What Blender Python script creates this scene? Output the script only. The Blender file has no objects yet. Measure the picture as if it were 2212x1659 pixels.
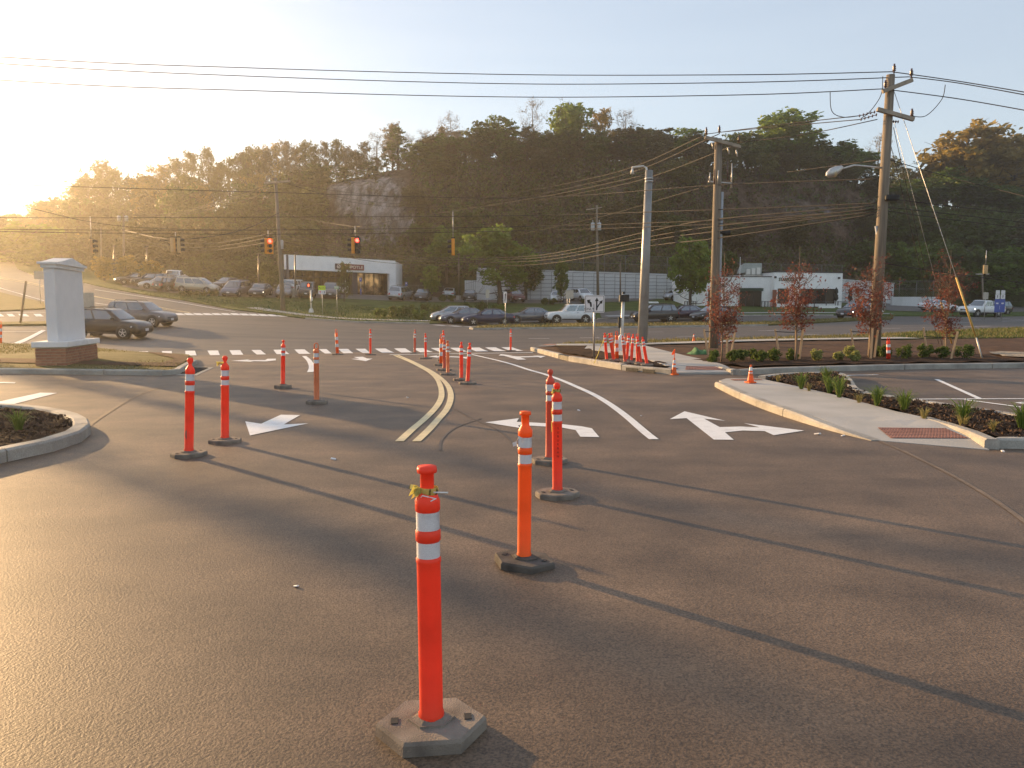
import bpy, bmesh, math, random
import numpy as np
from mathutils import Vector, Matrix, Euler
from mathutils.geometry import delaunay_2d_cdt

rnd = random.Random(7)
scene = bpy.context.scene
col = scene.collection
R = math.radians

# ------------------------------------------------------------------ camera, sky, sun, exposure
CAM_H = 1.65
F = 1661.0                      # focal length in units of a 2212 x 1659 picture
HOR = 666.0                     # row of the level horizon
PITCH = math.atan((829.5 - HOR) / F)
cam_d = bpy.data.cameras.new('camera')
cam = bpy.data.objects.new('camera', cam_d)
col.objects.link(cam)
cam.location = (0, 0, CAM_H)
cam.rotation_euler = (math.pi / 2 - PITCH, 0, 0)
cam_d.sensor_width = 36
cam_d.lens = F / 2212 * 36
cam_d.clip_start = 0.05
cam_d.clip_end = 3000
scene.camera = cam

SUN_AZ = R(47.0)                # to the left of the view axis
SUN_EL = R(11.0)
world = bpy.data.worlds.new('World')
scene.world = world
world.use_nodes = True
wn = world.node_tree
wn.nodes.clear()
def wnode(t, **kw):
    n = wn.nodes.new(t)
    for k, v in kw.items(): setattr(n, k, v)
    return n
w_out = wnode('ShaderNodeOutputWorld')
w_bg = wnode('ShaderNodeBackground')
w_sky = wnode('ShaderNodeTexSky', sky_type='NISHITA', sun_disc=False)
w_sky.sun_elevation = SUN_EL
w_sky.sun_rotation = -SUN_AZ
w_sky.air_density = 1.0
w_sky.dust_density = 0.6
w_sky.ozone_density = 1.0
w_sky.altitude = 20
w_bg.inputs['Strength'].default_value = 0.122
# thin high cloud
w_tc = wnode('ShaderNodeTexCoord')
w_map = wnode('ShaderNodeMapping')
w_map.inputs['Scale'].default_value = (1.2, 1.2, 9.0)
w_map.inputs['Rotation'].default_value = (0.1, 0.12, 0)
w_noise = wnode('ShaderNodeTexNoise')
w_noise.inputs['Scale'].default_value = 1.7
w_noise.inputs['Detail'].default_value = 7
w_noise.inputs['Roughness'].default_value = 0.62
w_ramp = wnode('ShaderNodeValToRGB')
w_ramp.color_ramp.elements[0].position = 0.40
w_ramp.color_ramp.elements[1].position = 0.75
w_ramp.color_ramp.elements[0].color = (0, 0, 0, 1)
w_ramp.color_ramp.elements[1].color = (0.55, 0.55, 0.55, 1)
w_lum = wnode('ShaderNodeMix', data_type='RGBA', blend_type='MULTIPLY')
w_lum.inputs['Factor'].default_value = 1.0
w_lum.inputs[7].default_value = (1.3, 1.2, 1.12, 1)
w_mix = wnode('ShaderNodeMix', data_type='RGBA')
L = wn.links.new
L(w_tc.outputs['Generated'], w_map.inputs['Vector'])
L(w_map.outputs['Vector'], w_noise.inputs['Vector'])
L(w_noise.outputs['Fac'], w_ramp.inputs['Fac'])
L(w_sky.outputs['Color'], w_lum.inputs[6])
L(w_sky.outputs['Color'], w_mix.inputs[6])
L(w_lum.outputs[2], w_mix.inputs[7])
L(w_ramp.outputs['Color'], w_mix.inputs['Factor'])
w_veil = wnode('ShaderNodeMix', data_type='RGBA')      # an even high veil of thin cloud
w_veil.inputs['Factor'].default_value = 0.55
w_veil.inputs[7].default_value = (2.55, 2.75, 3.15, 1)
L(w_mix.outputs[2], w_veil.inputs[6])
L(w_veil.outputs[2], w_bg.inputs['Color'])
L(w_bg.outputs['Background'], w_out.inputs['Surface'])

sun_d = bpy.data.lights.new('sun', 'SUN')
sun_d.energy = 5.0
sun_d.angle = R(0.55)
sun_d.color = (1.0, 0.63, 0.29)
sun = bpy.data.objects.new('sun', sun_d)
col.objects.link(sun)
to_sun = Vector((-math.sin(SUN_AZ) * math.cos(SUN_EL), math.cos(SUN_AZ) * math.cos(SUN_EL), math.sin(SUN_EL)))
sun.rotation_euler = to_sun.to_track_quat('Z', 'Y').to_euler()
sun.location = to_sun * 200

vs = scene.view_settings
vs.view_transform = 'Standard'
vs.look = 'None'
vs.exposure = 1.12
vs.gamma = 1.0
vs.use_curve_mapping = False
cy = scene.cycles
cy.use_denoising = True
cy.max_bounces = 6
cy.diffuse_bounces = 3
cy.glossy_bounces = 3
cy.transmission_bounces = 4
cy.transparent_max_bounces = 8
cy.volume_bounces = 0
cy.caustics_reflective = False
cy.caustics_refractive = False

# ------------------------------------------------------------------ materials
_mats = {}
def M(name, c, rough=0.6, var=0.12, scale=6.0, bump=0.0, metal=0.0, spec=0.4, c2=None, stretch=None, detail=5, emit=None, coat=0.0, trans=0.0, bscale=None, ramp=(0.35, 0.65), speck=None, mott=None):
    if name in _mats: return _mats[name]
    m = bpy.data.materials.new(name); m.use_nodes = True
    nt = m.node_tree; N = nt.nodes; K = nt.links.new
    b = N['Principled BSDF']
    b.inputs['Roughness'].default_value = rough
    b.inputs['Metallic'].default_value = metal
    b.inputs['Specular IOR Level'].default_value = spec
    if coat: b.inputs['Coat Weight'].default_value = coat; b.inputs['Coat Roughness'].default_value = 0.08
    tc = N.new('ShaderNodeTexCoord')
    vec = tc.outputs['Object']
    if stretch:
        mp = N.new('ShaderNodeMapping'); mp.inputs['Scale'].default_value = stretch
        K(vec, mp.inputs['Vector']); vec = mp.outputs['Vector']
    nz = N.new('ShaderNodeTexNoise'); nz.inputs['Scale'].default_value = scale; nz.inputs['Detail'].default_value = detail
    K(vec, nz.inputs['Vector'])
    rp = N.new('ShaderNodeValToRGB')
    a = c2 if c2 else tuple(v * (1 - var) for v in c)
    z = c if c2 else tuple(min(1, v * (1 + var)) for v in c)
    rp.color_ramp.elements[0].color = (*a, 1); rp.color_ramp.elements[1].color = (*z, 1)
    rp.color_ramp.elements[0].position = ramp[0]; rp.color_ramp.elements[1].position = ramp[1]
    K(nz.outputs['Fac'], rp.inputs['Fac'])
    colour = rp.outputs['Color']
    if speck:      # fine grain: (scale, low, high)
        n3 = N.new('ShaderNodeTexNoise'); n3.inputs['Scale'].default_value = speck[0]; n3.inputs['Detail'].default_value = 2
        K(tc.outputs['Object'], n3.inputs['Vector'])
        mr = N.new('ShaderNodeMapRange'); mr.inputs[1].default_value = 0.3; mr.inputs[2].default_value = 0.7
        mr.inputs[3].default_value = speck[1]; mr.inputs[4].default_value = speck[2]
        K(n3.outputs['Fac'], mr.inputs[0])
        mx = N.new('ShaderNodeMix'); mx.data_type = 'RGBA'; mx.blend_type = 'MULTIPLY'; mx.inputs['Factor'].default_value = 1
        K(colour, mx.inputs[6]); K(mr.outputs[0], mx.inputs[7]); colour = mx.outputs[2]
    if mott:       # broad worn patches: (scale, low, high, stretch)
        m4 = N.new('ShaderNodeMapping'); m4.inputs['Scale'].default_value = mott[3]; m4.inputs['Rotation'].default_value = (0, 0, 0.5); K(tc.outputs['Object'], m4.inputs['Vector'])
        n4 = N.new('ShaderNodeTexNoise'); n4.inputs['Scale'].default_value = mott[0]; n4.inputs['Detail'].default_value = 6; n4.inputs['Roughness'].default_value = 0.65; K(m4.outputs[0], n4.inputs['Vector'])
        r4 = N.new('ShaderNodeMapRange'); r4.inputs[1].default_value = 0.32; r4.inputs[2].default_value = 0.68; r4.inputs[3].default_value = mott[1]; r4.inputs[4].default_value = mott[2]; K(n4.outputs['Fac'], r4.inputs[0])
        x4 = N.new('ShaderNodeMix'); x4.data_type = 'RGBA'; x4.blend_type = 'MULTIPLY'; x4.inputs['Factor'].default_value = 1; K(colour, x4.inputs[6]); K(r4.outputs[0], x4.inputs[7]); colour = x4.outputs[2]
    K(colour, b.inputs['Base Color'])
    if bump:
        n2 = N.new('ShaderNodeTexNoise'); n2.inputs['Scale'].default_value = bscale or scale * 4; n2.inputs['Detail'].default_value = 4
        K(vec, n2.inputs['Vector'])
        bp = N.new('ShaderNodeBump'); bp.inputs['Strength'].default_value = bump; bp.inputs['Distance'].default_value = 0.02
        K(n2.outputs['Fac'], bp.inputs['Height']); K(bp.outputs['Normal'], b.inputs['Normal'])
    if emit:
        b.inputs['Emission Color'].default_value = (*emit[:3], 1); b.inputs['Emission Strength'].default_value = emit[3]
    if trans:
        tb = N.new('ShaderNodeBsdfTranslucent'); K(colour, tb.inputs['Color'])
        ms = N.new('ShaderNodeMixShader'); ms.inputs[0].default_value = trans
        K(b.outputs[0], ms.inputs[1]); K(tb.outputs[0], ms.inputs[2])
        K(ms.outputs[0], N['Material Output'].inputs['Surface'])
    _mats[name] = m
    return m

def leaf(name, c, c2, trans=0.45, scale=1.2):
    return M(name, c, rough=0.55, c2=c2, scale=scale, trans=trans, spec=0.25, detail=3)

# ------------------------------------------------------------------ mesh building
class MB:
    def __init__(s): s.v = []; s.f = []; s.mi = []; s.m = 0; s.sm = []; s.smooth = False
    def vert(s, p): s.v.append(tuple(p)); return len(s.v) - 1
    def face(s, idx): s.f.append(tuple(idx)); s.mi.append(s.m); s.sm.append(s.smooth)
    def poly(s, pts): s.face([s.vert(p) for p in pts])
    def box(s, c, d, rot=None, top=1.0):
        hx, hy, hz = d[0] / 2, d[1] / 2, d[2] / 2
        o = []
        for z in (-hz, hz):
            k = top if z > 0 else 1.0
            for x, y in ((-hx, -hy), (hx, -hy), (hx, hy), (-hx, hy)):
                p = Vector((x * k, y * k, z))
                if rot is not None: p = rot @ p
                o.append(s.vert(Vector(c) + p))
        for q in ((3, 2, 1, 0), (4, 5, 6, 7), (0, 1, 5, 4), (1, 2, 6, 5), (2, 3, 7, 6), (3, 0, 4, 7)):
            s.face([o[i] for i in q])
        return s
    def tube(s, pts, rad, n=6, cap=True):
        pts = [Vector(p) for p in pts]
        if not hasattr(rad, '__len__'): rad = [rad] * len(pts)
        rings = []
        for i, p in enumerate(pts):
            t = (pts[min(i + 1, len(pts) - 1)] - pts[max(i - 1, 0)])
            t = t.normalized() if t.length > 1e-9 else Vector((0, 0, 1))
            u = Vector((1, 0, 0)) if abs(t.x) < 0.9 else Vector((0, 1, 0))
            a = t.cross(u).normalized(); b = t.cross(a)
            rings.append([s.vert(p + (a * math.cos(2 * math.pi * k / n) + b * math.sin(2 * math.pi * k / n)) * rad[i]) for k in range(n)])
        sm = s.smooth; s.smooth = n > 4
        for r0, r1 in zip(rings, rings[1:]):
            for k in range(n): s.face((r0[k], r1[k], r1[(k + 1) % n], r0[(k + 1) % n]))
        s.smooth = False
        if cap: s.face(rings[0]); s.face(rings[-1][::-1])
        s.smooth = sm
        return s
    def lathe(s, prof, n=16, c=(0, 0, 0), rot=None, cap=True, smooth=True, ph=0.0, sx=1, sy=1):
        rings = []
        for r, z in prof:
            ring = []
            for k in range(n):
                a = 2 * math.pi * (k + ph) / n
                p = Vector((r * math.cos(a) * sx, r * math.sin(a) * sy, z))
                if rot is not None: p = rot @ p
                ring.append(s.vert(p + Vector(c)))
            rings.append(ring)
        sm = s.smooth; s.smooth = smooth
        for r0, r1 in zip(rings, rings[1:]):
            for k in range(n): s.face((r0[k], r0[(k + 1) % n], r1[(k + 1) % n], r1[k]))
        s.smooth = False
        if cap:
            if prof[0][0] > 1e-6: s.face(rings[0][::-1])
            if prof[-1][0] > 1e-6: s.face(rings[-1])
        s.smooth = sm
        return s
    def prism(s, pts, d):      # pts: planar outline, d: extrusion vector
        d = Vector(d); n = len(pts)
        a = [s.vert(p) for p in pts]; b = [s.vert(Vector(p) + d) for p in pts]
        s.face(a[::-1]); s.face(b)
        for i in range(n): j = (i + 1) % n; s.face((a[i], a[j], b[j], b[i]))
        return s
    def build(s, name, mats, parent=None, bevel=0, weld=False, fixn=True, shade=None):
        me = bpy.data.meshes.new(name)
        me.from_pydata(s.v, [], s.f)
        if not isinstance(mats, (list, tuple)): mats = [mats]
        for m in mats: me.materials.append(m)
        if len(mats) > 1: me.polygons.foreach_set('material_index', s.mi)
        if any(s.sm): me.polygons.foreach_set('use_smooth', s.sm)
        if weld or fixn or bevel:
            bm = bmesh.new(); bm.from_mesh(me)
            if weld: bmesh.ops.remove_doubles(bm, verts=bm.verts, dist=1e-4)
            if fixn and len(s.f) < 4000: bmesh.ops.recalc_face_normals(bm, faces=bm.faces)
            if bevel: bmesh.ops.bevel(bm, geom=list(bm.edges), offset=bevel, segments=1, affect='EDGES', profile=0.5, clamp_overlap=True)
            bm.to_mesh(me); bm.free()
        me.update()
        o = bpy.data.objects.new(name, me)
        col.objects.link(o)
        if parent is not None: o.parent = parent
        return o

def tag(o, label=None, cat=None, group=None, kind=None):
    if label: o['label'] = label
    if cat: o['category'] = cat
    if group: o['group'] = group
    if kind: o['kind'] = kind
    return o
def thing(name, label, cat, loc=(0, 0, 0), rz=0.0, group=None, kind=None):
    o = bpy.data.objects.new(name, None); col.objects.link(o)
    o.location = loc; o.rotation_euler = (0, 0, rz); o.empty_display_size = 0.2
    return tag(o, label, cat, group, kind)
def copy_tree(o, parent=None):
    c = o.copy(); col.objects.link(c); c.parent = parent
    for ch in list(o.children): copy_tree(ch, c)
    return c

# ------------------------------------------------------------------ terrain
FW = Vector((0, math.cos(PITCH), -math.sin(PITCH))); UP = Vector((0, math.sin(PITCH), math.cos(PITCH)))
def ray(px, py): return FW + Vector((1, 0, 0)) * ((px - 1106) / F) + UP * ((829.5 - py) / F)
def P(px, py, Y):
    d = ray(px, py); return Vector((0, 0, CAM_H)) + d * (Y / d.y)
_cp = [(727, 765, 31), (450, 768, 30.5), (1000, 762, 33), (1103, 757, 36), (1230, 702, 68), (1410, 697, 75), (1050, 705, 68), (300, 708, 49.5),
       (270, 735, 42), (60, 738, 40), (500, 682, 67), (300, 682, 64), (40, 682, 62), (620, 688, 70), (425, 632, 94), (300, 622, 98), (510, 640, 92), (640, 642, 95), (740, 644, 97), (863, 650, 100), (960, 651, 103),
       (1200, 655, 106), (1330, 650, 108), (700, 690, 74), (950, 700, 71), (1850, 665, 100), (1660, 663, 100), (1830, 692, 73), (2130, 686, 90), (2250, 676, 105),
       (240, 612, 100), (60, 590, 120), (20, 562, 150), (-200, 600, 105), (-200, 690, 55), (768, 636, 112), (623, 630, 104), (1000, 648, 116), (1500, 740, 36), (1700, 745, 34), (1900, 735, 38), (2200, 722, 44)]
_pts = []
for px, py, Y in _cp:
    p = P(px, py, Y); _pts.append((p.x, p.y, p.z))
for x in (-60, -30, -12, 0, 12, 30, 60):
    for y in (0, 12, 22): _pts.append((x, y, 0.0))
_pts += [(-20, 31, -0.15), (-40, 31, -0.1), (80, 60, 0.3), (-70, 60, 1.2)]
_pts = np.array(_pts)
def _U(r2): return np.where(r2 > 1e-12, r2 * np.log(np.maximum(r2, 1e-12)), 0.0)
_n = len(_pts)
_K = _U(((_pts[:, None, :2] - _pts[None, :, :2]) ** 2).sum(-1)) + np.eye(_n) * 60.0
_Pm = np.c_[np.ones(_n), _pts[:, :2]]
_A = np.zeros((_n + 3, _n + 3)); _A[:_n, :_n] = _K; _A[:_n, _n:] = _Pm; _A[_n:, :_n] = _Pm.T
_w = np.linalg.solve(_A, np.r_[_pts[:, 2], 0, 0, 0])
def TV(x, y):
    x = np.clip(np.asarray(x, float), -100, 90); y0 = np.asarray(y, float); y = np.clip(y0, -10, 152)
    r2 = (x[..., None] - _pts[:, 0]) ** 2 + (y[..., None] - _pts[:, 1]) ** 2
    z = _U(r2) @ _w[:_n] + _w[_n] + _w[_n + 1] * x + _w[_n + 2] * y
    t = np.clip((y - 17) / 12, 0, 1); t = t * t * (3 - 2 * t)
    return z * t
def T(x, y): return float(TV(np.array([x]), np.array([y]))[0])
def G(px, py, dz=0.0):          # where the sight line meets the terrain
    d = ray(px, py); o = Vector((0, 0, CAM_H))
    k = np.linspace(0, 1, 700) ** 2 * 190 + 1.2
    s = k / d.y
    z = CAM_H + d.z * s
    h = TV(d.x * s, k) + dz
    i = int(np.argmax(z < h))
    if not (z < h).any(): i = len(k) - 1
    a, b = (k[i - 1], k[i]) if i > 0 else (k[0] * .5, k[0])
    for _ in range(18):
        m = (a + b) / 2; q = o + d * (m / d.y)
        if q.z < T(q.x, q.y) + dz: b = m
        else: a = m
    q = o + d * (b / d.y)
    return Vector((q.x, q.y, T(q.x, q.y)))

def resample(pts, step, closed=False):
    out = []; n = len(pts)
    for i in range(n if closed else n - 1):
        a, b = Vector(pts[i][:2]), Vector(pts[(i + 1) % n][:2]); k = max(1, int((b - a).length / step))
        for j in range(k): out.append(a.lerp(b, j / k))
    if not closed: out.append(Vector(pts[-1][:2]))
    return out
def catmull(pts, k=6):
    pts = [Vector(p) for p in pts]; out = []
    for i in range(len(pts) - 1):
        p0 = pts[max(i - 1, 0)]; p1 = pts[i]; p2 = pts[i + 1]; p3 = pts[min(i + 2, len(pts) - 1)]
        for j in range(k):
            t = j / k
            out.append(0.5 * ((2 * p1) + (p2 - p0) * t + (2 * p0 - 5 * p1 + 4 * p2 - p3) * t * t + (3 * p1 - p0 - 3 * p2 + p3) * t ** 3))
    out.append(pts[-1]); return out
def drape(name, outline, dz, mat, step=2.0, skirt=0.0, kind='structure', parent=None, rough=0.0, fn=None):
    """a sheet over the terrain inside a plan outline (world x, y)"""
    b = resample(outline, step, True)
    xs = [p.x for p in b]; ys = [p.y for p in b]
    pts = [p.copy() for p in b]
    nb = len(b)
    x0, x1, y0, y1 = min(xs), max(xs), min(ys), max(ys)
    gx = np.arange(math.ceil(x0 / step), math.floor(x1 / step) + 1) * step; gy = np.arange(math.ceil(y0 / step), math.floor(y1 / step) + 1) * step
    for x in gx:
        for y in gy: pts.append(Vector((x + 1e-3 * (hash((x, y)) % 7), y)))
    r = delaunay_2d_cdt(pts, [], [list(range(nb))], 1, 1e-5)
    vs_, fs_ = r[0], r[2]
    used = sorted({i for f in fs_ for i in f}); mp = {i: k for k, i in enumerate(used)}
    X = np.array([vs_[i].x for i in used]); Yv = np.array([vs_[i].y for i in used])
    Z = TV(X, Yv) + dz
    if fn is not None: Z = Z + fn(X, Yv)
    mb = MB(); mb.v = list(zip(X.tolist(), Yv.tolist(), Z.tolist()))
    for f in fs_:
        f = [mp[i] for i in f]
        a, c, d_ = (Vector(mb.v[i]) for i in f[:3])
        if (c - a).cross(d_ - a).z < 0: f = f[::-1]
        mb.face(f)
    if skirt:
        ec = {}
        for f in mb.f:
            for i in range(len(f)):
                e = (f[i], f[(i + 1) % len(f)]); ec[e] = 1
        for (a, c) in list(ec):
            if (c, a) not in ec:
                pa, pc = mb.v[a], mb.v[c]
                ia = mb.vert((pa[0], pa[1], pa[2] - skirt)); ic = mb.vert((pc[0], pc[1], pc[2] - skirt))
                mb.face((c, a, ia, ic))
    mb.smooth = False
    o = mb.build(name, mat, parent, fixn=False)
    if parent is None: tag(o, kind=kind)
    return o
def px_outline(pts, dz=0.0): return [G(x, y, dz) for x, y in pts]
def mark(name, pts, mat, dz=None, step=0.8):       # painted marking from ground points
    w = [G(x, y) for x, y in pts]
    d = sum(p.y for p in w) / len(w)
    return drape(name, w, (0.010 + 0.00022 * d) if dz is None else dz, mat, step=step)
def ribbon(name, path, width, dz, mat, k=6, world_pts=False, kind='structure', parent=None):
    w = [Vector(p[:2]) for p in path] if world_pts else [G(x, y).to_2d() for x, y in path]
    c = catmull([p.to_3d() for p in w], k); mb = MB(); prev = None
    for i, p in enumerate(c):
        t = (c[min(i + 1, len(c) - 1)] - c[max(i - 1, 0)]).normalized(); nrm = Vector((-t.y, t.x, 0)) * width / 2
        l, r = p + nrm, p - nrm
        dd = dz + 0.00022 * p.y
        a = mb.vert((l.x, l.y, T(l.x, l.y) + dd)); b = mb.vert((r.x, r.y, T(r.x, r.y) + dd))
        if prev: mb.face((prev[0], prev[1], b, a))
        prev = (a, b)
    o = mb.build(name, mat, parent, fixn=False)
    if parent is None: tag(o, kind=kind)
    return o
def ground_at(x, y, dz=0.0): return Vector((x, y, T(x, y) + dz))
# ------------------------------------------------------------------ surface materials
m_asphalt = M('driveway_asphalt', (0.175, 0.118, 0.074), rough=0.6, c2=(0.088, 0.060, 0.039), scale=1.3, detail=10, bump=0.26, bscale=95, spec=0.42, speck=(95, 0.5, 1.5), ramp=(0.3, 0.72), mott=(0.45, 0.66, 1.22, (0.35, 1.5, 1)))
m_road = M('road_asphalt', (0.108, 0.086, 0.068), rough=0.55, c2=(0.068, 0.055, 0.045), scale=0.35, detail=7, bump=0.4, bscale=50, spec=0.4, stretch=(0.5, 1.6, 1), speck=(90, 0.7, 1.25), mott=(0.4, 0.75, 1.15, (0.2, 1.8, 1)))
m_lot = M('parking_lot_asphalt', (0.11, 0.10, 0.092), rough=0.75, var=0.15, scale=0.4, bump=0.2, spec=0.3)
m_white = M('white_road_paint', (0.80, 0.80, 0.79), rough=0.55, c2=(0.66, 0.65, 0.64), scale=5, bump=0.15, bscale=60, ramp=(0.25, 0.5), speck=(120, 0.86, 1.06))
m_yellow = M('yellow_road_paint', (0.70, 0.58, 0.34), rough=0.55, var=0.1, scale=6, bump=0.15, bscale=60, speck=(120, 0.86, 1.08))
m_concrete = M('kerb_concrete', (0.46, 0.43, 0.38), rough=0.8, c2=(0.34, 0.32, 0.285), scale=2.2, bump=0.25, bscale=30, spec=0.3, speck=(70, 0.82, 1.12), mott=(1.1, 0.72, 1.12, (1, 1, 1)))
m_walk = M('sidewalk_concrete', (0.44, 0.425, 0.40), rough=0.85, c2=(0.37, 0.36, 0.335), scale=1.2, bump=0.2, bscale=40, spec=0.25, speck=(90, 0.9, 1.08))
m_grass = M('lawn_grass', (0.085, 0.115, 0.028), rough=0.9, c2=(0.048, 0.070, 0.020), scale=0.5, bump=0.6, bscale=14, spec=0.1, detail=9, speck=(14, 0.65, 1.35))
m_dry = M('dry_grass', (0.15, 0.13, 0.055), rough=0.9, c2=(0.10, 0.095, 0.035), scale=1.6, bump=0.6, bscale=18, spec=0.1, detail=8, speck=(24, 0.65, 1.3))
m_mulch = M('bark_mulch', (0.080, 0.047, 0.030), rough=0.95, c2=(0.036, 0.023, 0.016), scale=9, bump=1.0, bscale=38, spec=0.1, detail=8, stretch=(1, 1.8, 1), speck=(45, 0.55, 1.5))
m_soil = M('topsoil', (0.125, 0.075, 0.050), rough=0.95, c2=(0.085, 0.052, 0.035), scale=3, bump=0.8, bscale=22, spec=0.1, detail=8, speck=(28, 0.7, 1.3))
m_gravel = M('gravel', (0.42, 0.36, 0.28), rough=0.95, c2=(0.24, 0.2, 0.16), scale=20, bump=0.9, bscale=40, spec=0.1)
m_tactile = M('tactile_red', (0.33, 0.165, 0.125), rough=0.8, var=0.12, scale=6, spec=0.25)
m_earth = M('field_ground', (0.075, 0.085, 0.030), rough=0.95, c2=(0.07, 0.05, 0.03), scale=0.3, spec=0.1)
m_black = M('black_rubber', (0.018, 0.018, 0.018), rough=0.7, var=0.2, scale=12)
m_dark_iron = M('cast_iron', (0.05, 0.048, 0.045), rough=0.6, var=0.3, scale=14, metal=0.5)

# ------------------------------------------------------------------ ground sheets
GX, GY = 340, 330
mb = MB()
xs = np.concatenate([np.linspace(-GX, -110, 16), np.arange(-105, 100, 5.0), np.linspace(105, GX, 16)]); ys = np.concatenate([np.linspace(-60, -15, 5), np.arange(-10, 155, 5.0), np.linspace(160, GY, 12)])
gx, gy = np.meshgrid(xs, ys)
gz = TV(gx, gy) - 0.12
gz = np.where((gy > -11) & (gy < 76) & (np.abs(gx) < 75), gz - 0.15, gz)
mb.v = list(zip(gx.ravel().tolist(), gy.ravel().tolist(), gz.ravel().tolist()))
nx = len(xs)
for j in range(len(ys) - 1):
    for i in range(nx - 1): mb.face((j * nx + i, j * nx + i + 1, (j + 1) * nx + i + 1, (j + 1) * nx + i))
tag(mb.build('ground', m_earth, fixn=False), kind='structure')

far_lawn_px = [(30, 566), (38, 581), (72, 594), (130, 602), (205, 617), (250, 626), (329, 640), (389, 648), (448, 659), (508, 670), (552, 675), (612, 683), (660, 689), (760, 696), (818, 697.5), (928, 699.5),
               (1100, 694), (1290, 689), (1480, 684), (1659, 681.5), (1800, 681.5), (1924, 683.5), (2050, 684), (2212, 683), (2330, 682)]
lawn_front = px_outline(far_lawn_px)
road_out = [(-75, -11), (75, -11), (75, 60)] + [(p.x + 6 * 0.3, p.y + 4) for p in lawn_front[::-1]] + [tuple(G(-20, 552)[:2]), tuple(G(-60, 590)[:2]), tuple(G(-140, 640)[:2]), (-75, 62)]
drape('road', road_out, 0.0, m_road, step=1.6)
drive_px = [(-30, 752), (207, 757), (300, 768.5), (420, 768), (700, 762), (1000, 757.5), (1140, 754), (1200, 757), (1400, 752), (1700, 770), (2300, 770)]
drive = [(-42, -11), (42, -11)] + [tuple(G(x, y)[:2]) for x, y in drive_px[::-1]]
drape('driveway', drive, 0.006, m_asphalt, step=1.0)
lawn_out = [tuple(p[:2]) for p in lawn_front] + [(90, 120), (90, 135), (-20, 138), (-60, 138), (-90, 160), (-104, 160)]
drape('lawn', lawn_out, 0.10, m_grass, step=2.2, skirt=0.35)
lot_px = [(262, 619), (330, 630), (390, 635), (470, 639), (490, 641.5), (600, 643.5), (740, 645.5), (840, 650), (930, 653), (1040, 653.5), (1130, 656), (1240, 656), (1340, 652), (1420, 649)]
lot = [tuple(G(x, y, 0.1)[:2]) for x, y in lot_px]
drape('parking_lot', lot + [(20, 120), (-20, 124), (-44, 120), (-54, 112)], 0.15, m_lot, step=2.2)
lot2 = [tuple(G(x, y, 0.1)[:2]) for x, y in ((1924, 672), (2000, 674), (2080, 675), (2212, 674), (2330, 672))]
drape('parking_lot', lot2 + [(88, 122), (52, 122)], 0.15, m_lot, step=2.2)
drape('parking_aisle', [tuple(G(x, y, 0.1)[:2]) for x, y in ((1295, 676), (1340, 671), (1400, 673), (1360, 686.5), (1300, 687.5))], 0.14, m_lot, step=2)
# far pavement beside the lawn
ribbon('far_sidewalk', [(545, 667), (600, 675.5), (660, 683), (760, 691.5), (850, 694.5), (930, 696)], 1.6, 0.125, m_walk)
ribbon('far_sidewalk', [(1310, 685.5), (1480, 681), (1659, 678), (1924, 680)], 1.3, 0.125, m_walk)

def kerb(name, path, height=0.13, width=0.18, seg=3.0, mat=None, px=True, heights=None, closed=False, dz=0.0):
    """a row of kerb stones along a path, each its own piece"""
    w = [G(x, y) for x, y in path] if px else [Vector((p[0], p[1], 0)) for p in path]
    c = catmull([Vector((p.x, p.y, 0)) for p in w], 5)
    cum = [0]
    for a, b in zip(c, c[1:]): cum.append(cum[-1] + (b - a).length)
    n = max(1, round(cum[-1] / seg)); Ls = cum[-1] / n
    def at(s):
        s = min(max(s, 0), cum[-1]); i = 0
        while i < len(cum) - 2 and cum[i + 1] < s: i += 1
        t = (s - cum[i]) / max(1e-9, cum[i + 1] - cum[i]); p = c[i].lerp(c[i + 1], t); d = (c[i + 1] - c[i]).normalized()
        return p, d
    root = thing(name, None, None, kind='structure')
    for k in range(n):
        b = MB(); s0, s1 = k * Ls + 0.011, (k + 1) * Ls - 0.011; m = max(2, int((s1 - s0) / 0.5) + 1); rows = []
        for j in range(m):
            s = s0 + (s1 - s0) * j / (m - 1); p, d = at(s); nrm = Vector((-d.y, d.x, 0))
            h = height if heights is None else np.interp(s / cum[-1], [q[0] for q in heights], [q[1] for q in heights])
            z = T(p.x, p.y) + dz; e = min(0.025, h * .3)
            rows.append([b.vert((p + nrm * o).to_tuple()[:2] + (z + zz,)) for o, zz in ((-width / 2, -0.12), (-width / 2, h - e), (-width / 2 + e, h), (width / 2 - e, h), (width / 2, h - e), (width / 2, -0.12))])
        for r0, r1 in zip(rows, rows[1:]):
            for q in range(5): b.face((r0[q], r0[q + 1], r1[q + 1], r1[q]))
        b.face(rows[0]); b.face(rows[-1][::-1])
        b.build('kerb_stone', mat or m_concrete, root)
    return root

# ---- left island with the monument
isl_l = [(-260, 805), (-100, 806), (0, 807), (120, 808.5), (225, 810), (330, 811), (375, 811), (392, 802), (420, 786)]
kerb('kerb', isl_l, heights=[(0, 0.14), (0.9, 0.14), (1, 0.12)])
isl_top = [(x, y - 2.0) for x, y in isl_l[:-1]] + [(417, 783), (408, 777), (300, 767), (207, 756), (100, 748.5), (0, 746), (-260, 742)]
def mound(X, Y): return 0.12 * np.exp(-((X + 13.9) ** 2 + (Y - 25) ** 2) / 18)
drape('island_grass', px_outline(isl_top), 0.11, m_dry, step=0.8, skirt=0.2, fn=mound)
soil_l = [(-260, 796), (0, 797), (225, 800), (380, 802.5), (405, 790), (408, 781), (300, 769.5), (340, 780), (380, 787), (350, 795), (225, 794), (0, 789), (-260, 787)]
drape('island_soil', px_outline(soil_l), 0.135, m_soil, step=0.8, fn=mound)
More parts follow.
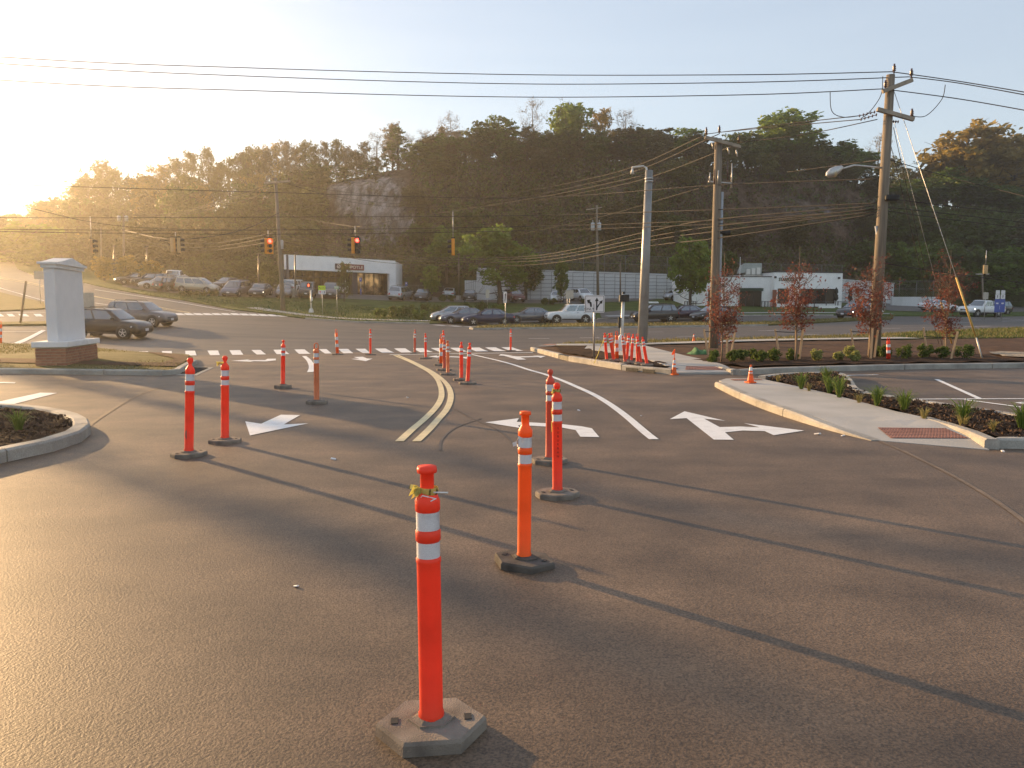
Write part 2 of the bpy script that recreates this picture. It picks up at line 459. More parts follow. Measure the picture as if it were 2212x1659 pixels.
# storm drain by that island
dr = thing('storm_drain', 'iron storm drain grate set in a pale apron at the island corner', 'storm drain', G(416, 803))
dp = [G(x, y) - dr.location for x, y in ((380, 811), (424, 812), (461, 795), (418, 794))]
b = MB(); b.prism([(p.x, p.y, p.z + 0.004) for p in dp], (0, 0, 0.012)); b.build('apron', m_concrete, dr)
gp = [Vector(p) * 0.72 for p in dp]
for k in range(9):
    t = k / 8; a = gp[0].lerp(gp[3], t); c = gp[1].lerp(gp[2], t)
    b = MB(); b.tube([a + Vector((0, 0, .024)), c + Vector((0, 0, .024))], 0.018, 4); b.build('grate_bar', m_dark_iron, dr)

# ---- near left planted island
isl_n = [(-330, 905), (-150, 893), (0, 893), (80, 899), (140, 911), (170, 924), (178, 938), (165, 953), (100, 976), (0, 998), (-150, 1035), (-330, 1090)]
kerb('kerb', isl_n, height=0.15, width=0.20, seg=1.8)
drape('mulch_bed', px_outline([(-330, 912), (-150, 897), (0, 896), (78, 902), (136, 913), (164, 925), (170, 937), (160, 949), (97, 970), (0, 991), (-150, 1025), (-330, 1075)]), 0.105, m_mulch, step=0.25, fn=lambda X, Y: 0.035 * np.sin(X * 7 + 2 * np.sin(Y * 5)) * np.sin(Y * 9))

# ---- right island: pavement, ramp and mulch bed
def edge_dist(a, b_):
    a, b_ = Vector(a[:2]), Vector(b_[:2]); d = (b_ - a).normalized(); n_ = Vector((-d.y, d.x))
    return lambda X, Y: np.abs((X - a.x) * n_.x + (Y - a.y) * n_.y)
rb0, rb1 = G(1894, 953), G(2137, 974.5)
dist_r = edge_dist(rb0, rb1)
mid_x = (rb0.x - 0.5)
def ramp_r(X, Y): return -0.105 * np.clip(1 - dist_r(X, Y) / 1.25, 0, 1)
walk_px = [(1553, 834), (1568, 829), (1640, 829), (1704, 843), (1799, 866), (1884, 890.5), (1934, 905), (1996, 919), (2070, 942), (2137, 974), (1894, 953), (1865, 945), (1760, 915), (1700, 896), (1640, 875), (1590, 853)]
drape('sidewalk', px_outline(walk_px), 0.118, m_walk, step=0.35, skirt=0.2, fn=ramp_r)
kerb('kerb', [(1553, 836), (1590, 855), (1640, 877), (1700, 899), (1760, 918), (1820, 935), (1880, 949), (1897, 953.5)], heights=[(0, 0.11), (0.05, 0.125), (0.72, 0.125), (1, 0.015)], seg=2.4)
kerb('kerb', [(1998, 919), (2040, 932), (2090, 948), (2143, 972)], heights=[(0, 0.125), (1, 0.13)], seg=2.5, width=0.16)
kerb('kerb', [(2150, 968), (2185, 971), (2260, 969), (2360, 962)], height=0.13, seg=2.5)
bed_px = [(1655, 826), (1700, 820), (1809, 817), (1830, 832), (1841, 852), (1872, 864), (1926, 871), (2034, 889), (2171, 911), (2300, 935), (2300, 962), (2212, 968), (2150, 965), (2090, 945), (2040, 930), (1996, 918), (1934, 904), (1884, 889.5), (1799, 865), (1704, 842)]
def bumps(X, Y): return 0.03 * np.sin(X * 6 + 1.5 * np.sin(Y * 4)) * np.sin(Y * 7 + X) + 0.012
drape('mulch_bed', px_outline(bed_px), 0.112, m_mulch, step=0.22, fn=bumps)
kerb('kerb', [(1645, 825), (1700, 818.5), (1760, 816.5), (1806, 816), (1828, 828), (1838, 845), (1850, 857), (1876, 865), (1926, 872), (2034, 889.5), (2110, 901), (2171, 911.5), (2300, 932)], height=0.14, seg=1.9)
def domes(o_name, corner_px, dz, fn=None, nu=18, nv=6):
    a, b_, c_, d_ = [G(x, y) for x, y in corner_px]
    base = drape(o_name, [a, b_, c_, d_], dz, m_tactile, step=0.4, fn=fn)
    mbb = MB()
    for i in range(nu):
        for j in range(nv):
            u, v = (i + .5) / nu, (j + .5) / nv; p = a.lerp(b_, u).lerp(d_.lerp(c_, u), v)
            z = T(p.x, p.y) + dz + (float(fn(np.array([p.x]), np.array([p.y]))[0]) if fn else 0)
            mbb.lathe([(0.016, 0), (0.011, 0.007)], 6, (p.x, p.y, z))
    s = mbb.build('dome_studs', m_tactile, base, fixn=False); s['kind'] = 'stuff'
    return base
domes('tactile_paving', [(1895, 935.5), (2041, 941), (2092, 957), (1924, 951.5)], 0.124, ramp_r, 24, 7)
domes('tactile_paving', [(1576, 831.5), (1640, 830.5), (1648, 833), (1586, 834.5)], 0.124, None, 14, 3)

# ---- far right bed, corner pavement and lit kerb
kerb('kerb', [(1150, 758), (1180, 766), (1212, 775)], height=0.17, seg=1.9)
kerb('kerb', [(1233, 780.5), (1290, 790), (1348, 799.5)], height=0.17, seg=2.0)
inl = kerb('kerb', [(1348, 799.8), (1400, 805), (1455, 810)], height=0.15, seg=9)
for p0, p1 in (((1358, 801.6), (1384, 804)), ((1394, 805), (1420, 807.4))):
    a, c = G(*p0), G(*p1); b = MB()
    n_ = Vector((c.y - a.y, a.x - c.x, 0)).normalized() * 0.105
    b.prism([a + n_ + Vector((0, 0, .015)), c + n_ + Vector((0, 0, .015)), c + n_ + Vector((0, 0, .10)), a + n_ + Vector((0, 0, .10))], -n_ * 0.14); b.build('inlet_slot', m_dark_iron, inl)
a, c = G(1213, 775.5), G(1232, 780)
b = MB(); n_ = Vector((c.y - a.y, a.x - c.x, 0)).normalized() * 0.08
b.prism([a + n_ + Vector((0, 0, -.02)), c + n_ + Vector((0, 0, -.02)), c + n_ + Vector((0, 0, .15)), a + n_ + Vector((0, 0, .15))], -n_ * 2)
dk = b.build('kerb_inlet', m_dark_iron); tag(dk, kind='structure')
kerb('kerb', [(1592, 811), (1640, 808), (1700, 805.5), (1850, 801), (2000, 797.5), (2212, 795), (2330, 794)], height=0.15, seg=3)
kerb('kerb', [(1545, 801), (1570, 806), (1590, 810.5)], height=0.14, seg=2)
corner_soil = [(1152, 756), (1212, 772), (1290, 787), (1348, 796), (1455, 806), (1480, 801), (1545, 800), (1590, 808), (1700, 803), (1850, 798.5), (2000, 795), (2212, 792.5), (2400, 790), (2400, 738), (2212, 735), (1966, 738), (1659, 742), (1395, 751), (1262, 752), (1200, 751)]
drape('planting_bed', px_outline(corner_soil), 0.105, m_soil, step=0.7, skirt=0.15, fn=lambda X, Y: 0.02 * np.sin(X * 3 + Y) * np.sin(Y * 4))
drape('mulch_bed', px_outline([(1480, 789), (1560, 784), (1700, 782), (1900, 778), (2130, 775), (2160, 783), (2212, 787), (2212, 790.5), (1900, 795.5), (1700, 800), (1610, 803), (1560, 797)]), 0.135, m_mulch, step=0.4, fn=bumps)
drape('mulch_bed', px_outline([(1198, 753), (1262, 754), (1264, 760), (1343, 777), (1400, 788), (1452, 799), (1445, 803), (1350, 793), (1290, 784), (1215, 770)]), 0.135, m_mulch, step=0.4, fn=bumps)
drape('gravel_patch', px_outline([(2135, 771), (2160, 769), (2212, 770), (2330, 771), (2330, 782), (2212, 782), (2165, 779)]), 0.15, m_gravel, step=0.4, fn=bumps)
path_px = [(1262, 760), (1271, 751.5), (1395, 754), (1480, 778), (1536, 791), (1592, 809), (1462, 809), (1400, 788), (1343, 777)]
def ramp_c(X, Y): return -0.10 * np.clip(1 - edge_dist(G(1462, 809), G(1592, 810))(X, Y) / 1.4, 0, 1)
drape('sidewalk', px_outline(path_px), 0.150, m_walk, step=0.5, skirt=0.1, fn=ramp_c)
ribbon('sidewalk', [(1175, 752), (1230, 751.5), (1300, 752), (1395, 750), (1520, 746), (1659, 741.5), (1800, 739), (1966, 736.5)], 1.5, 0.155, m_walk)
domes('tactile_paving', [(1482, 801.5), (1556, 802.5), (1570, 806.5), (1480, 806)], 0.156, ramp_c, 14, 4)
domes('tactile_paving', [(1178, 750.6), (1203, 750.3), (1200, 752.6), (1170, 753.2)], 0.166, None, 8, 4)
strip = [(1198, 747.5), (1290, 742), (1400, 739.5), (1560, 736), (1659, 733.5), (1800, 729), (1966, 722), (2100, 716), (2212, 712), (2400, 706), (2400, 737), (2212, 734), (1966, 735), (1800, 737.5), (1659, 740), (1520, 744), (1395, 748), (1300, 750), (1230, 749.5)]
drape('verge_grass', px_outline(strip), 0.115, m_dry, step=0.9, skirt=0.2)

# ---- median between the carriageways
med = [(1018, 711), (1040, 712), (1106, 710.5), (1290, 708.5), (1480, 706), (1659, 703.5), (1800, 696.5), (1924, 691), (1930, 687), (1800, 691.5), (1659, 697.5), (1480, 700), (1290, 702.5), (1106, 704), (1045, 707)]
drape('median', px_outline(med), 0.14, m_dry, step=1.2, skirt=0.25)
kerb('kerb', [(1045, 706), (1022, 709), (1024, 711.8), (1106, 711.2), (1290, 709), (1480, 706.5), (1659, 704)], height=0.13, seg=4.5)
kerb('kerb', far_lawn_px[12:16], height=0.13, seg=4)
kerb('kerb', [(1290, 689.6), (1480, 684.6), (1659, 682), (1800, 682)], height=0.13, seg=6)
# far-left corner verge between the two arms
drape('corner_verge', px_outline([(-120, 632), (0, 633), (95, 655), (98, 664), (96, 668), (0, 673), (-120, 675)]), 0.11, m_dry, step=1.0, skirt=0.2)
drape('median', px_outline([(-120, 700), (0, 699), (98, 697.5), (150, 699), (100, 703.5), (0, 704.5), (-120, 706)]), 0.12, m_dry, step=1.0, skirt=0.2)

# ------------------------------------------------------------------ painted markings
bars = [(301, 320, 307, 320), (350, 371, 349.5, 372), (400, 421, 401, 425), (448, 471, 454, 475), (495.5, 519, 502, 526), (543, 563, 555, 575), (590.5, 614, 598, 625), (636, 658, 646, 671), (689, 705.5, 702, 717), (730.5, 752, 742, 763.5),
        (768, 789, 784, 800.5), (810, 833, 825.5, 852), (851, 875.5, 867, 890.5), (892, 914, 908, 935.5), (930.5, 951, 950, 975.5), (972, 993, 990, 1010), (1010.5, 1035.5, 1029, 1055.5), (1048, 1070.5, 1068, 1093), (1083, 1106, 1104, 1131)]
for xa, xb, xc, xd in bars:
    yt = lambda x: np.interp(x, [300, 690, 1110], [759.8, 755.0, 750.6]); yb = lambda x: np.interp(x, [300, 700, 1130], [770.4, 764.6, 758.6])
    mark('crosswalk_bar', [(xa, yt(xa)), (xb, yt(xb)), (xd, yb(xd)), (xc, yb(xc))], m_white)
for i in range(12):
    x0 = 329.2 + .1488 * (315 + 134.5 * i); y = 677.0 + (0 if i < 6 else (i - 6) * 0.62)
    mark('crosswalk_bar', [(x0, y), (x0 + 16, y + 0.3), (x0 + 27, y + 4.4), (x0 + 8, y + 4.2)], m_white)
for x0, x1 in ((-40, -18), (-14, 10), (14, 34), (39, 64), (72, 95)):
    mark('crosswalk_bar', [(x0, 678.6), (x1 - 8, 678.6), (x1, 684.2), (x0 + 6, 684.2)], m_white)
ribbon('stop_line', [(842, 766.8), (960, 765.2), (1060, 763.8), (1151, 762.4)], 0.42, 0.012, m_white)
q = lambda pts: [(553 + x / 4, 713.2 + y / 4) for x, y in pts]
ribbon('centre_line', q([(1195, 220), (1300, 264), (1400, 312), (1500, 368), (1560, 422), (1594, 490), (1604, 560), (1588, 620), (1540, 690), (1450, 780), (1350, 865), (1238, 969)]), 0.11, 0.012, m_yellow)
ribbon('centre_line', q([(1225, 218), (1330, 265), (1430, 315), (1530, 370), (1608, 430), (1660, 490), (1683, 560), (1674, 630), (1640, 700), (1580, 770), (1500, 860), (1386, 969)]), 0.11, 0.012, m_yellow)
ribbon('lane_line', [(1019, 766.5), (1060, 776), (1106, 788), (1141, 799.5), (1176, 809.5), (1211, 822), (1246, 837), (1281, 853), (1311, 870.7), (1336, 888), (1358.5, 905.7), (1378.5, 923), (1396, 938), (1412.5, 951)], 0.125, 0.012, m_white)
ribbon('lane_line', [(657, 770), (666, 778), (672, 788), (673.5, 796), (670, 805)], 0.16, 0.012, m_white)
arrows = [
    [(530, 912), (540, 942.5), (666, 916.2), (613, 918.7), (648.5, 898.2), (606.7, 897.5), (564, 917)],
    [(758, 776.2), (775.5, 775.7), (764, 772), (784, 771.5), (793, 775.3), (805, 775.7), (790.5, 781.2)],
    [(499, 780.4), (540, 777.2), (534, 779), (573, 778.6), (578, 775.8), (596, 775.6), (596, 779.2), (576, 781.6), (540, 781), (548, 782.8)],
    [(925, 771.2), (944, 768.6), (943, 770.2), (980, 770.8), (1008, 772), (1018, 775.4), (1006, 775.6), (998, 773.4), (975, 772.5), (944, 772.6), (950, 774)],
    [(1077, 768.8), (1082, 765.8), (1108, 768.6), (1098, 768.9), (1118, 770.8), (1160, 770.2), (1150, 768.6), (1179, 770), (1168, 774), (1163, 772.2), (1124, 773), (1137, 777.6), (1118, 778), (1088, 769.2)],
    [(1048, 914), (1121, 905), (1116, 913), (1151, 914.5), (1213.5, 918), (1256, 922.7), (1278.5, 927), (1294.7, 946.2), (1253.5, 945.2), (1243.5, 931), (1213.5, 925.4), (1151, 921.6), (1119, 920.5), (1124, 926.5)],
    [(1446.7, 907), (1478.5, 890), (1566.5, 910.7), (1521, 906), (1554.7, 924.5), (1600, 923.2), (1641, 925), (1607, 916), (1737, 932), (1671, 942), (1652, 933.2), (1605, 931.8), (1566, 935.7), (1585, 952), (1541.7, 951.5), (1483, 904.9)],
    [(2190, 871), (2230, 868), (2222, 873), (2260, 876), (2260, 880), (2220, 876)],
]
for a_ in arrows: mark('lane_arrow', a_, m_white, step=0.35)
mark('lane_marking', [(-60, 893), (0, 868.5), (87.5, 849.5), (124, 850.2), (0, 882), (-60, 900)], m_white)
mark('lane_marking', [(-60, 826), (0, 826.3), (34, 827.2), (32, 829.2), (0, 828.6), (-60, 828.6)], m_white)
mark('lane_marking', [(18, 745), (90, 713.5), (99, 714.5), (36, 745.4)], m_white)
ribbon('lane_line', [(-60, 718), (0, 717.4), (98, 716)], 0.15, 0.012, m_white)
ribbon('lane_line', [(-60, 745), (0, 744), (50, 743)], 0.12, 0.012, m_white)
ribbon('lane_line', [(-60, 676), (0, 675.4), (98, 675)], 0.3, 0.012, m_white)
# parking stall lines on the right
ribbon('stall_line', [(1788, 812.6), (1840, 811.8), (1897, 810.8)], 0.1, 0.012, m_white)
mark('lane_marking', [(1770, 813.2), (1800, 809.8), (1828, 811.4), (1840, 813)], m_white)
ribbon('stall_line', [(2023, 820.7), (2070, 842), (2116.5, 863)], 0.1, 0.012, m_white)
ribbon('stall_line', [(1924, 864.2), (2060, 863.4), (2330, 862.8)], 0.1, 0.012, m_white)
ribbon('stall_line', [(2083, 864.8), (2212, 882), (2330, 899)], 0.1, 0.012, m_white)
# carriageway dashes and lines
for x0, y0, x1, y1 in ((1142, 732, 1187, 732), (1252, 730.5, 1295, 730), (1462, 728.7, 1500, 728), (1388.5, 718, 1433, 717.7), (1638, 715, 1672, 714.6), (1573, 727, 1596, 726.5), (1736, 723.7, 1769, 723), (1819, 722.2, 1851, 722),
                       (1659, 715, 1681, 714), (1901, 710.7, 1944, 710), (1896, 721.7, 1926, 721), (1969, 720.7, 1987, 720.5), (2006, 699, 2094, 697.5), (2081, 707, 2141, 705), (2164, 694.5, 2230, 693), (2156, 688, 2230, 693), (2090, 691.8, 2120, 691.8)):
    ribbon('lane_dash', [(x0, y0), ((x0 + x1) / 2, (y0 + y1) / 2), (x1, y1)], 0.16, 0.014, m_white)
for k, (x0, y0, x1, y1) in enumerate(((933, 702.5, 968, 704.3), (965, 704.2, 1000, 706), (1000, 706, 1048, 708.4))): mark('stop_line', [(x0, y0), (x0 + 14, y0), (x1, y1 - .2), (x1 - 12, y1)], m_white)
ribbon('centre_line', [(410, 675.6), (330, 661.5), (217, 642.6), (95, 617.6), (0, 598.8), (-60, 588)], 0.16, 0.014, m_yellow)
ribbon('centre_line', [(410, 676.4), (330, 664.5), (227, 645.5), (95, 620.6), (0, 601.6)], 0.16, 0.014, m_yellow)
ribbon('lane_line', [(205, 626), (329, 644.5), (418.5, 659), (508, 674)], 0.2, 0.014, m_white)
ribbon('lane_line', [(-60, 607), (0, 622.5), (50, 637), (95, 650)], 0.18, 0.014, m_white)
ribbon('lane_line', [(205, 655), (300, 668), (396, 679.5)], 0.18, 0.014, m_white)
# paving seams, skid marks and patches worn into the driveway
m_seam = M('asphalt_seam', (0.17, 0.125, 0.088), rough=0.75, var=0.2, scale=8, speck=(120, 0.7, 1.3))
m_skid = M('tyre_rubber_mark', (0.085, 0.064, 0.048), rough=0.55, var=0.15, scale=3, speck=(160, 0.6, 1.3))
ribbon('paving_seam', [(1900, 954), (1960, 980), (2060, 1030), (2160, 1090), (2280, 1180)], 0.05, 0.009, m_seam)
ribbon('paving_seam', [(360, 835), (310, 850), (270, 870), (215, 905), (190, 925)], 0.05, 0.009, m_seam)
ribbon('tyre_mark', [(950, 975), (955, 950), (985, 925), (1040, 905)], 0.03, 0.009, m_skid)
ribbon('tyre_mark', [(975, 880), (1020, 905), (1075, 930), (1110, 960)], 0.025, 0.009, m_skid)

# ------------------------------------------------------------------ delineator posts and cones
def plastic(name, c, tr=0.36): return M(name, c, rough=0.42, c2=tuple(v * 0.72 for v in c), scale=4, spec=0.4, trans=tr, bump=0.05, ramp=(0.2, 0.6))
pl = {'red': plastic('red_orange_plastic', (0.95, 0.10, 0.045)), 'orange': plastic('bright_orange_plastic', (1.0, 0.20, 0.035)),
      'dull': plastic('faded_orange_plastic', (0.85, 0.26, 0.11), 0.25), 'brick': plastic('dirty_red_plastic', (0.72, 0.12, 0.07), 0.25)}
m_refl = M('reflective_sheeting', (0.72, 0.70, 0.71), rough=0.35, c2=(0.52, 0.48, 0.49), scale=9, spec=0.6, ramp=(0.28, 0.46), speck=(260, 0.88, 1.06))
m_rubber = M('recycled_rubber', (0.27, 0.23, 0.19), rough=0.9, c2=(0.15, 0.125, 0.105), scale=7, bump=0.4, bscale=160, spec=0.25)
m_rubber_d = M('dark_recycled_rubber', (0.095, 0.083, 0.072), rough=0.85, var=0.35, scale=8, bump=0.4, bscale=160, spec=0.3)
m_tape = M('caution_tape', (0.58, 0.52, 0.14), rough=0.4, c2=(0.10, 0.085, 0.02), scale=26, trans=0.3, stretch=(1, 1, 0.3), ramp=(0.38, 0.42))
m_tie = M('white_plastic_tie', (0.8, 0.8, 0.78), rough=0.4, var=0.05)
_post_mesh = {}
def post_parts(style):
    """unit-height post: list of (part name, builder)"""
    out = []
    if style == 'stripe':
        body = [(0.060, 0), (0.060, 0.27), (0.062, 0.275), (0.062, 0.40), (0.058, 0.405), (0.058, 0.55), (0.060, 0.555), (0.060, 0.685), (0.055, 0.69), (0.055, 0.835), (0.045, 0.85), (0.0, 0.852)]
        bands = [(0.064, 0.275, 0.405), (0.0615, 0.555, 0.685)]; top = 'loop'; z0 = 0.845
    else:
        body = [(0.050, 0), (0.050, 0.03), (0.0455, 0.04), (0.0455, 0.625), (0.048, 0.632), (0.048, 0.645), (0.0425, 0.65), (0.0425, 0.712), (0.048, 0.716), (0.048, 0.752), (0.0425, 0.757), (0.0425, 0.828), (0.0475, 0.832), (0.0475, 0.868), (0.040, 0.885), (0.028, 0.905)]
        bands = [(0.0435, 0.651, 0.711), (0.0435, 0.758, 0.827)]; top = style; z0 = 0.9
        if style == 'T': body += [(0.026, 0.915), (0.026, 0.972), (0.037, 0.975), (0.0385, 0.985), (0.036, 0.998), (0.0, 1.0)]
        elif style == 'ball': body += [(0.019, 0.918), (0.017, 0.934), (0.027, 0.95), (0.031, 0.966), (0.029, 0.983), (0.018, 0.996), (0.0, 1.0)]
        else: body += [(0.022, 0.91), (0.0, 0.911)]
    return body, bands, top, z0
def post_mesh(style, mat):
    key = (style, mat.name)
    if key in _post_mesh: return _post_mesh[key]
    body, bands, top, z0 = post_parts(style)
    a = MB(); a.lathe(body, 20, cap=True)
    if top == 'loop':
        w = 0.033; a.tube([(-w, 0, z0), (-w, 0, 0.975), (-w * .6, 0, 0.995), (w * .6, 0, 0.995), (w, 0, 0.975), (w, 0, z0)], 0.010, 8)
    pm = a.build('post', mat); bm_ = []
    for r, z0_, z1_ in bands:
        c = MB(); c.lathe([(r + .0012, z0_), (r + .0012, z1_)], 20, cap=False); o = c.build('reflective_band', m_refl); bm_.append(o.data); bpy.data.objects.remove(o)
    me = pm.data; bpy.data.objects.remove(pm)
    _post_mesh[key] = (me, bm_); return _post_mesh[key]
_bases = {}
def base_mesh(n, mat, w, t):
    key = (n, mat.name, w, t)
    if key in _bases: return _bases[key]
    a = MB(); a.lathe([(w, 0), (w, t * .75), (w * .955, t), (w * .42, t), (w * .42, t + .008), (w * .36, t + .008), (w * .34, t + .001), (0.085, t + .004), (0.06, t + .018), (0.05, t + .02)], n, ph=0.5 if n == 8 else 0.0, smooth=False, sx=1.0, sy=0.86)
    o = a.build('base', mat); me = o.data; bpy.data.objects.remove(o); _bases[key] = me; return me
def link(name, me, parent):
    o = bpy.data.objects.new(name, me); col.objects.link(o); o.parent = parent; return o
GRP_P = 'delineator posts on the asphalt'
def delineator(bx, by, tx, ty, style, colr, label, n=8, bw=0.205, bt=0.045, bmat=None, dz=0.006, brz=0.3, btilt=(0, 0), group=GRP_P, base=True):
    g = G(bx, by, dz + bt); loc = Vector((g.x, g.y, T(g.x, g.y) + dz))
    root = thing('delineator_post', label, 'delineator', loc, 0, group)
    p0 = loc + Vector((0, 0, bt)); p1 = P(tx, ty, loc.y); v = p1 - p0; h = v.length
    me, bands = post_mesh(style, pl[colr]); rotq = Vector((0, 0, 1)).rotation_difference(v.normalized())
    sc = min(1.12, max(0.9, h))
    if base:
        bo = link('base', base_mesh(n, bmat or m_rubber, bw, bt), root); bo.rotation_euler = (btilt[0], btilt[1], brz)
        if loc.y < 14:
            for s in (-1, 1):
                q = MB(); q.box((s * bw * .66, 0, bt + .0015), (bw * .13, bw * .2, .004)); so = q.build('grip_slot', m_black, bo, bevel=0.0)
    po = link('post', me, root); po.location = (0, 0, bt); po.rotation_mode = 'QUATERNION'; po.rotation_quaternion = rotq; po.scale = (sc, sc, h)
    for bm_ in bands:
        o = link('reflective_band', bm_, root); o.location = (0, 0, bt); o.rotation_mode = 'QUATERNION'; o.rotation_quaternion = rotq; o.scale = (sc, sc, h)
    return root, bt, h
def tape_knot(root, z, r, tail=(0.0, 0.0), seed=1, n=9, spread=0.05):
    rr = random.Random(seed); a = MB()
    a.lathe([(r, z - .012), (r + .003, z), (r, z + .014)], 12, cap=False)
    for k in range(n):
        th = rr.uniform(2.3, 3.9); p = Vector((math.cos(th) * r, math.sin(th) * r, z)); pts = [p]
        for j in range(3): p = p + Vector((math.cos(th) * rr.uniform(.3, 1), rr.uniform(-1, 1), rr.uniform(-.9, .6))) * spread * 0.5; pts.append(p)
        wd = Vector((0.003, 0.002, 0.008))
        for u, v in zip(pts, pts[1:]): a.poly([u - wd, v - wd, v + wd, u + wd])
    if tail[1]:
        u = Vector((-r - .01, 0, z)); v = Vector((-r - .012 - tail[0], 0, z - tail[1])); wd = Vector((0.012, .004, 0))
        for t in range(4):
            c0, c1 = u.lerp(v, t / 4), u.lerp(v, (t + 1) / 4); jx = Vector((0.01 * math.sin(t * 2.0), 0.006 * math.cos(t * 3), 0)); a.poly([c0 - wd + jx, c0 + wd + jx, c1 + wd - jx, c1 - wd - jx])
    return a.build('caution_tape', m_tape, root, fixn=False)

r1, bt, h = delineator(932, 1553, 922, 1006, 'T', 'red', 'nearest red delineator with flat T-top and tape, on a large hexagonal rubber base', n=6, bw=0.215, bt=0.055, brz=0.12)
tape_knot(r1, bt + h * 0.905, 0.034, seed=3, n=16, spread=0.032)
a = MB(); a.tube([(0.02, -0.03, bt + h * .905), (0.075, -0.035, bt + h * .905)], 0.003, 5); a.tube([(-.03, -.03, bt + h * .85), (.03, -.045, bt + h * .885)], 0.0022, 5); a.tube([(-.045, -.01, bt + h * .86), (-.02, -.04, bt + h * .895), (.03, -.03, bt + h * .88)], 0.0022, 5); a.build('zip_tie', m_tie, r1)
r2, bt, h = delineator(1132, 1204, 1135, 888, 'T', 'orange', 'bright orange delineator with T-top on a black hexagonal base tilted off the ground', n=6, bw=0.205, bt=0.05, bmat=m_rubber_d, brz=-0.35, btilt=(0.0, 0.05))
a = MB()
for k in range(10):
    th = k * 2 * math.pi / 10; z = bt + h * (0.80 + 0.03 * math.sin(k * 2.3)); a.poly([(0.0455 * math.cos(th), 0.0455 * math.sin(th), bt + h * .762), (0.0455 * math.cos(th + .63), 0.0455 * math.sin(th + .63), bt + h * .762), (0.0465 * math.cos(th + .63), 0.0465 * math.sin(th + .63), z), (0.0465 * math.cos(th), 0.0465 * math.sin(th), z + .01)])
a.poly([(-.045, -.01, bt + h * .80), (-.075, -.02, bt + h * .79), (-.07, -.02, bt + h * .765), (-.045, -.01, bt + h * .77)]); a.build('torn_sheeting', m_refl, r2, fixn=False)
r3, bt, h = delineator(1204, 1061, 1203, 826, 'ball', 'red', 'red ball-top delineator with faint vertical lettering and yellow tape, on a tan octagonal base', bw=0.20)
tape_knot(r3, bt + h * 0.925, 0.024, tail=(0.01, 0.36), seed=8, n=14, spread=0.03)
m_ink = M('faded_ink', (0.16, 0.02, 0.012), rough=0.6, var=0.4, scale=20)
def lettering(text, parent, loc, size, mat, rot=(math.pi / 2, 0, 0), extr=0.001, align='CENTER', name='lettering', xs=1.0, bold=0.0, space=1.0, lines=1.0):
    cu = bpy.data.curves.new(name, 'FONT'); cu.body = text; cu.size = size; cu.extrude = extr; cu.align_x = align; cu.align_y = 'CENTER'; cu.offset = bold; cu.space_character = space; cu.space_line = lines
    cu.materials.append(mat); o = bpy.data.objects.new(name, cu); col.objects.link(o); o.parent = parent; o.location = loc; o.rotation_euler = rot; o.scale = (xs, 1, 1); return o
lettering('S\nU\nB\nU\nR\nB\nA\nN', r3, (0.0, -0.0475, bt + h * 0.46), 0.026, m_ink, lines=1.35)
r4, bt, h = delineator(1187, 990, 1189, 797, 'ball', 'brick', 'dirty dull-red ball-top delineator with a torn white sticker, behind the lettered post', bw=0.20)
a = MB(); a.lathe([(0.0468, bt + h * .775), (0.0468, bt + h * .83)], 9, cap=False); a.build('torn_sticker', m_refl, r4)
r5, bt, h = delineator(408, 976, 411, 772, 'ball', 'red', 'red ball-top delineator with a slot near its foot, left of the taped slim one', bw=0.20, brz=0.8)
a = MB(); a.prism([(0.012 * math.cos(t) , -0.0468, bt + h * (0.19 + 0.055 * math.sin(t) * 0.9)) for t in np.linspace(0, 2 * math.pi, 12)[:-1]], (0, 0.004, 0)); a.build('slot', m_rubber, r5)
r6, bt, h = delineator(486, 948, 486, 768, 'ball', 'red', 'slim red delineator with yellow tape at its neck, right of the slotted one', bw=0.20, brz=0.2)
tape_knot(r6, bt + h * 0.91, 0.03, seed=5, n=10, spread=0.03)
delineator(611, 831, 612, 734, 'ball', 'red', 'red delineator with buckled lower tube on a round base, above the white arrow', bw=0.19, bt=0.07)
delineator(684, 865, 683, 741, 'loop', 'dull', 'faded orange delineator with square loop handle and banded sleeve', bw=0.19, bt=0.055, brz=0.1)
delineator(729, 764, 726, 711, 'stripe', 'orange', 'fat orange delineator with broad white stripes on the crosswalk, leftmost there', bw=0.24, brz=0.4)
delineator(800, 764.5, 800, 711, 'T', 'red', 'thin red delineator standing on the crosswalk bars left of the double yellow line', bw=0.22)
delineator(896, 761.5, 896.5, 712, 'ball', 'brick', 'dull red delineator at the crosswalk just above the head of the double yellow line', bw=0.22)
delineator(919.5, 772.5, 919, 720, 'T', 'red', 'red delineator at the stop line right of the double yellow line', bw=0.22)
delineator(953, 786, 953.5, 722.5, 'stripe', 'orange', 'broad-striped orange delineator, leftmost of the tight row in the outgoing lane', bw=0.22)
delineator(957.5, 776, 957.5, 713.5, 'ball', 'red', 'rearmost red delineator of the tight row, peeking over the striped one', bw=0.2)
delineator(959.5, 796.5, 959.5, 733, 'ball', 'brick', 'dull red delineator in the middle of the tight row', bw=0.21)
delineator(967.5, 806, 967, 735.7, 'T', 'dull', 'faded orange delineator at the near end of the tight row', bw=0.2)
delineator(996.7, 817.5, 996.5, 738, 'ball', 'red', 'upright red delineator of the close pair right of the yellow lines', bw=0.2)
delineator(1010, 825, 1015, 740, 'ball', 'red', 'leaning red delineator of the close pair right of the yellow lines', bw=0.2)
delineator(1103, 756.5, 1103.5, 711, 'T', 'red', 'lone red delineator at the right end of the crosswalk', bw=0.24)
delineator(1, 743, 1.5, 694, 'stripe', 'orange', 'striped orange delineator cut by the left edge of the picture', bw=0.2)
DZM = 0.15; GC = 'delineator posts gathered on the corner mulch'
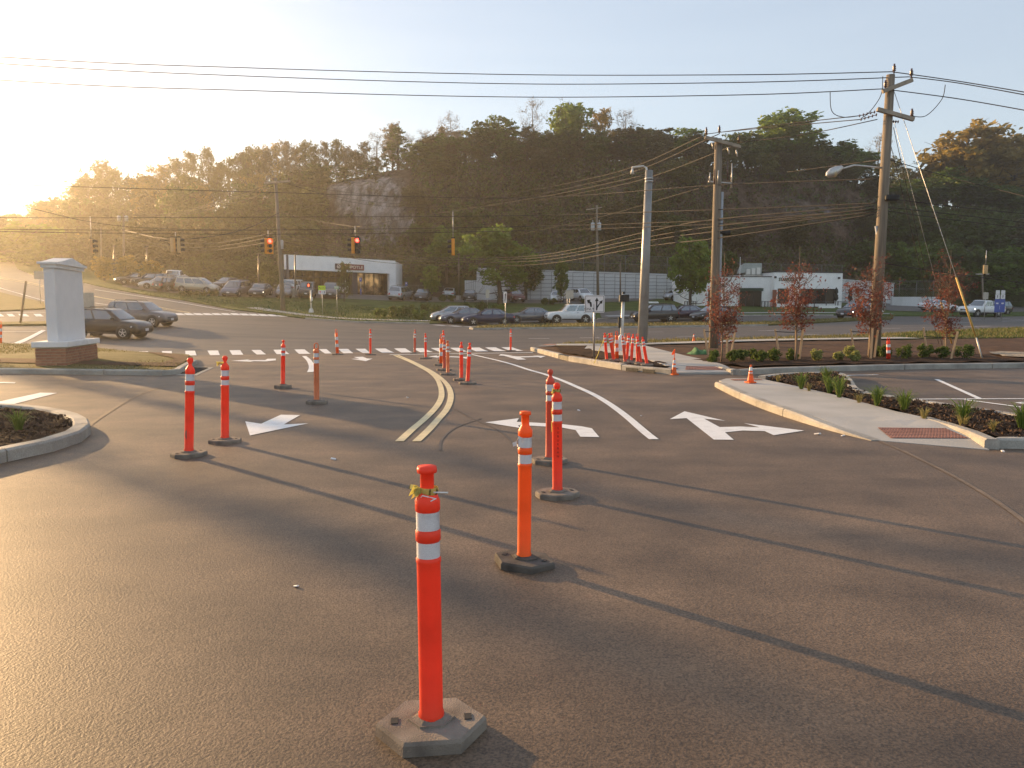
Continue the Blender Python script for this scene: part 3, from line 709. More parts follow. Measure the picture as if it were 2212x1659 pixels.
cl = [(1310.6, 777, 1306, 719, 'ball', 'red', 'leftmost gathered delineator, with a long strip of yellow tape hanging'), (1325.5, 777.5, 1316, 720, 'ball', 'red', 'second gathered delineator, leaning left beside the striped one'),
      (1325.5, 775, 1321, 719, 'T', 'dull', 'faded delineator behind the second of the gathered posts'), (1332.5, 775.5, 1332, 715, 'stripe', 'orange', 'thick striped orange delineator with loop top, tallest of the gathered posts'),
      (1350.5, 782, 1344.5, 724.5, 'ball', 'brick', 'dull gathered delineator leaning left in front of the pale post base'), (1353, 775.5, 1351, 719.7, 'stripe', 'dull', 'broad pale-banded delineator half hidden in the middle of the gathered posts'),
      (1353.5, 777.5, 1358.8, 719.7, 'loop', 'red', 'gathered red delineator with tall loop handle, leaning right'), (1363.6, 779.5, 1367.7, 721, 'ball', 'red', 'gathered red delineator leaning right, beside the loop-handled one'),
      (1377, 782.5, 1376.7, 721, 'loop', 'red', 'upright gathered delineator mostly behind a leaning one near the grey pole'), (1384.4, 783.8, 1377, 728.6, 'ball', 'red', 'gathered delineator leaning left, second from the right'),
      (1397.5, 786.3, 1387.7, 727.5, 'ball', 'red', 'rightmost gathered delineator, leaning left over the mulch')]
for i, (bx, by, tx, ty, st, cc, lb) in enumerate(cl):
    r, bt, h = delineator(bx, by, tx, ty, st, cc, lb, dz=DZM, bw=0.19, bt=0.035, group=GC, brz=i * .4)
    if i == 0: tape_knot(r, bt + h * .92, 0.03, tail=(0.32, 0.82), seed=4, n=6)
    if i == 9: tape_knot(r, bt + h * .80, 0.05, tail=(0.03, 0.3), seed=6, n=6)
delineator(1919, 775.5, 1919, 729, 'stripe', 'red', 'striped red delineator standing in the planting bed among the round shrubs', dz=0.13, base=False, group=None)

m_cone = plastic('cone_orange', (1.0, 0.22, 0.05))
def cone(bx, by, ty, label, flag=None, wide=1.0, dz=0.008):
    loc = G(bx, by, dz); loc.z = T(loc.x, loc.y) + dz; h = P(bx, ty, loc.y).z - loc.z
    root = thing('traffic_cone', label, 'traffic cone', loc, 0.3, 'traffic cones')
    w = 0.5 * h * wide
    a = MB(); a.box((0, 0, 0.015), (w, w, 0.03)); a.build('base', m_cone, root, bevel=0.006)
    r0, r1 = w * .36, h * .05
    rad = lambda z: r0 + (r1 - r0) * (z / h)
    a = MB(); a.lathe([(r0 * 1.12, 0.028), (r0, 0.05), (rad(h), h * .99), (rad(h) * .7, h)], 20); a.build('cone_body', m_cone, root)
    for z0, z1 in ((0.42, 0.58), (0.68, 0.88)):
        a = MB(); a.lathe([(rad(h * z0) + .003, h * z0), (rad(h * z1) + .003, h * z1)], 20, cap=False); a.build('reflective_band', m_refl, root)
    if flag:
        a = MB(); a.tube([(0, 0, h * .95), (0.01, 0, h * 1.52)], 0.008, 6); a.build('flag_stick', m_cone, root)
        a = MB(); a.prism([(-.005, .0, h * 1.5), (-.07, .02, h * 1.22), (-.05, -.01, h * 1.16), (.01, .01, h * 1.25)], (0.0, 0.008, 0)); a.build('flag', m_cone, root)
cone(1456, 809.5, 773, 'orange cone with a flag stick in its tip, at the ramp beside the drain inlet', flag=True, wide=0.85)
cone(1621, 827, 788, 'orange cone with a dirty white collar at the tip of the pavement island', wide=0.95, dz=0.125)
cone(1498.5, 738, 721.5, 'small far orange cone on the grass verge beside the wide road', dz=0.12)

# ------------------------------------------------------------------ monument pillar
m_pillar = M('white_stucco', (0.70, 0.69, 0.69), rough=0.75, var=0.03, scale=3, bump=0.15, bscale=80)
m_cap = M('cast_stone_white', (0.73, 0.72, 0.71), rough=0.7, var=0.05, scale=4, bump=0.12, bscale=50)
bricks_m = [M('brick_red_%d' % i, c, rough=0.85, var=0.14, scale=9, bump=0.35, bscale=40, spec=0.25) for i, c in enumerate(((0.33, 0.155, 0.10), (0.37, 0.18, 0.115), (0.29, 0.135, 0.092)))]
m_mortar = M('mortar', (0.38, 0.31, 0.25), rough=0.9, var=0.1, scale=12, bump=0.3)
corner = G(144, 785, 0.2); corner.z = T(corner.x, corner.y)
bdir = Vector((-0.208, 0.978, 0)); ndir = Vector((-0.978, -0.208, 0))
LB, WB, LC, WC = 2.6, 0.74, 2.2, 0.26
cen = corner + bdir * LB / 2 + ndir * WB / 2
pil = thing('monument_pillar', 'blank white monument sign column with gabled cap on a brick plinth', 'monument sign', (cen.x, cen.y, corner.z + 0.14), math.atan2(bdir.y, bdir.x))
a = MB(); a.box((0, 0, 0.22), (LB - .03, WB - .03, 0.60)); plinth = a.build('plinth', m_mortar, pil)
bh, bl, gap = 0.064, 0.205, 0.011
a = MB(); a.box((0, 0, 0), (bl, 0.05, bh)); bo = a.build('brick', bricks_m[0], bevel=0.004); full = []
for bm_ in bricks_m:
    me = bo.data.copy(); me.materials.clear(); me.materials.append(bm_); full.append(me)
bpy.data.objects.remove(bo)
for cidx in range(6):
    z = 0.04 + cidx * (bh + gap)
    for (length, off, ang) in ((LB, WB / 2, 0), (LB, -WB / 2, math.pi), (WB, LB / 2, math.pi / 2), (WB, -LB / 2, -math.pi / 2)):
        nb = int(round(length / (bl + gap))); pitch = length / nb; s0 = -length / 2 + (pitch / 2 if cidx % 2 else 0)
        k = 0
        xs_ = [s0 + pitch * (j + .5) for j in range(nb - (1 if cidx % 2 else 0))]
        items = [(x, pitch - gap) for x in xs_]
        if cidx % 2: items += [(-length / 2 + pitch / 4 + .012, pitch / 2 - gap), (length / 2 - pitch / 4 - .012, pitch / 2 - gap)]
        for x, w in items:
            o = link('brick', full[rnd.randrange(3)], plinth); o.scale = (w / bl, 1, 1)
            nrm = Vector((-math.sin(ang), math.cos(ang))); t_ = Vector((math.cos(ang), math.sin(ang)))
            p = t_ * x + nrm * (abs(off) - 0.018 + rnd.uniform(-.002, .002))
            o.location = (p.x, p.y, z); o.rotation_euler = (0, 0, ang)
a = MB(); a.box((0, 0, 0.56), (LB + .13, WB + .13, 0.15)); a.build('ledge', m_cap, pil, bevel=0.012)
HC = 1.96
a = MB(); a.box((0, 0, 0.635 + HC / 2), (LC, WC, HC)); a.build('column', m_pillar, pil, bevel=0.006)
zc = 0.635 + HC
def gable(over, z0, zt, pk):
    lx, ly = LC / 2 + over, WC / 2 + over
    pr = [(-lx, -ly, z0), (lx, -ly, z0), (lx, -ly, zt), (lx * .72, -ly, zt + pk * .16), (0, -ly, zt + pk), (-lx * .72, -ly, zt + pk * .16), (-lx, -ly, zt)]
    g_ = MB(); g_.prism(pr, (0, 2 * ly, 0)); return g_
gable(0.05, zc - .02, zc + .07, 0.165).build('cap_moulding', m_cap, pil)
gable(0.11, zc + .075, zc + .13, 0.165).build('cap', m_cap, pil)

# ------------------------------------------------------------------ signs
m_galv = M('galvanised_steel', (0.52, 0.51, 0.49), rough=0.42, var=0.1, scale=10, metal=0.7)
m_signw = M('sign_white', (0.74, 0.72, 0.71), rough=0.4, var=0.03)
m_signk = M('sign_black', (0.02, 0.02, 0.02), rough=0.5, var=0.1)
m_signback = M('sign_back_aluminium', (0.42, 0.39, 0.34), rough=0.5, var=0.08, metal=0.4)
m_signy = M('sign_lime', (0.62, 0.80, 0.03), rough=0.4, var=0.03)
m_signr = M('sign_red', (0.62, 0.07, 0.06), rough=0.4, var=0.05)
m_signb = M('sign_blue', (0.06, 0.10, 0.38), rough=0.4, var=0.06)
m_signg = M('sign_green', (0.28, 0.42, 0.27), rough=0.4, var=0.06)
def panel(w, h, z, mat, parent, name='panel', y=0.0, t=0.006, r=0.035):
    pts = []
    for cx, cz, a0 in ((w / 2 - r, h / 2 - r, 0), (-w / 2 + r, h / 2 - r, 90), (-w / 2 + r, -h / 2 + r, 180), (w / 2 - r, -h / 2 + r, 270)):
        for k in range(4): a_ = R(a0 + 30 * k); pts.append((cx + r * math.cos(a_), y, z + cz + r * math.sin(a_)))
    b_ = MB(); b_.prism(pts, (0, -t, 0)); return b_.build(name, mat, parent)
def flat(pts, mat, parent, y, name='symbol', t=0.002):
    b_ = MB(); b_.prism([(x, y, z) for x, z in pts], (0, -t, 0)); return b_.build(name, mat, parent)
def ring_panel(w, h, z, mat, parent, y, inset=0.02, lw=0.012, name='border'):
    b_ = MB(); W, H = w / 2 - inset, h / 2 - inset
    for x0, z0, x1, z1 in ((-W, H, W, H - lw), (-W, -H + lw, W, -H), (-W, H - lw, -W + lw, -H + lw), (W - lw, H - lw, W, -H + lw)):
        b_.prism([(x0, y, z + z0), (x1, y, z + z0), (x1, y, z + z1), (x0, y, z + z1)], (0, -.002, 0))
    return b_.build(name, mat, parent)
def sign(px, base_py, top_py, label, dz=0.1, name='road_sign', rz=0.0, post_r=0.03, cat='sign', lean=0.0, pmat=None, post_top=None, Y=None):
    g = G(px, base_py, dz) if Y is None else P(px, base_py, Y); loc = Vector((g.x, g.y, T(g.x, g.y) + dz)) if Y is None else g
    root = thing(name, label, cat, loc, rz); H = P(px, top_py, loc.y).z - loc.z
    b_ = MB(); b_.tube([(0, 0.02, -0.05), (lean, 0.02, H if post_top is None else post_top)], post_r, 8); b_.build('post', pmat or m_galv, root)
    return root, H, loc.y / F
s, H, u = sign(1283, 771, 637.5, 'white ONLY lane-arrow sign on a steel post in the corner mulch', dz=0.14)
w, h_ = 43 * u, 37.5 * u; z = H - h_ / 2
panel(w, h_, z, m_signw, s, y=-.02); ring_panel(w, h_, z, m_signk, s, -.027, inset=w * .035, lw=w * .018)
def S(pts): return [((x - 86) / 173 * w, z + (75 - y) / 150 * h_) for x, y in pts]
flat(S([(46, 100), (46, 85), (41, 72), (34, 66), (28, 75), (18, 42), (52, 38), (44, 50), (58, 62), (62, 80), (62, 100)]), m_signk, s, -.027)
flat(S([(98, 130), (98, 52), (88, 52), (105, 20), (122, 52), (110, 52), (110, 92), (122, 75), (133, 66), (126, 56), (156, 42), (150, 76), (142, 70), (128, 82), (112, 110), (110, 130)]), m_signk, s, -.027)
flat(S([(78, 145), (78, 78), (82, 78), (82, 145)]), m_signk, s, -.027, 'divider')
lettering('ONLY', s, (S([(40, 120)])[0][0], -.028, S([(40, 120)])[0][1]), h_ * 0.21, m_signk, name='lettering')
s.rotation_euler.z = 0.06

s, H, u = sign(697, 681.5, 617, 'lime and white TURNING vehicles YIELD TO pedestrians sign by the far kerb', dz=0.12)
w, h1, h2 = 15.6 * u, 9.6 * u, 8.6 * u
panel(w, h1, H - h1 / 2, m_signy, s, y=-.03); panel(w, h2, H - h1 - h2 / 2, m_signw, s, y=-.03, name='lower_panel')
ring_panel(w, h1, H - h1 / 2, m_signk, s, -.037, inset=w * .03, lw=w * .014)
zz = H - h1 / 2; flat([(-.42 * w, zz), (-.30 * w, zz + .22 * h1), (-.30 * w, zz + .1 * h1), (-.19 * w, zz + .05 * h1), (-.17 * w, zz - .28 * h1), (-.22 * w, zz - .28 * h1), (-.24 * w, zz - .02 * h1), (-.30 * w, zz - .03 * h1), (-.30 * w, zz - .16 * h1)], m_signk, s, -.038)
lettering('TURNING\nVEHICLES', s, (.16 * w, -.038, zz), h1 * .27, m_signk, xs=.8)
zz = H - h1 - h2 / 2; flat([(-.40 * w, zz + .3 * h2), (-.10 * w, zz + .3 * h2), (-.25 * w, zz - .32 * h2)], m_signr, s, -.037, 'yield_triangle'); flat([(-.31 * w, zz + .18 * h2), (-.19 * w, zz + .18 * h2), (-.25 * w, zz - .1 * h2)], m_signw, s, -.04, 'yield_centre')
lettering('TO', s, (.05 * w, -.038, zz), h2 * .32, m_signk)
flat([(.25 * w, zz - .36 * h2), (.29 * w, zz - .36 * h2), (.32 * w, zz - .1 * h2), (.36 * w, zz - .36 * h2), (.41 * w, zz - .34 * h2), (.36 * w, zz + .05 * h2), (.38 * w, zz + .16 * h2), (.35 * w, zz + .22 * h2), (.36 * w, zz + .36 * h2), (.30 * w, zz + .36 * h2), (.30 * w, zz + .22 * h2), (.25 * w, zz + .05 * h2), (.29 * w, zz)], m_signk, s, -.038, 'pedestrian')

s, H, u = sign(728.5, 684, 618, 'small pale green sign on a thin post right of the lime sign', dz=0.12, post_r=0.022)
panel(9.6 * u, 6.4 * u, H - 3.4 * u, m_signg, s, y=-.02); panel(7.5 * u, 1.2 * u, H - 2.2 * u, m_signw, s, name='stripe', y=-.027, r=.01)
s, H, u = sign(1091.5, 705, 630, 'white arrow sign on a post at the median nose, glowing in the sun', dz=0.14, rz=-0.75)
panel(10 * u, 24 * u, H - 12 * u, m_signw, s, y=-.02); zz = H - 12 * u; flat([(-1.5 * u, zz - 9 * u), (.5 * u, zz - 9 * u), (2.4 * u, zz + 4 * u), (3.6 * u, zz + 3.5 * u), (2.2 * u, zz + 9 * u), (-1.5 * u, zz + 5 * u), (0, zz + 4.5 * u)], m_signk, s, -.027)
s, H, u = sign(1053, 670, 625.5, 'tan sign back on a post behind the dark sedan queue', dz=0.12, rz=0.5)
panel(9 * u, 18 * u, H - 9 * u, m_signback, s, y=-.02)
s, H, u = sign(1230, 690, 626.5, 'wide pale sign back above the white SUV roof', dz=0.12, rz=0.2, post_r=0.02)
panel(17 * u, 18 * u, H - 9 * u, m_signback, s, y=-.02); b_ = MB(); b_.tube([(-5 * u, .02, 0), (-5 * u, .02, H)], .03, 6); b_.build('post', m_galv, s)
s, H, u = sign(196, 724, 632, 'large tan sign back on a square post beside the white column', dz=0.02, post_r=0.06, pmat=m_signback)
panel(24 * u, 42 * u, H - 21 * u, m_signback, s, y=-.03)
s, H, u = sign(88, 655, 585, 'tan sign back on the grass corner left of the white column', dz=0.11, rz=.2)
panel(20 * u, 17 * u, H - 9 * u, m_signback, s, y=-.02)
m_wood = M('weathered_timber', (0.30, 0.22, 0.14), rough=0.85, var=0.25, scale=6, bump=0.4, stretch=(6, 6, 0.6))
s, H, u = sign(43.5, 697, 607, 'bare leaning timber stake at the far-left verge', dz=0.12, name='timber_stake', cat='stake', lean=0.55, pmat=m_wood, post_r=0.07)
for px_, y0, y1, lb in ((779.5, 637, 600, 'blue accessible-parking sign on a tall post before the restaurant door'), (878, 642, 609, 'blue accessible-parking sign behind the silver minivan')):
    s, H, u = sign(px_, y0, y1, lb, dz=0.15); panel(5.2 * u, 8 * u, H - 4 * u, m_signb, s, y=-.03); panel(2 * u, 3 * u, H - 3 * u, m_signw, s, name='symbol', y=-.038, r=.01)
    b_ = MB(); b_.tube([(0, 0, 0), (0, 0, H * .36)], .09, 8); b_.build('bollard_sleeve', m_signb, s)
# twin route signs at the right
for k, (px_, lb) in enumerate(((2151.5, 'left one of two blue route signs with a white 1 shield, behind the pickup bed'), (2163, 'right one of two blue route signs with a white 1 shield, behind the pickup bed'))):
    s, H, u = sign(px_, 690, 627, lb, dz=0.12, post_r=0.03)
    panel(8.6 * u, 8 * u, H - 4 * u, m_signw, s, y=-.03, name='top_plate'); panel(9.6 * u, 10 * u, H - 13.5 * u, m_signw, s, y=-.03, name='shield', r=.2 if 9.6 * u > .5 else .05); panel(11 * u, 28 * u, H - 33 * u, m_signb, s, y=-.03, name='lower_panel')
    lettering('1', s, (0, -.04, H - 13.5 * u), 7.5 * u, m_signk, bold=.01)
    panel(5 * u, 3 * u, H - 28 * u, m_signw, s, y=-.038, name='arrow_plate', r=.02)
s, H, u = sign(2126, 691, 631, 'grey sign back on a post in front of the white pickup', dz=0.12, rz=.1); panel(12 * u, 15 * u, H - 8 * u, m_signback, s, y=-.02)
s, H, u = sign(1847, 672, 634.5, 'small grey sign before the low concrete wall right of the cafe', dz=0.14); panel(11 * u, 12 * u, H - 6 * u, m_signback, s, y=-.02)
s, H, u = sign(1911, 672, 638, 'small leaning white sign by the low concrete wall', dz=0.14, lean=.15); panel(7 * u, 12 * u, H - 6 * u, m_signw, s, y=-.02); panel(4 * u, 3 * u, H - 9 * u, m_signk, s, y=-.028, name='print', r=.01)
s, H, u = sign(1435, 650, 627, 'narrow grey sign on a dark post before the retaining wall', dz=0.12, post_r=.03); panel(3 * u, 7 * u, H - 4 * u, m_signback, s, y=-.02, r=.01)

# pedestrian signals
m_casing = M('signal_black_casing', (0.022, 0.02, 0.018), rough=0.45, var=0.1)
m_postw = M('signal_post_aluminium', (0.62, 0.61, 0.58), rough=0.4, var=0.06, metal=0.3)
m_hand = M('signal_hand_red', (0.9, 0.12, 0.05), rough=0.5, var=0.02, emit=(1.0, 0.10, 0.04, 2.2))
s, H, u = sign(1342, 757, 636, 'pedestrian signal with black box head on a white post behind the gathered delineators', dz=0.15, name='pedestrian_signal', cat='pedestrian signal', post_r=0.062, pmat=m_postw, post_top=2.1, lean=.06)
b_ = MB(); b_.box((0.08, 0, H - 8 * u), (20 * u, 14 * u, 15 * u)); b_.build('signal_box', m_casing, s, bevel=.01); b_ = MB(); b_.lathe([(.035, 0), (.05, .05), (.035, .1)], 10, (.06, .02, 2.09)); b_.build('bracket', m_casing, s)
b_ = MB(); b_.box((-.09, 0, 1.05), (.08, .1, .4)); b_.build('push_button', m_casing, s, bevel=.01)
b_ = MB(); b_.lathe([(.2, 0), (.17, .5), (.08, .58)], 4, ph=.5, smooth=False); b_.build('pedestal', m_cap, s)
s, H, u = sign(672.5, 675, 611, 'white pedestrian signal post showing a red hand on the far corner lawn', dz=0.11, name='pedestrian_signal', cat='pedestrian signal', post_r=0.085, pmat=m_postw, post_top=2.25)
b_ = MB(); b_.box((-.16, 0, H - 5 * u), (8.5 * u, 9 * u, 10 * u)); b_.build('signal_box', m_casing, s, bevel=.01); flat([(-.16 - 1.1 * u, H - 8 * u), (-.16 + 1.3 * u, H - 8 * u), (-.16 + 1.5 * u, H - 4 * u), (-.16, H - 2 * u), (-.16 - 1.3 * u, H - 4 * u)], m_hand, s, -4.7 * u, 'hand_symbol', .01)
b_ = MB(); b_.box((.1, -.09, H * .46), (.2, .05, .36)); b_.build('instruction_plate', m_signw, s); b_ = MB(); b_.box((.04, -.1, H * .35), (.1, .08, .1)); b_.build('push_button', m_casing, s)
b_ = MB(); b_.lathe([(.3, -.05), (.3, .1), (.2, .38), (.13, .42)], 4, ph=.5, smooth=False); b_.build('pedestal', m_postw, s)
# ------------------------------------------------------------------ buildings
m_bwhite = M('white_render', (0.84, 0.835, 0.83), rough=0.8, var=0.05, scale=0.8, bump=0.1, bscale=20)
m_dkframe = M('dark_window_frame', (0.03, 0.03, 0.036), rough=0.5, var=0.1)
m_navy = M('slate_cladding', (0.06, 0.062, 0.08), rough=0.7, var=0.1, scale=3)
m_glass = M('warm_reflection_glass', (0.50, 0.30, 0.15), rough=0.04, c2=(0.10, 0.055, 0.03), scale=1.3, bump=0.35, bscale=1.1, spec=1.0, ramp=(0.42, 0.6), metal=0.8)  # warm reflections painted into the glass colour as orange and dark patches
m_dglass = M('dark_shop_glass', (0.02, 0.018, 0.017), rough=0.15, var=0.3, scale=0.8, bump=0.03, bscale=0.8, spec=0.25)
m_roof = M('roof_membrane', (0.35, 0.34, 0.33), rough=0.8, var=0.1)
m_maroon = M('sign_maroon', (0.20, 0.032, 0.028), rough=0.5, var=0.08)
m_plum = M('sign_plum', (0.075, 0.03, 0.03), rough=0.5, var=0.08)
m_beige = M('sign_letters_beige', (0.66, 0.56, 0.48), rough=0.5, var=0.03)
m_lgreen = M('letters_dark_green', (0.03, 0.06, 0.035), rough=0.5, var=0.1)
m_hvac = M('hvac_grey_paint', (0.36, 0.39, 0.37), rough=0.6, var=0.1, scale=3)
class Facade:
    def __init__(s, pxa, Ya, pxb, Yb, z0):
        s.A = Vector(((pxa - 1106) / F * Ya * 1.0, Ya, z0)); s.B = Vector(((pxb - 1106) / F * Yb, Yb, z0))
        # ray slope with pitch: x / y is constant along a column near the horizon rows
        s.d = (s.B - s.A); s.L = s.d.length; s.ang = math.atan2(s.d.y, s.d.x)
    def x(s, px, py=620):
        d = ray(px, py); k = d.x / d.y; t = (k * s.A.y - s.A.x) / (s.d.x - k * s.d.y); return t * s.L
    def z(s, px, py):
        d = ray(px, py); k = d.x / d.y; t = (k * s.A.y - s.A.x) / (s.d.x - k * s.d.y); Y = s.A.y + t * s.d.y
        return P(px, py, Y).z - s.A.z
def bx(name, x0, x1, y0, y1, z0, z1, mat, parent, bevel=0.0):
    b_ = MB(); b_.box(((x0 + x1) / 2, (y0 + y1) / 2, (z0 + z1) / 2), (x1 - x0, y1 - y0, z1 - z0)); return b_.build(name, mat, parent, bevel=bevel)

fa = Facade(623, 99, 856.7, 112, 3.45)
ra = thing('restaurant', 'white flat-roofed restaurant with brown reflecting windows and a maroon name sign', 'building', fa.A, fa.ang)
W_ = fa.L; ZF, ZR = 3.15, 5.02; xp = fa.x(841.7); DEP = 13.0
bx('fascia', 0, W_, 0, 0.5, ZF, ZR, m_bwhite, ra); bx('pier', xp, W_, 0, 0.5, -.6, ZF, m_bwhite, ra)
rot_ = Matrix.Rotation(-fa.ang, 3, 'Z')
c3 = rot_ @ (P(869.5, 600, 119) - fa.A); c4 = rot_ @ (P(640, 600, 117) - fa.A)
for nm_w, a_, c_, mt_, zt_ in (('side_wall', Vector((W_, .02, 0)), c3, m_bwhite, ZR - .12), ('rear_wall', c3, c4, m_navy, ZR - .3), ('side_wall', c4, Vector((0.0, .02, 0)), m_navy, ZR - .02)):
    dd_ = (c_ - a_); n2_ = Vector((-dd_.y, dd_.x, 0)).normalized() * .3; b_ = MB(); b_.prism([(a_.x, a_.y, -.8), (c_.x, c_.y, -.8), (c_.x, c_.y, zt_), (a_.x, a_.y, zt_)], n2_); b_.build(nm_w, mt_, ra)
b_ = MB(); b_.prism([(.3, .5, ZR - .7), (W_ - .4, .5, ZR - .7), (c3.x - .4, c3.y - .2, ZR - .7), (c4.x + .3, c4.y - .2, ZR - .7)], (0, 0, .2)); b_.build('roof', m_roof, ra)
bx('soffit', .02, W_ - .02, .5, 1.6, ZF - .02, ZF + .1, m_navy, ra)
YG = 1.3
x_l0, x_l1, x_c1, x_r1 = fa.x(628), fa.x(768), fa.x(779), xp
bx('cladding', 0.02, x_l0, .45, YG + .2, -.6, ZF - .02, m_navy, ra); bx('cladding', x_l1, x_c1, .7, YG + .2, -.6, ZF - .02, m_navy, ra)
bx('sill', x_l0, x_l1, YG - .1, YG + .2, -.6, 0.12, m_navy, ra); bx('sill', x_c1, x_r1, YG - .1, YG + .2, -.6, .12, m_navy, ra)
def glazing(x0, x1, cuts, z0, z1, tr, parent, y, gm, fm):
    xs_ = [x0] + cuts + [x1]
    for i, (a_, b2) in enumerate(zip(xs_, xs_[1:])):
        wdw = bx('window', a_, b2, y, y + .03, z0, z1, gm, parent) if not tr else None
        if tr:
            wdw = bx('window', a_, b2, y, y + .03, z0, tr - .03, gm, parent); bx('transom_pane', a_, b2, y, y + .03, tr + .03, z1, gm, wdw)
        bx('frame', a_ - .04, a_ + .04, y - .05, y + .06, z0, z1, fm, wdw)
    bx('mullion', x1 - .04, x1 + .04, y - .05, y + .06, z0, z1, fm, parent)
    if tr: bx('transom', x0, x1, y - .06, y + .07, tr - .04, tr + .04, fm, parent)
glazing(x_l0, x_l1, [fa.x(p) for p in (645, 665, 689, 706, 722, 738, 757)], .12, ZF - .02, 2.35, ra, YG, m_glass, m_dkframe)
glazing(x_c1, x_r1, [fa.x(p) for p in (800, 820)], .12, ZF - .02, None, ra, YG, m_glass, m_dkframe)
bx('door_frame', fa.x(757), fa.x(757) + .1, YG - .12, YG - .02, .0, 2.35, m_galv, ra); bx('door_handle', fa.x(764), fa.x(764) + .05, YG - .12, YG - .06, .8, 1.4, m_galv, ra)
xs0, xs1 = fa.x(723.5, 575), fa.x(785, 577); zs0, zs1 = fa.z(750, 583), fa.z(750, 570.5); xe = fa.x(736.5, 575)
sg = bx('name_sign', xe, xs1, -.16, -.01, zs0, zs1, m_maroon, ra, .01); em = bx('emblem_panel', xs0, xe - .02, -.16, -.01, zs0, zs1, m_plum, ra, .01)
hs = zs1 - zs0; zc_ = (zs0 + zs1) / 2
lettering('CHIPOTLE', sg, ((xe + xs1) / 2, -.165, zc_ - .02), hs * .72, m_beige, xs=(xs1 - xe) * .92 / (hs * .72 * 4.75), bold=.012)
cxm = (xs0 + xe) / 2; b_ = MB(); b_.prism([(cxm + hs * .38 * math.cos(t), -.16, zc_ + hs * .38 * math.sin(t)) for t in np.linspace(0, 2 * math.pi, 21)[:-1]], (0, -.015, 0)); b_.build('emblem', m_beige, em)
flat([(cxm + hs * q[0], zc_ + hs * q[1]) for q in ((-.22, .2), (-.08, .24), (.1, .16), (.22, -.02), (.26, -.22), (.14, -.08), (.02, .02), (-.12, .02), (-.24, .08))], m_plum, em, -.176, 'pepper_mark', .004)
for k, (p0, w0, h0) in enumerate(((738, 2.4, .75), (778, 1.1, .5), (800, .9, .35))): bx('roof_vent', fa.x(p0), fa.x(p0) + w0, 4, 5.5, ZR - .5, ZR + h0 * .6, m_hvac, ra)
bx('path', x_l1 - 3, W_, -1.6, -.02, -.9, -.02, m_walk, ra)

# cafe on the right
zb_ = 1.45
fb = Facade(1668.5, 98, 1814, 100.5, zb_)
rb = thing('cafe', 'white cafe with a tall boxy front, dark windows and green lettering', 'building', fb.A, fb.ang)
Wb = fb.L; Hb = fb.z(1740, 589)
bx('wall', 0, fb.x(1680), 0, .4, -.5, Hb, m_bwhite, rb); bx('wall', fb.x(1680), fb.x(1806.5), 0, .4, fb.z(1740, 623.5), Hb, m_bwhite, rb); bx('wall', fb.x(1806.5), Wb, 0, .4, -.5, Hb, m_bwhite, rb)
bx('wall', fb.x(1680), fb.x(1806.5), 0, .4, -.5, fb.z(1740, 656), m_bwhite, rb); bx('side_wall', Wb - .35, Wb, .4, 12, -.5, Hb, m_bwhite, rb); bx('side_wall', 0, .35, .4, 12, -.5, Hb, m_bwhite, rb); bx('roof', -.05, Wb + .05, -.05, 12, Hb, Hb + .12, m_dkframe, rb)
glazing(fb.x(1680), fb.x(1707), [fb.x(1693)], fb.z(1740, 656), fb.z(1740, 623.5), None, rb, .3, m_dglass, m_dkframe)
bx('wall', fb.x(1707), fb.x(1729), -.01, .38, fb.z(1740, 656), fb.z(1740, 623.5), m_bwhite, rb)
glazing(fb.x(1729), fb.x(1806.5), [fb.x(1748), fb.x(1768), fb.x(1787)], fb.z(1740, 656), fb.z(1740, 624), None, rb, .3, m_dglass, m_dkframe)
bx('door', fb.x(1669), fb.x(1678), -.03, .0, -.3, fb.z(1672, 626), M('door_oxblood', (0.22, 0.07, 0.04), rough=.5), rb)
for p0 in (1671.5, 1729, 1809): bx('wall_lamp', fb.x(p0), fb.x(p0) + .22, -.22, 0, Hb - .75, Hb - .5, m_dkframe, rb)
xa_, xb2 = fb.x(1680), fb.x(1722); hh = fb.z(1700, 600.3) - fb.z(1700, 607.8)
lettering('STARBUCKS', rb, ((xa_ + xb2) / 2, -.03, fb.z(1700, 604)), hh * 1.35, m_lgreen, xs=(xb2 - xa_) / (hh * 1.35 * 5.9), bold=.012, extr=.03)
fc = Facade(1480, 99, 1668, 98.6, zb_)
rc = thing('cafe_wing', 'low white wing of the cafe with a dark awning opening, left of its tall front', 'building', fc.A, fc.ang)
Hc = fc.z(1600, 598.5)
bx('wall', 0, fc.x(1530), 0, .4, -.5, Hc, m_bwhite, rc); bx('wall', fc.x(1530), fc.x(1550), 0, .4, fc.z(1540, 626), Hc, m_bwhite, rc); bx('wall', fc.x(1550), fc.x(1596), 0, .4, -.5, Hc, m_bwhite, rc); bx('wall', fc.x(1596), fc.x(1646), 0, .4, fc.z(1600, 622), Hc, m_bwhite, rc); bx('wall', fc.x(1646), fc.L - .02, 0, .4, -.5, Hc, m_bwhite, rc)
bx('side_wall', 0, .35, .4, 11, -.5, Hc, m_bwhite, rc); bx('roof', -.05, fc.L - .06, -.05, 11, Hc, Hc + .1, m_dkframe, rc)
glazing(fc.x(1596), fc.x(1646), [fc.x(1613), fc.x(1630)], -.3, fc.z(1600, 628), None, rc, .3, m_dglass, m_dkframe); bx('awning', fc.x(1596), fc.x(1646), -.7, .3, fc.z(1600, 629), fc.z(1600, 623), M('green_awning', (0.02, 0.05, 0.035), rough=.7), rc)
bx('door', fc.x(1530), fc.x(1550), .2, .25, -.4, fc.z(1540, 626), m_dglass, rc)
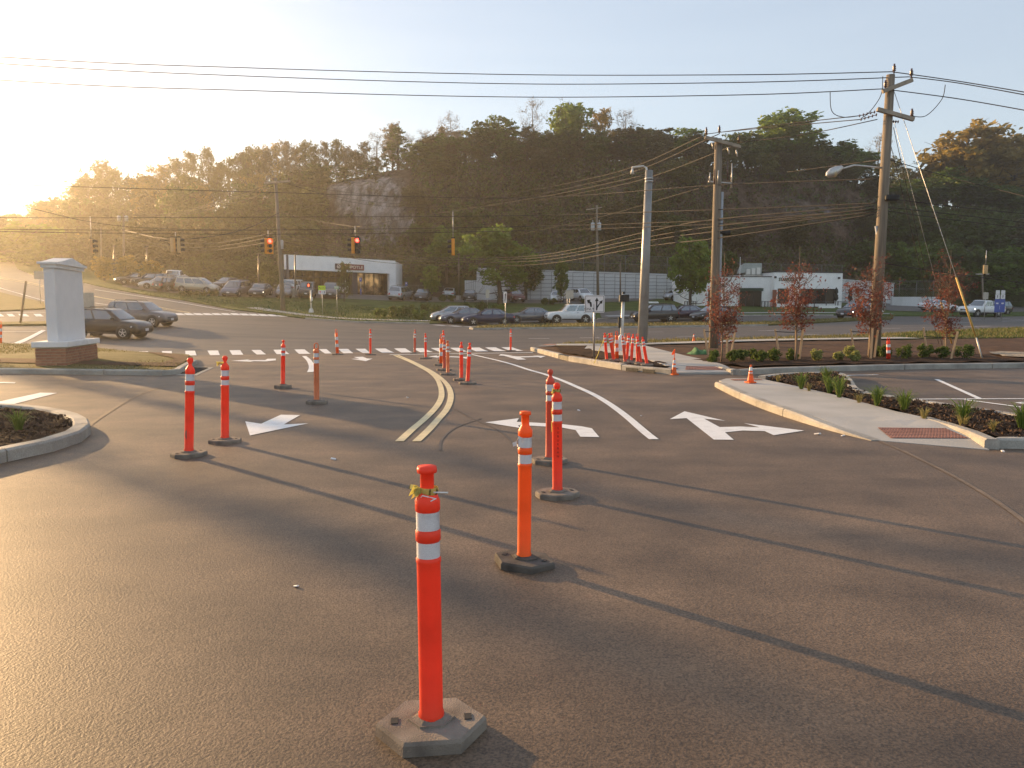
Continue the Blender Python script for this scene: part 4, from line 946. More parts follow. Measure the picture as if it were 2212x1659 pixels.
hx = fc.x(1612, 580); hv = thing('rooftop_unit', 'grey-green rooftop air handler with sloped hood above the cafe wing', 'air handler', (fc.A + Vector((math.cos(fc.ang), math.sin(fc.ang), 0)) * hx + Vector((0, 2, Hc + .1))), fc.ang)
bx('housing', .5, 2.6, 0, 1.6, .25, 1.75, m_hvac, hv, .02)
b_ = MB(); b_.prism([(-.2, 0, .5), (.5, 0, .5), (.5, 0, 1.6), (.2, 0, 1.6)], (0, 1.6, 0)); b_.build('hood', m_hvac, hv)
for k in range(3): bx('duct', .6 + k * .65, 1.1 + k * .65, -.15, .0, .3, 1.0 + .1 * k, m_postw, hv)
bx('curb', .3, 2.8, .1, 1.5, 0, .25, m_galv, hv)
# patio railing
def railing(fac, p0, p1, label, yoff=-2.2, z1=1.05):
    x0, x1 = fac.x(p0), fac.x(p1); o = thing('patio_railing', label, 'railing', fac.A + Vector((0, 0, 0)), fac.ang)
    zg = -.25; b_ = MB(); b_.tube([(x0, yoff, z1), (x1, yoff, z1)], .03, 5); b_.build('top_rail', m_dkframe, o); b_ = MB(); b_.tube([(x0, yoff, zg + .25), (x1, yoff, zg + .25)], .025, 5); b_.build('bottom_rail', m_dkframe, o)
    n_ = int((x1 - x0) / .14); b_ = MB(); b_.tube([(0, 0, zg + .2), (0, 0, z1)], .012, 4); bo = b_.build('baluster', m_dkframe, o); bo.location = (x0, yoff, 0)
    for k in range(1, n_ + 1): q_ = link('baluster', bo.data, o); q_.location = (x0 + (x1 - x0) * k / n_, yoff, 0)
    for k in range(5):
        t = k / 4; b_ = MB(); b_.box((x0 + (x1 - x0) * t, yoff, (zg + z1) / 2 - .2), (.08, .08, z1 - zg + .5)); b_.build('railing_post', m_dkframe, o)
railing(fb, 1712, 1812, 'black patio railing before the tall cafe front'); railing(fc, 1640, 1666, 'short black railing at the cafe wing door', yoff=-1.4); railing(fc, 1476, 1500, 'short black railing by the silver hatchback, at the wing end', yoff=-1.2)
bx_ = bx('planter_wall', fb.x(1744), fb.x(1790), -2.6, -2.35, -.6, .55, m_bwhite, None); bx_.matrix_world = Matrix.Translation(fb.A) @ Matrix.Rotation(fb.ang, 4, 'Z'); tag(bx_, 'low white wall panel behind the patio railing of the cafe', 'low wall')
m_canvas = M('dark_canvas', (0.018, 0.022, 0.018), rough=.9, var=.2, scale=4)
for px_, lb in ((1835.5, 'folded dark patio umbrella, left of the two beside the cafe'), (1850.5, 'folded dark patio umbrella, right of the two beside the cafe'), (1805, 'folded dark patio umbrella against the right edge of the cafe front')):
    p = P(px_, 664, 97.5); o = thing('patio_umbrella', lb, 'umbrella', (p.x, p.y, T(p.x, p.y) + .1))
    b_ = MB(); b_.tube([(0, 0, 0), (0, 0, 2.6)], .03, 6); b_.build('pole', m_dkframe, o); b_ = MB(); b_.lathe([(.12, .9), (.30, 1.15), (.24, 1.6), (.14, 1.75), (.26, 1.95), (.22, 2.3), (.05, 2.55)], 9, cap=True); b_.build('canopy', m_canvas, o); b_ = MB(); b_.lathe([(.3, 0), (.3, .08), (.06, .12)], 10); b_.build('base', m_dkframe, o)
# slim white pole
p = P(1596, 664, 93); o = thing('flag_pole', 'slim white pole standing before the cafe wing', 'pole', (p.x, p.y, T(p.x, p.y) + .1)); b_ = MB(); b_.tube([(0, 0, -.1), (0, 0, 6.1)], [.06, .035], 8); b_.build('pole', m_postw, o); b_ = MB(); b_.lathe([(.02, 6.1), (.07, 6.15), (.02, 6.22)], 8); b_.build('finial', m_postw, o)

# ------------------------------------------------------------------ retaining wall
m_panel = M('concrete_wall_panel', (0.60, 0.61, 0.62), rough=0.85, c2=(0.47, 0.475, 0.47), scale=0.5, bump=.15, bscale=12, stretch=(1, 1, .35))
m_joint = M('wall_joint', (0.14, 0.14, 0.14), rough=.9, var=.2)
def ret_wall(p0, Y0, p1, Y1, ztop0, ztop1, rows, label, colw=1.55, zb=None):
    A = Vector(((p0 - 1106) / F * Y0, Y0, 0)); B = Vector(((p1 - 1106) / F * Y1, Y1, 0)); d = B - A; Lw = d.length; n_ = max(1, int(Lw / colw)); cw = Lw / n_
    root = thing('retaining_wall', label, 'retaining wall', (A.x, A.y, 0), math.atan2(d.y, d.x))
    zb0 = min(T(A.x, A.y), T(B.x, B.y)) - .3 if zb is None else zb
    b_ = MB(); b_.prism([(0, .06, zb0), (Lw, .06, zb0), (Lw, .06, ztop1 + .1), (0, .06, ztop0 + .1)], (0, .5, 0)); b_.build('backing', m_joint, root)
    b_ = MB(); b_.box((0, 0, 0), (1, .1, 1)); po = b_.build('panel', m_panel, root, bevel=.0); first = True
    for i in range(n_):
        zt = ztop0 + (ztop1 - ztop0) * (i + .5) / n_; rh = (zt - zb0) / rows
        for j in range(rows):
            o = po if first else link('panel', po.data, root); first = False
            o.location = (cw * (i + .5), rnd.uniform(-.006, .006), zb0 + rh * (j + .5)); o.scale = (cw - .07, 1, rh - .06)
    b_ = MB(); b_.prism([(0, -.1, ztop0 + .02), (Lw, -.1, ztop1 + .02), (Lw, -.1, ztop1 + .2), (0, -.1, ztop0 + .2)], (0, .7, 0)); b_.build('coping', m_panel, root)
    return root, Lw
m_fence = M('fence_steel', (0.16, 0.155, 0.15), rough=.55, var=.15, metal=.4)
def chain_fence(p0, Y0, z0, p1, Y1, z1, h, label, step=3.0, rails=(1.0, .52, .04)):
    A = Vector(((p0 - 1106) / F * Y0, Y0, 0)); B = Vector(((p1 - 1106) / F * Y1, Y1, 0)); d = B - A; Lw = d.length
    root = thing('chain_link_fence', label, 'fence', (A.x, A.y, 0), math.atan2(d.y, d.x)); n_ = max(2, int(Lw / step)); zz = lambda x: z0 + (z1 - z0) * x / Lw
    for k in range(n_ + 1): x = Lw * k / n_; b_ = MB(); b_.tube([(x, 0, zz(x) - .3), (x, 0, zz(x) + h)], .045, 6); b_.build('fence_post', m_fence, root)
    for r_ in rails: b_ = MB(); b_.tube([(0, 0, zz(0) + h * r_), (Lw, 0, zz(Lw) + h * r_)], .03, 5); b_.build('rail', m_fence, root)
    b_ = MB(); x = -h
    while x < Lw:
        for s_ in (1, -1):
            xa, xb_ = (x, x + h); ca, cb = max(xa, 0), min(xb_, Lw)
            if cb > ca:
                fa_, fb_ = (ca - x) / h, (cb - x) / h
                if s_ < 0: fa_, fb_ = 1 - fa_, 1 - fb_
                b_.tube([(ca, 0, zz(ca) + h * fa_), (cb, 0, zz(cb) + h * fb_)], .008, 3, cap=False)
        x += .3
    o = b_.build('wire_mesh', m_fence, root, fixn=False); o['kind'] = 'stuff'
ret_wall(1030, 113, 1482, 116, 7.3, 6.45, 8, 'long pale panelled retaining wall behind the parking lot')
ret_wall(1800, 117, 1925, 118, 5.9, 5.3, 6, 'short stepped end of the pale panelled wall right of the cafe')
chain_fence(1030, 113.4, 7.45, 1482, 116.4, 6.6, 2.6, 'tall chain-link fence along the top of the long retaining wall')
chain_fence(1550, 116, 6.2, 1812, 117, 5.9, 2.2, 'chain-link fence behind the cafe roof')
rw = bx('low_wall', 0, 6.6, 0, .4, -.5, 2.3, m_panel, None); p = P(1926, 660, 112); rw.location = (p.x, p.y, 1.0); tag(rw, 'low weathered concrete wall at the right end of the lot', 'wall')
chain_fence(1900, 112.6, 3.2, 2010, 112.6, 3.2, 2.4, 'dark chain-link fence above the low concrete wall', step=2.2)
chain_fence(795, 113, 3.3, 960, 114, 3.0, 1.9, 'chain-link fence behind the parked cars right of the restaurant')
wf = thing('board_fence', 'low pale board fence in the trees beside the big green tree', 'fence', (P(1004, 640, 113) - Vector((0, 0, .6))))
for k in range(14): bx('board', k * .32, k * .32 + .29, -.02, .02, -.3, 2.9, m_panel, wf)
# wheel stops and small lot items
for px_, py_, lb in ((1872, 669, 'white wheel stop, left one near the low concrete wall'), (1887.5, 673.5, 'white wheel stop nearest the verge right of the cafe'), (1405, 655, 'pale concrete wheel stop by the retaining wall')):
    p = G(px_, py_, .15); b_ = MB(); b_.prism([(-1.1, -.12, 0), (1.1, -.12, 0), (1.0, -.06, .22), (-1.0, -.06, .22)], (0, .2, 0)); o = b_.build('wheel_stop', m_bwhite); o.location = (p.x, p.y, p.z + .15); tag(o, lb, 'wheel stop')
# ------------------------------------------------------------------ vehicles
def paint(name, c, metal=0.35): return M('car_paint_' + name, c, rough=0.3, var=0.04, metal=metal, spec=0.5, coat=0.6)
PT = {'white': paint('white', (0.72, 0.73, 0.74), 0.0), 'silver': paint('silver', (0.42, 0.43, 0.45), .6), 'grey': paint('grey', (0.13, 0.13, 0.14), .5), 'dark': paint('charcoal', (0.035, 0.035, 0.04), .4), 'black': paint('black', (0.012, 0.012, 0.013), .2),
      'navy': paint('navy', (0.020, 0.022, 0.06), .4), 'plum': paint('plum', (0.035, 0.018, 0.045), .4), 'gold': paint('gold', (0.42, 0.38, 0.31), .5), 'red': paint('dark_red', (0.11, 0.015, 0.02), .4), 'bluegrey': paint('blue_grey', (0.12, 0.13, 0.17), .5), 'brown': paint('brown', (0.15, 0.135, 0.135), .5), 'tan': paint('tan', (0.30, 0.25, 0.18), .1)}
m_cglass = M('car_glass', (0.20, 0.22, 0.235), rough=0.04, var=0.1, spec=0.9, metal=0.75)
m_tyre = M('tyre_rubber', (0.016, 0.016, 0.016), rough=0.8, var=0.2)
m_rim = M('alloy_rim', (0.55, 0.55, 0.56), rough=0.3, var=0.06, metal=0.8)
m_trim = M('black_trim', (0.025, 0.025, 0.026), rough=0.45, var=0.15)
m_chrome = M('chrome', (0.62, 0.62, 0.62), rough=0.15, var=0.02, metal=1.0)
m_hl = M('headlight_lens', (0.72, 0.73, 0.75), rough=0.1, var=0.03, spec=0.8)
m_hl_on = M('headlight_lit', (0.9, 0.88, 0.8), rough=0.1, var=0.02, emit=(1.0, 0.9, 0.7, 4.0))
m_tl = M('tail_light', (0.42, 0.02, 0.018), rough=0.15, var=0.05, spec=0.7)
m_tl_on = M('tail_light_lit', (0.8, 0.05, 0.02), rough=0.2, var=0.02, emit=(1.0, 0.16, 0.04, 3.0))
m_plate = M('number_plate', (0.55, 0.57, 0.62), rough=0.4, var=0.06)
KIND = {  # L, W, belt z, roof z, cabin fractions (rear base, rear roof, front roof, cowl), ground clearance, wheel r, stations (x, top z, width factor, bottom z)
    'sedan': dict(L=4.8, W=1.83, zb=.95, zr=1.45, cab=(-.40, -.20, .05, .235), wr=.33, wx=(-.29, .30), st=[(-.5, .62, .78, .42), (-.49, .86, .88, .32), (-.46, .99, .94, .26), (-.40, 1.02, .97, .23), (-.25, .97, 1, .20), (0, .94, 1, .19), (.2, .93, 1, .19), (.26, .93, .99, .20), (.36, .86, .97, .20), (.44, .77, .92, .22), (.48, .66, .85, .25), (.50, .50, .74, .34)]),
    'hatch': dict(L=4.1, W=1.70, zb=.98, zr=1.52, cab=(-.47, -.38, .06, .31), wr=.31, wx=(-.31, .31), st=[(-.5, .55, .80, .40), (-.49, .90, .90, .30), (-.45, 1.03, .95, .24), (-.2, 1.0, 1, .2), (.1, .97, 1, .19), (.3, .95, .98, .2), (.39, .87, .95, .2), (.46, .76, .88, .24), (.50, .52, .74, .34)]),
    'suv': dict(L=4.65, W=1.86, zb=1.08, zr=1.68, cab=(-.475, -.40, .08, .255), wr=.36, wx=(-.29, .30), st=[(-.5, .60, .80, .46), (-.49, 1.0, .90, .36), (-.46, 1.12, .95, .30), (-.2, 1.09, 1, .26), (.1, 1.06, 1, .25), (.25, 1.05, .99, .25), (.36, 1.0, .97, .26), (.45, .90, .92, .28), (.485, .76, .86, .32), (.50, .55, .76, .42)]),
    'boxsuv': dict(L=4.55, W=1.86, zb=1.12, zr=1.76, cab=(-.485, -.455, .06, .20), wr=.38, wx=(-.29, .32), st=[(-.5, .60, .86, .52), (-.495, 1.08, .94, .42), (-.47, 1.15, .97, .36), (-.2, 1.13, 1, .32), (.1, 1.12, 1, .32), (.2, 1.12, 1, .32), (.36, 1.07, .98, .32), (.46, 1.0, .95, .34), (.49, .84, .90, .40), (.50, .60, .84, .48)]),
    'minivan': dict(L=5.1, W=1.96, zb=1.0, zr=1.72, cab=(-.485, -.44, .12, .335), wr=.34, wx=(-.29, .31), st=[(-.5, .60, .82, .42), (-.49, .98, .92, .32), (-.46, 1.05, .96, .27), (-.2, 1.02, 1, .23), (.1, 1.0, 1, .22), (.3, .99, .99, .22), (.38, .93, .96, .22), (.45, .80, .91, .25), (.485, .66, .85, .3), (.50, .50, .76, .38)]),
    'pickup': dict(L=5.8, W=2.0, zb=1.24, zr=1.92, cab=(-.135, -.11, .06, .165), wr=.41, wx=(-.29, .315), st=[(-.5, .70, .90, .58), (-.495, 1.25, .95, .50), (-.47, 1.32, .98, .46), (-.2, 1.30, 1, .42), (-.135, 1.28, 1, .42), (.1, 1.25, 1, .42), (.18, 1.24, 1, .42), (.36, 1.18, .98, .42), (.46, 1.10, .95, .44), (.49, .92, .90, .48), (.50, .66, .84, .56)]),
    'van': dict(L=5.6, W=2.0, zb=1.5, zr=2.75, cab=(-.49, -.485, .20, .36), wr=.36, wx=(-.29, .33), st=[(-.5, .60, .9, .5), (-.495, 1.45, .96, .42), (-.47, 1.52, .98, .38), (.1, 1.5, 1, .32), (.3, 1.48, 1, .32), (.38, 1.3, .98, .32), (.46, 1.1, .93, .34), (.49, .85, .88, .4), (.50, .6, .8, .48)]),
}
_car_protos = {}
def car_proto(kind):
    k = KIND[kind]; Lc, hw = k['L'], k['W'] / 2; items = []   # (name, mesh, slot, parent index)
    def done(b_, name, mat, parent=-1, **kw):
        o = b_.build(name, mat, **kw); me = o.data; bpy.data.objects.remove(o); items.append((name, me, parent)); return len(items) - 1
    b_ = MB(); rings = []
    for x, zt, w, zb in k['st']:
        W = hw * w; hgt = zt - zb
        half = [(0, zb), (.80 * W, zb), (.95 * W, zb + .07), (W, zb + .33 * hgt), (W * 1.0, zb + .62 * hgt), (W * .975, zb + .84 * hgt), (W * .93, zt - .03), (W * .84, zt), (0, zt + .025)]
        rings.append([b_.vert((x * Lc, -y, z)) for y, z in half[::-1]] + [b_.vert((x * Lc, y, z)) for y, z in half[1:-1]])
    b_.smooth = True
    for r0, r1 in zip(rings, rings[1:]):
        n_ = len(r0)
        for i in range(n_): b_.face((r0[i], r0[(i + 1) % n_], r1[(i + 1) % n_], r1[i]))
    b_.face(rings[0]); b_.face(rings[-1][::-1])
    ra_, rr_, rf_, rc_ = [q_ * Lc for q_ in k['cab']]; zb, zr = k['zb'], k['zr']
    wb, wr_ = hw * .93, hw * (.74 if kind not in ('van', 'boxsuv', 'pickup') else .84)
    xf = lambda t: rc_ + (rf_ - rc_) * t; xr = lambda t: ra_ + (rr_ - ra_) * t; hwid = lambda t: wb + (wr_ - wb) * t
    cr = []
    for t, z, sh in ((-.06, zb - .06, 0), (0, zb, 0), (.5, zb + .5 * (zr - zb), 0), (.88, zb + .88 * (zr - zb), 0), (.97, zb + .965 * (zr - zb), .05), (1.0, zr - .008, .16), (1.0, zr + .012, .45)):
        w = hwid(t) - sh * .9 * wr_ * .8; a0, a1 = xr(t) + sh * .8, xf(t) - sh * .8
        pts = [(a1 + .07, 0), (a1 + .045, w * .5), (a1, w * .86), (a1 - .10, w), ((a0 * .3 + a1 * .7), w), ((a0 * .7 + a1 * .3), w), (a0 + .08, w), (a0 + .01, w * .86), (a0 - .025, w * .5), (a0 - .035, 0)]
        cr.append([b_.vert((x, y, z)) for x, y in pts] + [b_.vert((x, -y, z)) for x, y in pts[-2:0:-1]])
    for r0, r1 in zip(cr, cr[1:]):
        n_ = len(r0)
        for i in range(n_): b_.face((r0[i], r1[i], r1[(i + 1) % n_], r0[(i + 1) % n_]))
    b_.face(cr[-1])
    done(b_, 'body', PT['white'])
    zz = lambda t: zb + t * (zr - zb)
    def sidewin(u0, u1, t0, t1, name, s):
        w = MB(); e = .008
        f = lambda u, t: (xr(t) + .08 + (xf(t) - .10 - xr(t) - .08) * u, s * (hwid(t) + e), zz(t))
        w.poly([f(u0, t0), f(u1, t0), f(u1, .5 * (t0 + t1)), f(u1, t1), f(u0, t1), f(u0, .5 * (t0 + t1))]); done(w, name, m_cglass, fixn=False)
    splits = {'pickup': ((.05, .44), (.50, .94)), 'minivan': ((.02, .30), (.33, .62), (.65, .96)), 'van': ((.74, .96),)}.get(kind, ((.02, .17), (.21, .53), (.57, .95)))
    if kind == 'boxsuv': splits = ((.03, .26), (.31, .58), (.63, .95))
    for s in (-1, 1):
        for u0, u1 in splits: sidewin(u0, u1, .06, .86, 'side_window', s)
    def endwin(front, t0, t1, name):
        w = MB(); rows = []
        for t in (t0, (t0 + t1) / 2, t1):
            W = hwid(t); row = []
            for y, off in ((-.84, .0), (-.5, .045), (0, .07), (.5, .045), (.84, .0)):
                x = (xf(t) + off + .014) if front else (xr(t) - off * .5 - .014)
                row.append(w.vert((x, y * W, zz(t) + .006)))
            rows.append(row)
        w.smooth = True
        for r0, r1 in zip(rows, rows[1:]):
            for i in range(4): w.face((r0[i], r0[i + 1], r1[i + 1], r1[i]))
        done(w, name, m_cglass, fixn=False)
    endwin(True, .05, .90, 'windshield')
    if kind != 'van': endwin(False, .22, .88, 'rear_window')
    R_ = k['wr']
    for fx in k['wx']:
        for s in (-1, 1):
            x, y = fx * Lc, s * (hw - .115); rot = Matrix.Rotation(math.pi / 2, 3, 'X')
            w = MB(); w.lathe([(R_ + .075, -.125), (R_ + .075, .125), (R_ - .05, .126)], 22, (x, s * (hw - .122), R_ + .02), rot); done(w, 'wheel_arch', m_trim)
            w = MB(); w.lathe([(R_ * .66, -.115), (R_ * .93, -.115), (R_, -.085), (R_, .085), (R_ * .93, .115), (R_ * .66, .115)], 22, (x, y + s * .012, R_), rot, cap=False); ti = done(w, 'wheel', m_tyre)
            w = MB(); yo = y + s * .10; w.lathe([(R_ * .68, -.02), (R_ * .68, .02), (R_ * .60, .02), (R_ * .58, -.0)], 20, (x, yo, R_), rot, cap=False)
            for j in range(5):
                an = j * 2 * math.pi / 5 + .3; c_ = Vector((math.cos(an), 0, math.sin(an)))
                w.box(Vector((x, yo + s * .012, R_)) + c_ * R_ * .34, (R_ * .56, .03, R_ * .17), Matrix.Rotation(-an, 3, 'Y'))
            w.lathe([(R_ * .16, -.03), (R_ * .16, .03)], 10, (x, yo, R_), rot); done(w, 'rim', m_rim, ti)
            w = MB(); w.lathe([(R_ * .66, -.01), (R_ * .66, .01)], 18, (x, y + s * .05, R_), rot); done(w, 'brake_well', m_trim, ti)
    def st_at(f):
        st = k['st']; xs_ = [q_[0] for q_ in st]; return [float(np.interp(f, xs_, [q_[i] for q_ in st])) for i in (1, 2, 3)]
    zt, wf, zb2 = st_at(.465)
    for s in (-1, 1):
        zh = zb2 + (zt - zb2) * .66; w = MB(); x1 = .475 * Lc; x0 = .40 * Lc; W1 = hw * st_at(.475)[1]; W0 = hw * st_at(.40)[1]
        w.prism([(x1 + .07, s * W1 * .52, zh - .07), (x1 + .03, s * W1 * .90, zh - .06), (x0, s * (W0 + .012), zh + .02), (x0 + .02, s * (W0 + .006), zh + .10), (x1 + .01, s * W1 * .90, zh + .09), (x1 + .05, s * W1 * .52, zh + .06)], (.012, s * .004, 0)); done(w, 'headlight', m_hl)
        tzt, twf, tzb = st_at(-.487); zl = tzb + (tzt - tzb) * .72; wdt = hw * twf; hgt = .26 if kind in ('suv', 'boxsuv', 'minivan', 'van') else .14
        w = MB(); w.prism([(-.499 * Lc, s * wdt * .62, zl - hgt * .5), (-.492 * Lc, s * wdt * 1.0, zl - hgt * .5), (-.462 * Lc, s * (hw * st_at(-.462)[1] + .012), zl - hgt * .3), (-.455 * Lc, s * (hw * st_at(-.455)[1] + .012), zl + hgt * .5), (-.488 * Lc, s * wdt * .98, zl + hgt * .55), (-.497 * Lc, s * wdt * .62, zl + hgt * .4)], (-.014, s * .004, 0)); done(w, 'tail_light', m_tl)
        w = MB(); xm = xf(.1) - .28; w.box((xm, s * (hw + .07), zb + .09), (.12, .2, .13)); done(w, 'wing_mirror', PT['black'], bevel=.02)
        w = MB(); ym = s * (hw * .985); zs = zb - .13
        for u in ((xr(0) * .1 + xf(0) * .9) - 1.15, (xr(0) * .5 + xf(0) * .5) - .55): w.box((u, ym, zs), (.17, .03, .03))
        done(w, 'door_handle', m_trim, bevel=.006)
        w = MB(); w.box((0, s * (hw * .985), k['st'][5][3] + .07), (Lc * .42, .06, .10)); done(w, 'sill_trim', m_trim, bevel=.015)
    w = MB(); zg = zb2 + (zt - zb2) * .52; w.prism([(.497 * Lc, -hw * .48, zg - .1), (.497 * Lc, hw * .48, zg - .1), (.490 * Lc, hw * .52, zg + .10), (.490 * Lc, -hw * .52, zg + .10)], (.018, 0, 0)); gi = done(w, 'grille', m_trim)
    w = MB()
    for j in range(7): w.box((.497 * Lc + .012, (-.42 + .14 * j) * hw, zg), (.02, .025, .16))
    done(w, 'grille_bars', m_chrome, gi)
    w = MB(); w.prism([(.495 * Lc, -hw * .62, zb2 + .06), (.495 * Lc, hw * .62, zb2 + .06), (.499 * Lc, hw * .66, zb2 + .2), (.499 * Lc, -hw * .66, zb2 + .2)], (.012, 0, 0)); done(w, 'lower_intake', m_trim)
    w = MB(); w.box((.5 * Lc + .016, 0, zb2 + .22), (.012, .32, .15)); done(w, 'front_plate', m_plate)
    w = MB(); w.box((-.5 * Lc - .008, 0, st_at(-.49)[2] + (st_at(-.49)[0] - st_at(-.49)[2]) * .55), (.012, .32, .15)); done(w, 'rear_plate', m_plate)
    w = MB(); w.box((-.492 * Lc, 0, st_at(-.49)[2] + .1), (.10, hw * 1.5, .16)); done(w, 'rear_bumper', m_trim, bevel=.02)
    if kind in ('suv', 'boxsuv', 'minivan'):
        for s in (-1, 1):
            w = MB(); w.tube([(xr(1) + .25, s * wr_ * .82, zr + .0), (xr(1) + .35, s * wr_ * .82, zr + .07), (xf(1) - .35, s * wr_ * .82, zr + .07), (xf(1) - .2, s * wr_ * .82, zr + .0)], .02, 5); done(w, 'roof_rail', m_trim)
    if kind == 'pickup':
        w = MB(); w.box((-.32 * Lc, 0, 1.325), (.33 * Lc, hw * 1.68, .02)); done(w, 'bed_cavity', m_trim)
    return items
def car(kind, px_, py_, heading, col_, label, dz=0.02, lights=False, group=None, Y=None, tail=False, rims=None, trim=None, scale=1.0):
    if kind not in _car_protos: _car_protos[kind] = car_proto(kind)
    g = G(px_, py_, dz) if Y is None else P(px_, py_, Y)
    hd = R(heading); f = Vector((math.cos(hd), math.sin(hd))); l_ = Vector((-f.y, f.x))
    za = [T(g.x + f.x * d1 + l_.x * d2, g.y + f.y * d1 + l_.y * d2) for d1, d2 in ((1.35, 0), (-1.35, 0), (0, .75), (0, -.75))]
    xv = Vector((f.x * 2.7, f.y * 2.7, za[0] - za[1])).normalized(); yv = Vector((l_.x * 1.5, l_.y * 1.5, za[2] - za[3])); zv = xv.cross(yv).normalized(); yv = zv.cross(xv)
    root = thing('parked_car' if group and 'lot' in group else 'car', label, 'pickup' if kind == 'pickup' else ('minivan' if kind == 'minivan' else ('van' if kind == 'van' else 'car')), (g.x, g.y, T(g.x, g.y) + dz), 0, group)
    root.name = {'pickup': 'pickup_truck', 'minivan': 'minivan', 'van': 'panel_van', 'suv': 'sport_utility_car', 'boxsuv': 'sport_utility_car', 'hatch': 'hatchback_car', 'sedan': 'sedan_car'}[kind]
    root.rotation_euler = Matrix((xv, yv, zv)).transposed().to_euler(); root.scale = (scale,) * 3
    made = []
    for name, me, par in _car_protos[kind]:
        o = link(name, me, root if par < 0 else made[par]); made.append(o)
        mat = None
        if name == 'body': mat = PT[col_]
        elif name == 'wing_mirror': mat = PT[col_]
        elif name == 'headlight' and lights: mat = m_hl_on
        elif name == 'tail_light' and tail: mat = m_tl_on
        elif name == 'rim' and rims: mat = rims
        if mat: o.material_slots[0].link = 'OBJECT'; o.material_slots[0].material = mat
    return root
GQ = 'cars on the road'
car('suv', 306, 703, -8, 'brown', 'grey crossover with roof bars turning right behind the white column', Y=None, group=GQ, scale=.96)
car('suv', 238, 728, -6, 'black', 'black crossover passing close behind the white column', group=GQ, scale=.95)
car('hatch', 975, 694.5, 193, 'silver', 'silver compact at the left front of the waiting queue', group=GQ)
car('sedan', 1004, 698.5, 192, 'bluegrey', 'blue-grey sedan between the silver compact and the navy sedan', group=GQ)
car('sedan', 1054, 701.5, 190, 'navy', 'glossy navy sedan waiting at the median nose', group=GQ)
car('sedan', 1144, 696.5, 192, 'grey', 'grey sedan just ahead of the white SUV', group=GQ)
car('boxsuv', 1230, 698, 191, 'white', 'boxy white SUV with black fenders behind the ONLY sign', group=GQ)
car('suv', 1413, 694.5, 191, 'dark', 'dark SUV half hidden by the grey steel pole', group=GQ)
car('sedan', 1478, 690.5, 188, 'plum', 'dark purple sedan right behind the dark SUV', group=GQ)
car('sedan', 1540, 692.5, 205, 'black', 'black sedan with chrome grille partly behind the utility pole', group=GQ)
car('suv', 1850, 688, 212, 'dark', 'dark crossover with lit headlights behind the red sapling by the big pole', group=GQ, lights=True)
car('pickup', 2118, 683.5, 202, 'white', 'white crew-cab pickup with lit headlights at the right', group=GQ, lights=True)
car('suv', 2145, 679, 200, 'dark', 'dark vehicle mostly hidden behind the white pickup bed', group=GQ)
car('sedan', 2026, 672, 10, 'white', 'white sedan behind the rightmost red sapling', dz=.15, group=GQ)
GL = 'cars parked in the lot by the restaurant'
lotcars = [('sedan', 292, 613.5, 215, 'dark', 'dark sedan at the left end of the parked row', 0), ('suv', 325, 618, 210, 'black', 'black car second from the left end of the parked row', 0), ('sedan', 345, 623, 205, 'silver', 'silver sedan nose beside the brown SUV', 0),
           ('suv', 375, 627.5, 60, 'black', 'dark SUV showing its tail behind the gold minivan', 0), ('minivan', 427, 630.5, -4, 'gold', 'gold minivan parked broadside on the grass edge', 0), ('pickup', 378, 615, 95, 'white', 'white pickup cab above the dark SUV roof', 0),
           ('sedan', 492, 624, 250, 'black', 'black sedan tucked behind the grey minivan', 0), ('minivan', 511, 637.5, -92, 'bluegrey', 'grey minivan facing the road with a roof box gleam', 0), ('sedan', 563, 638.5, -88, 'dark', 'dark car with lit headlights facing the road', 1),
           ('sedan', 615, 640, -78, 'grey', 'grey sedan parked nose-out left of the wooden pole base', 0), ('boxsuv', 640, 633.5, 80, 'white', 'white SUV parked tail-out behind the grey sedan', 0), ('boxsuv', 664, 641, -80, 'dark', 'dark SUV with slatted grille behind the pedestrian signal', 0),
           ('boxsuv', 715, 642.5, -80, 'brown', 'brown-grey SUV with lit lamps behind the lime sign', 1), ('sedan', 733, 634.5, -70, 'white', 'white car behind the brown-grey SUV', 0), ('minivan', 866, 647, 78, 'silver', 'silver minivan parked tail-out right of the restaurant', 0),
           ('sedan', 914, 648, -92, 'dark', 'dark sedan parked nose-out beside the silver minivan', 0), ('pickup', 962, 636, 85, 'white', 'white pickup tailgate behind a clipped hedge', 0), ('sedan', 973, 642, 85, 'white', 'white sedan rear above the clipped hedge', 0),
           ('sedan', 1015, 648.5, -90, 'black', 'black sedan parked nose-out left of the big green tree', 0), ('sedan', 1062, 646, -85, 'red', 'dark red car in the shade under the big green tree', 0), ('suv', 1110, 652, -70, 'red', 'dark red SUV right of the big green tree', 0),
           ('sedan', 1203, 651.5, -95, 'white', 'white sedan left of the pale sign back', 0), ('suv', 1257, 649.5, -70, 'white', 'white SUV right of the pale sign back', 0), ('hatch', 1462, 648, 205, 'silver', 'silver hatchback by the end of the retaining wall', 0)]
for kd, px_, py_, hd, cc, lb, li in lotcars: car(kd, px_, py_, hd, cc, lb, dz=.16, lights=bool(li), group=GL)
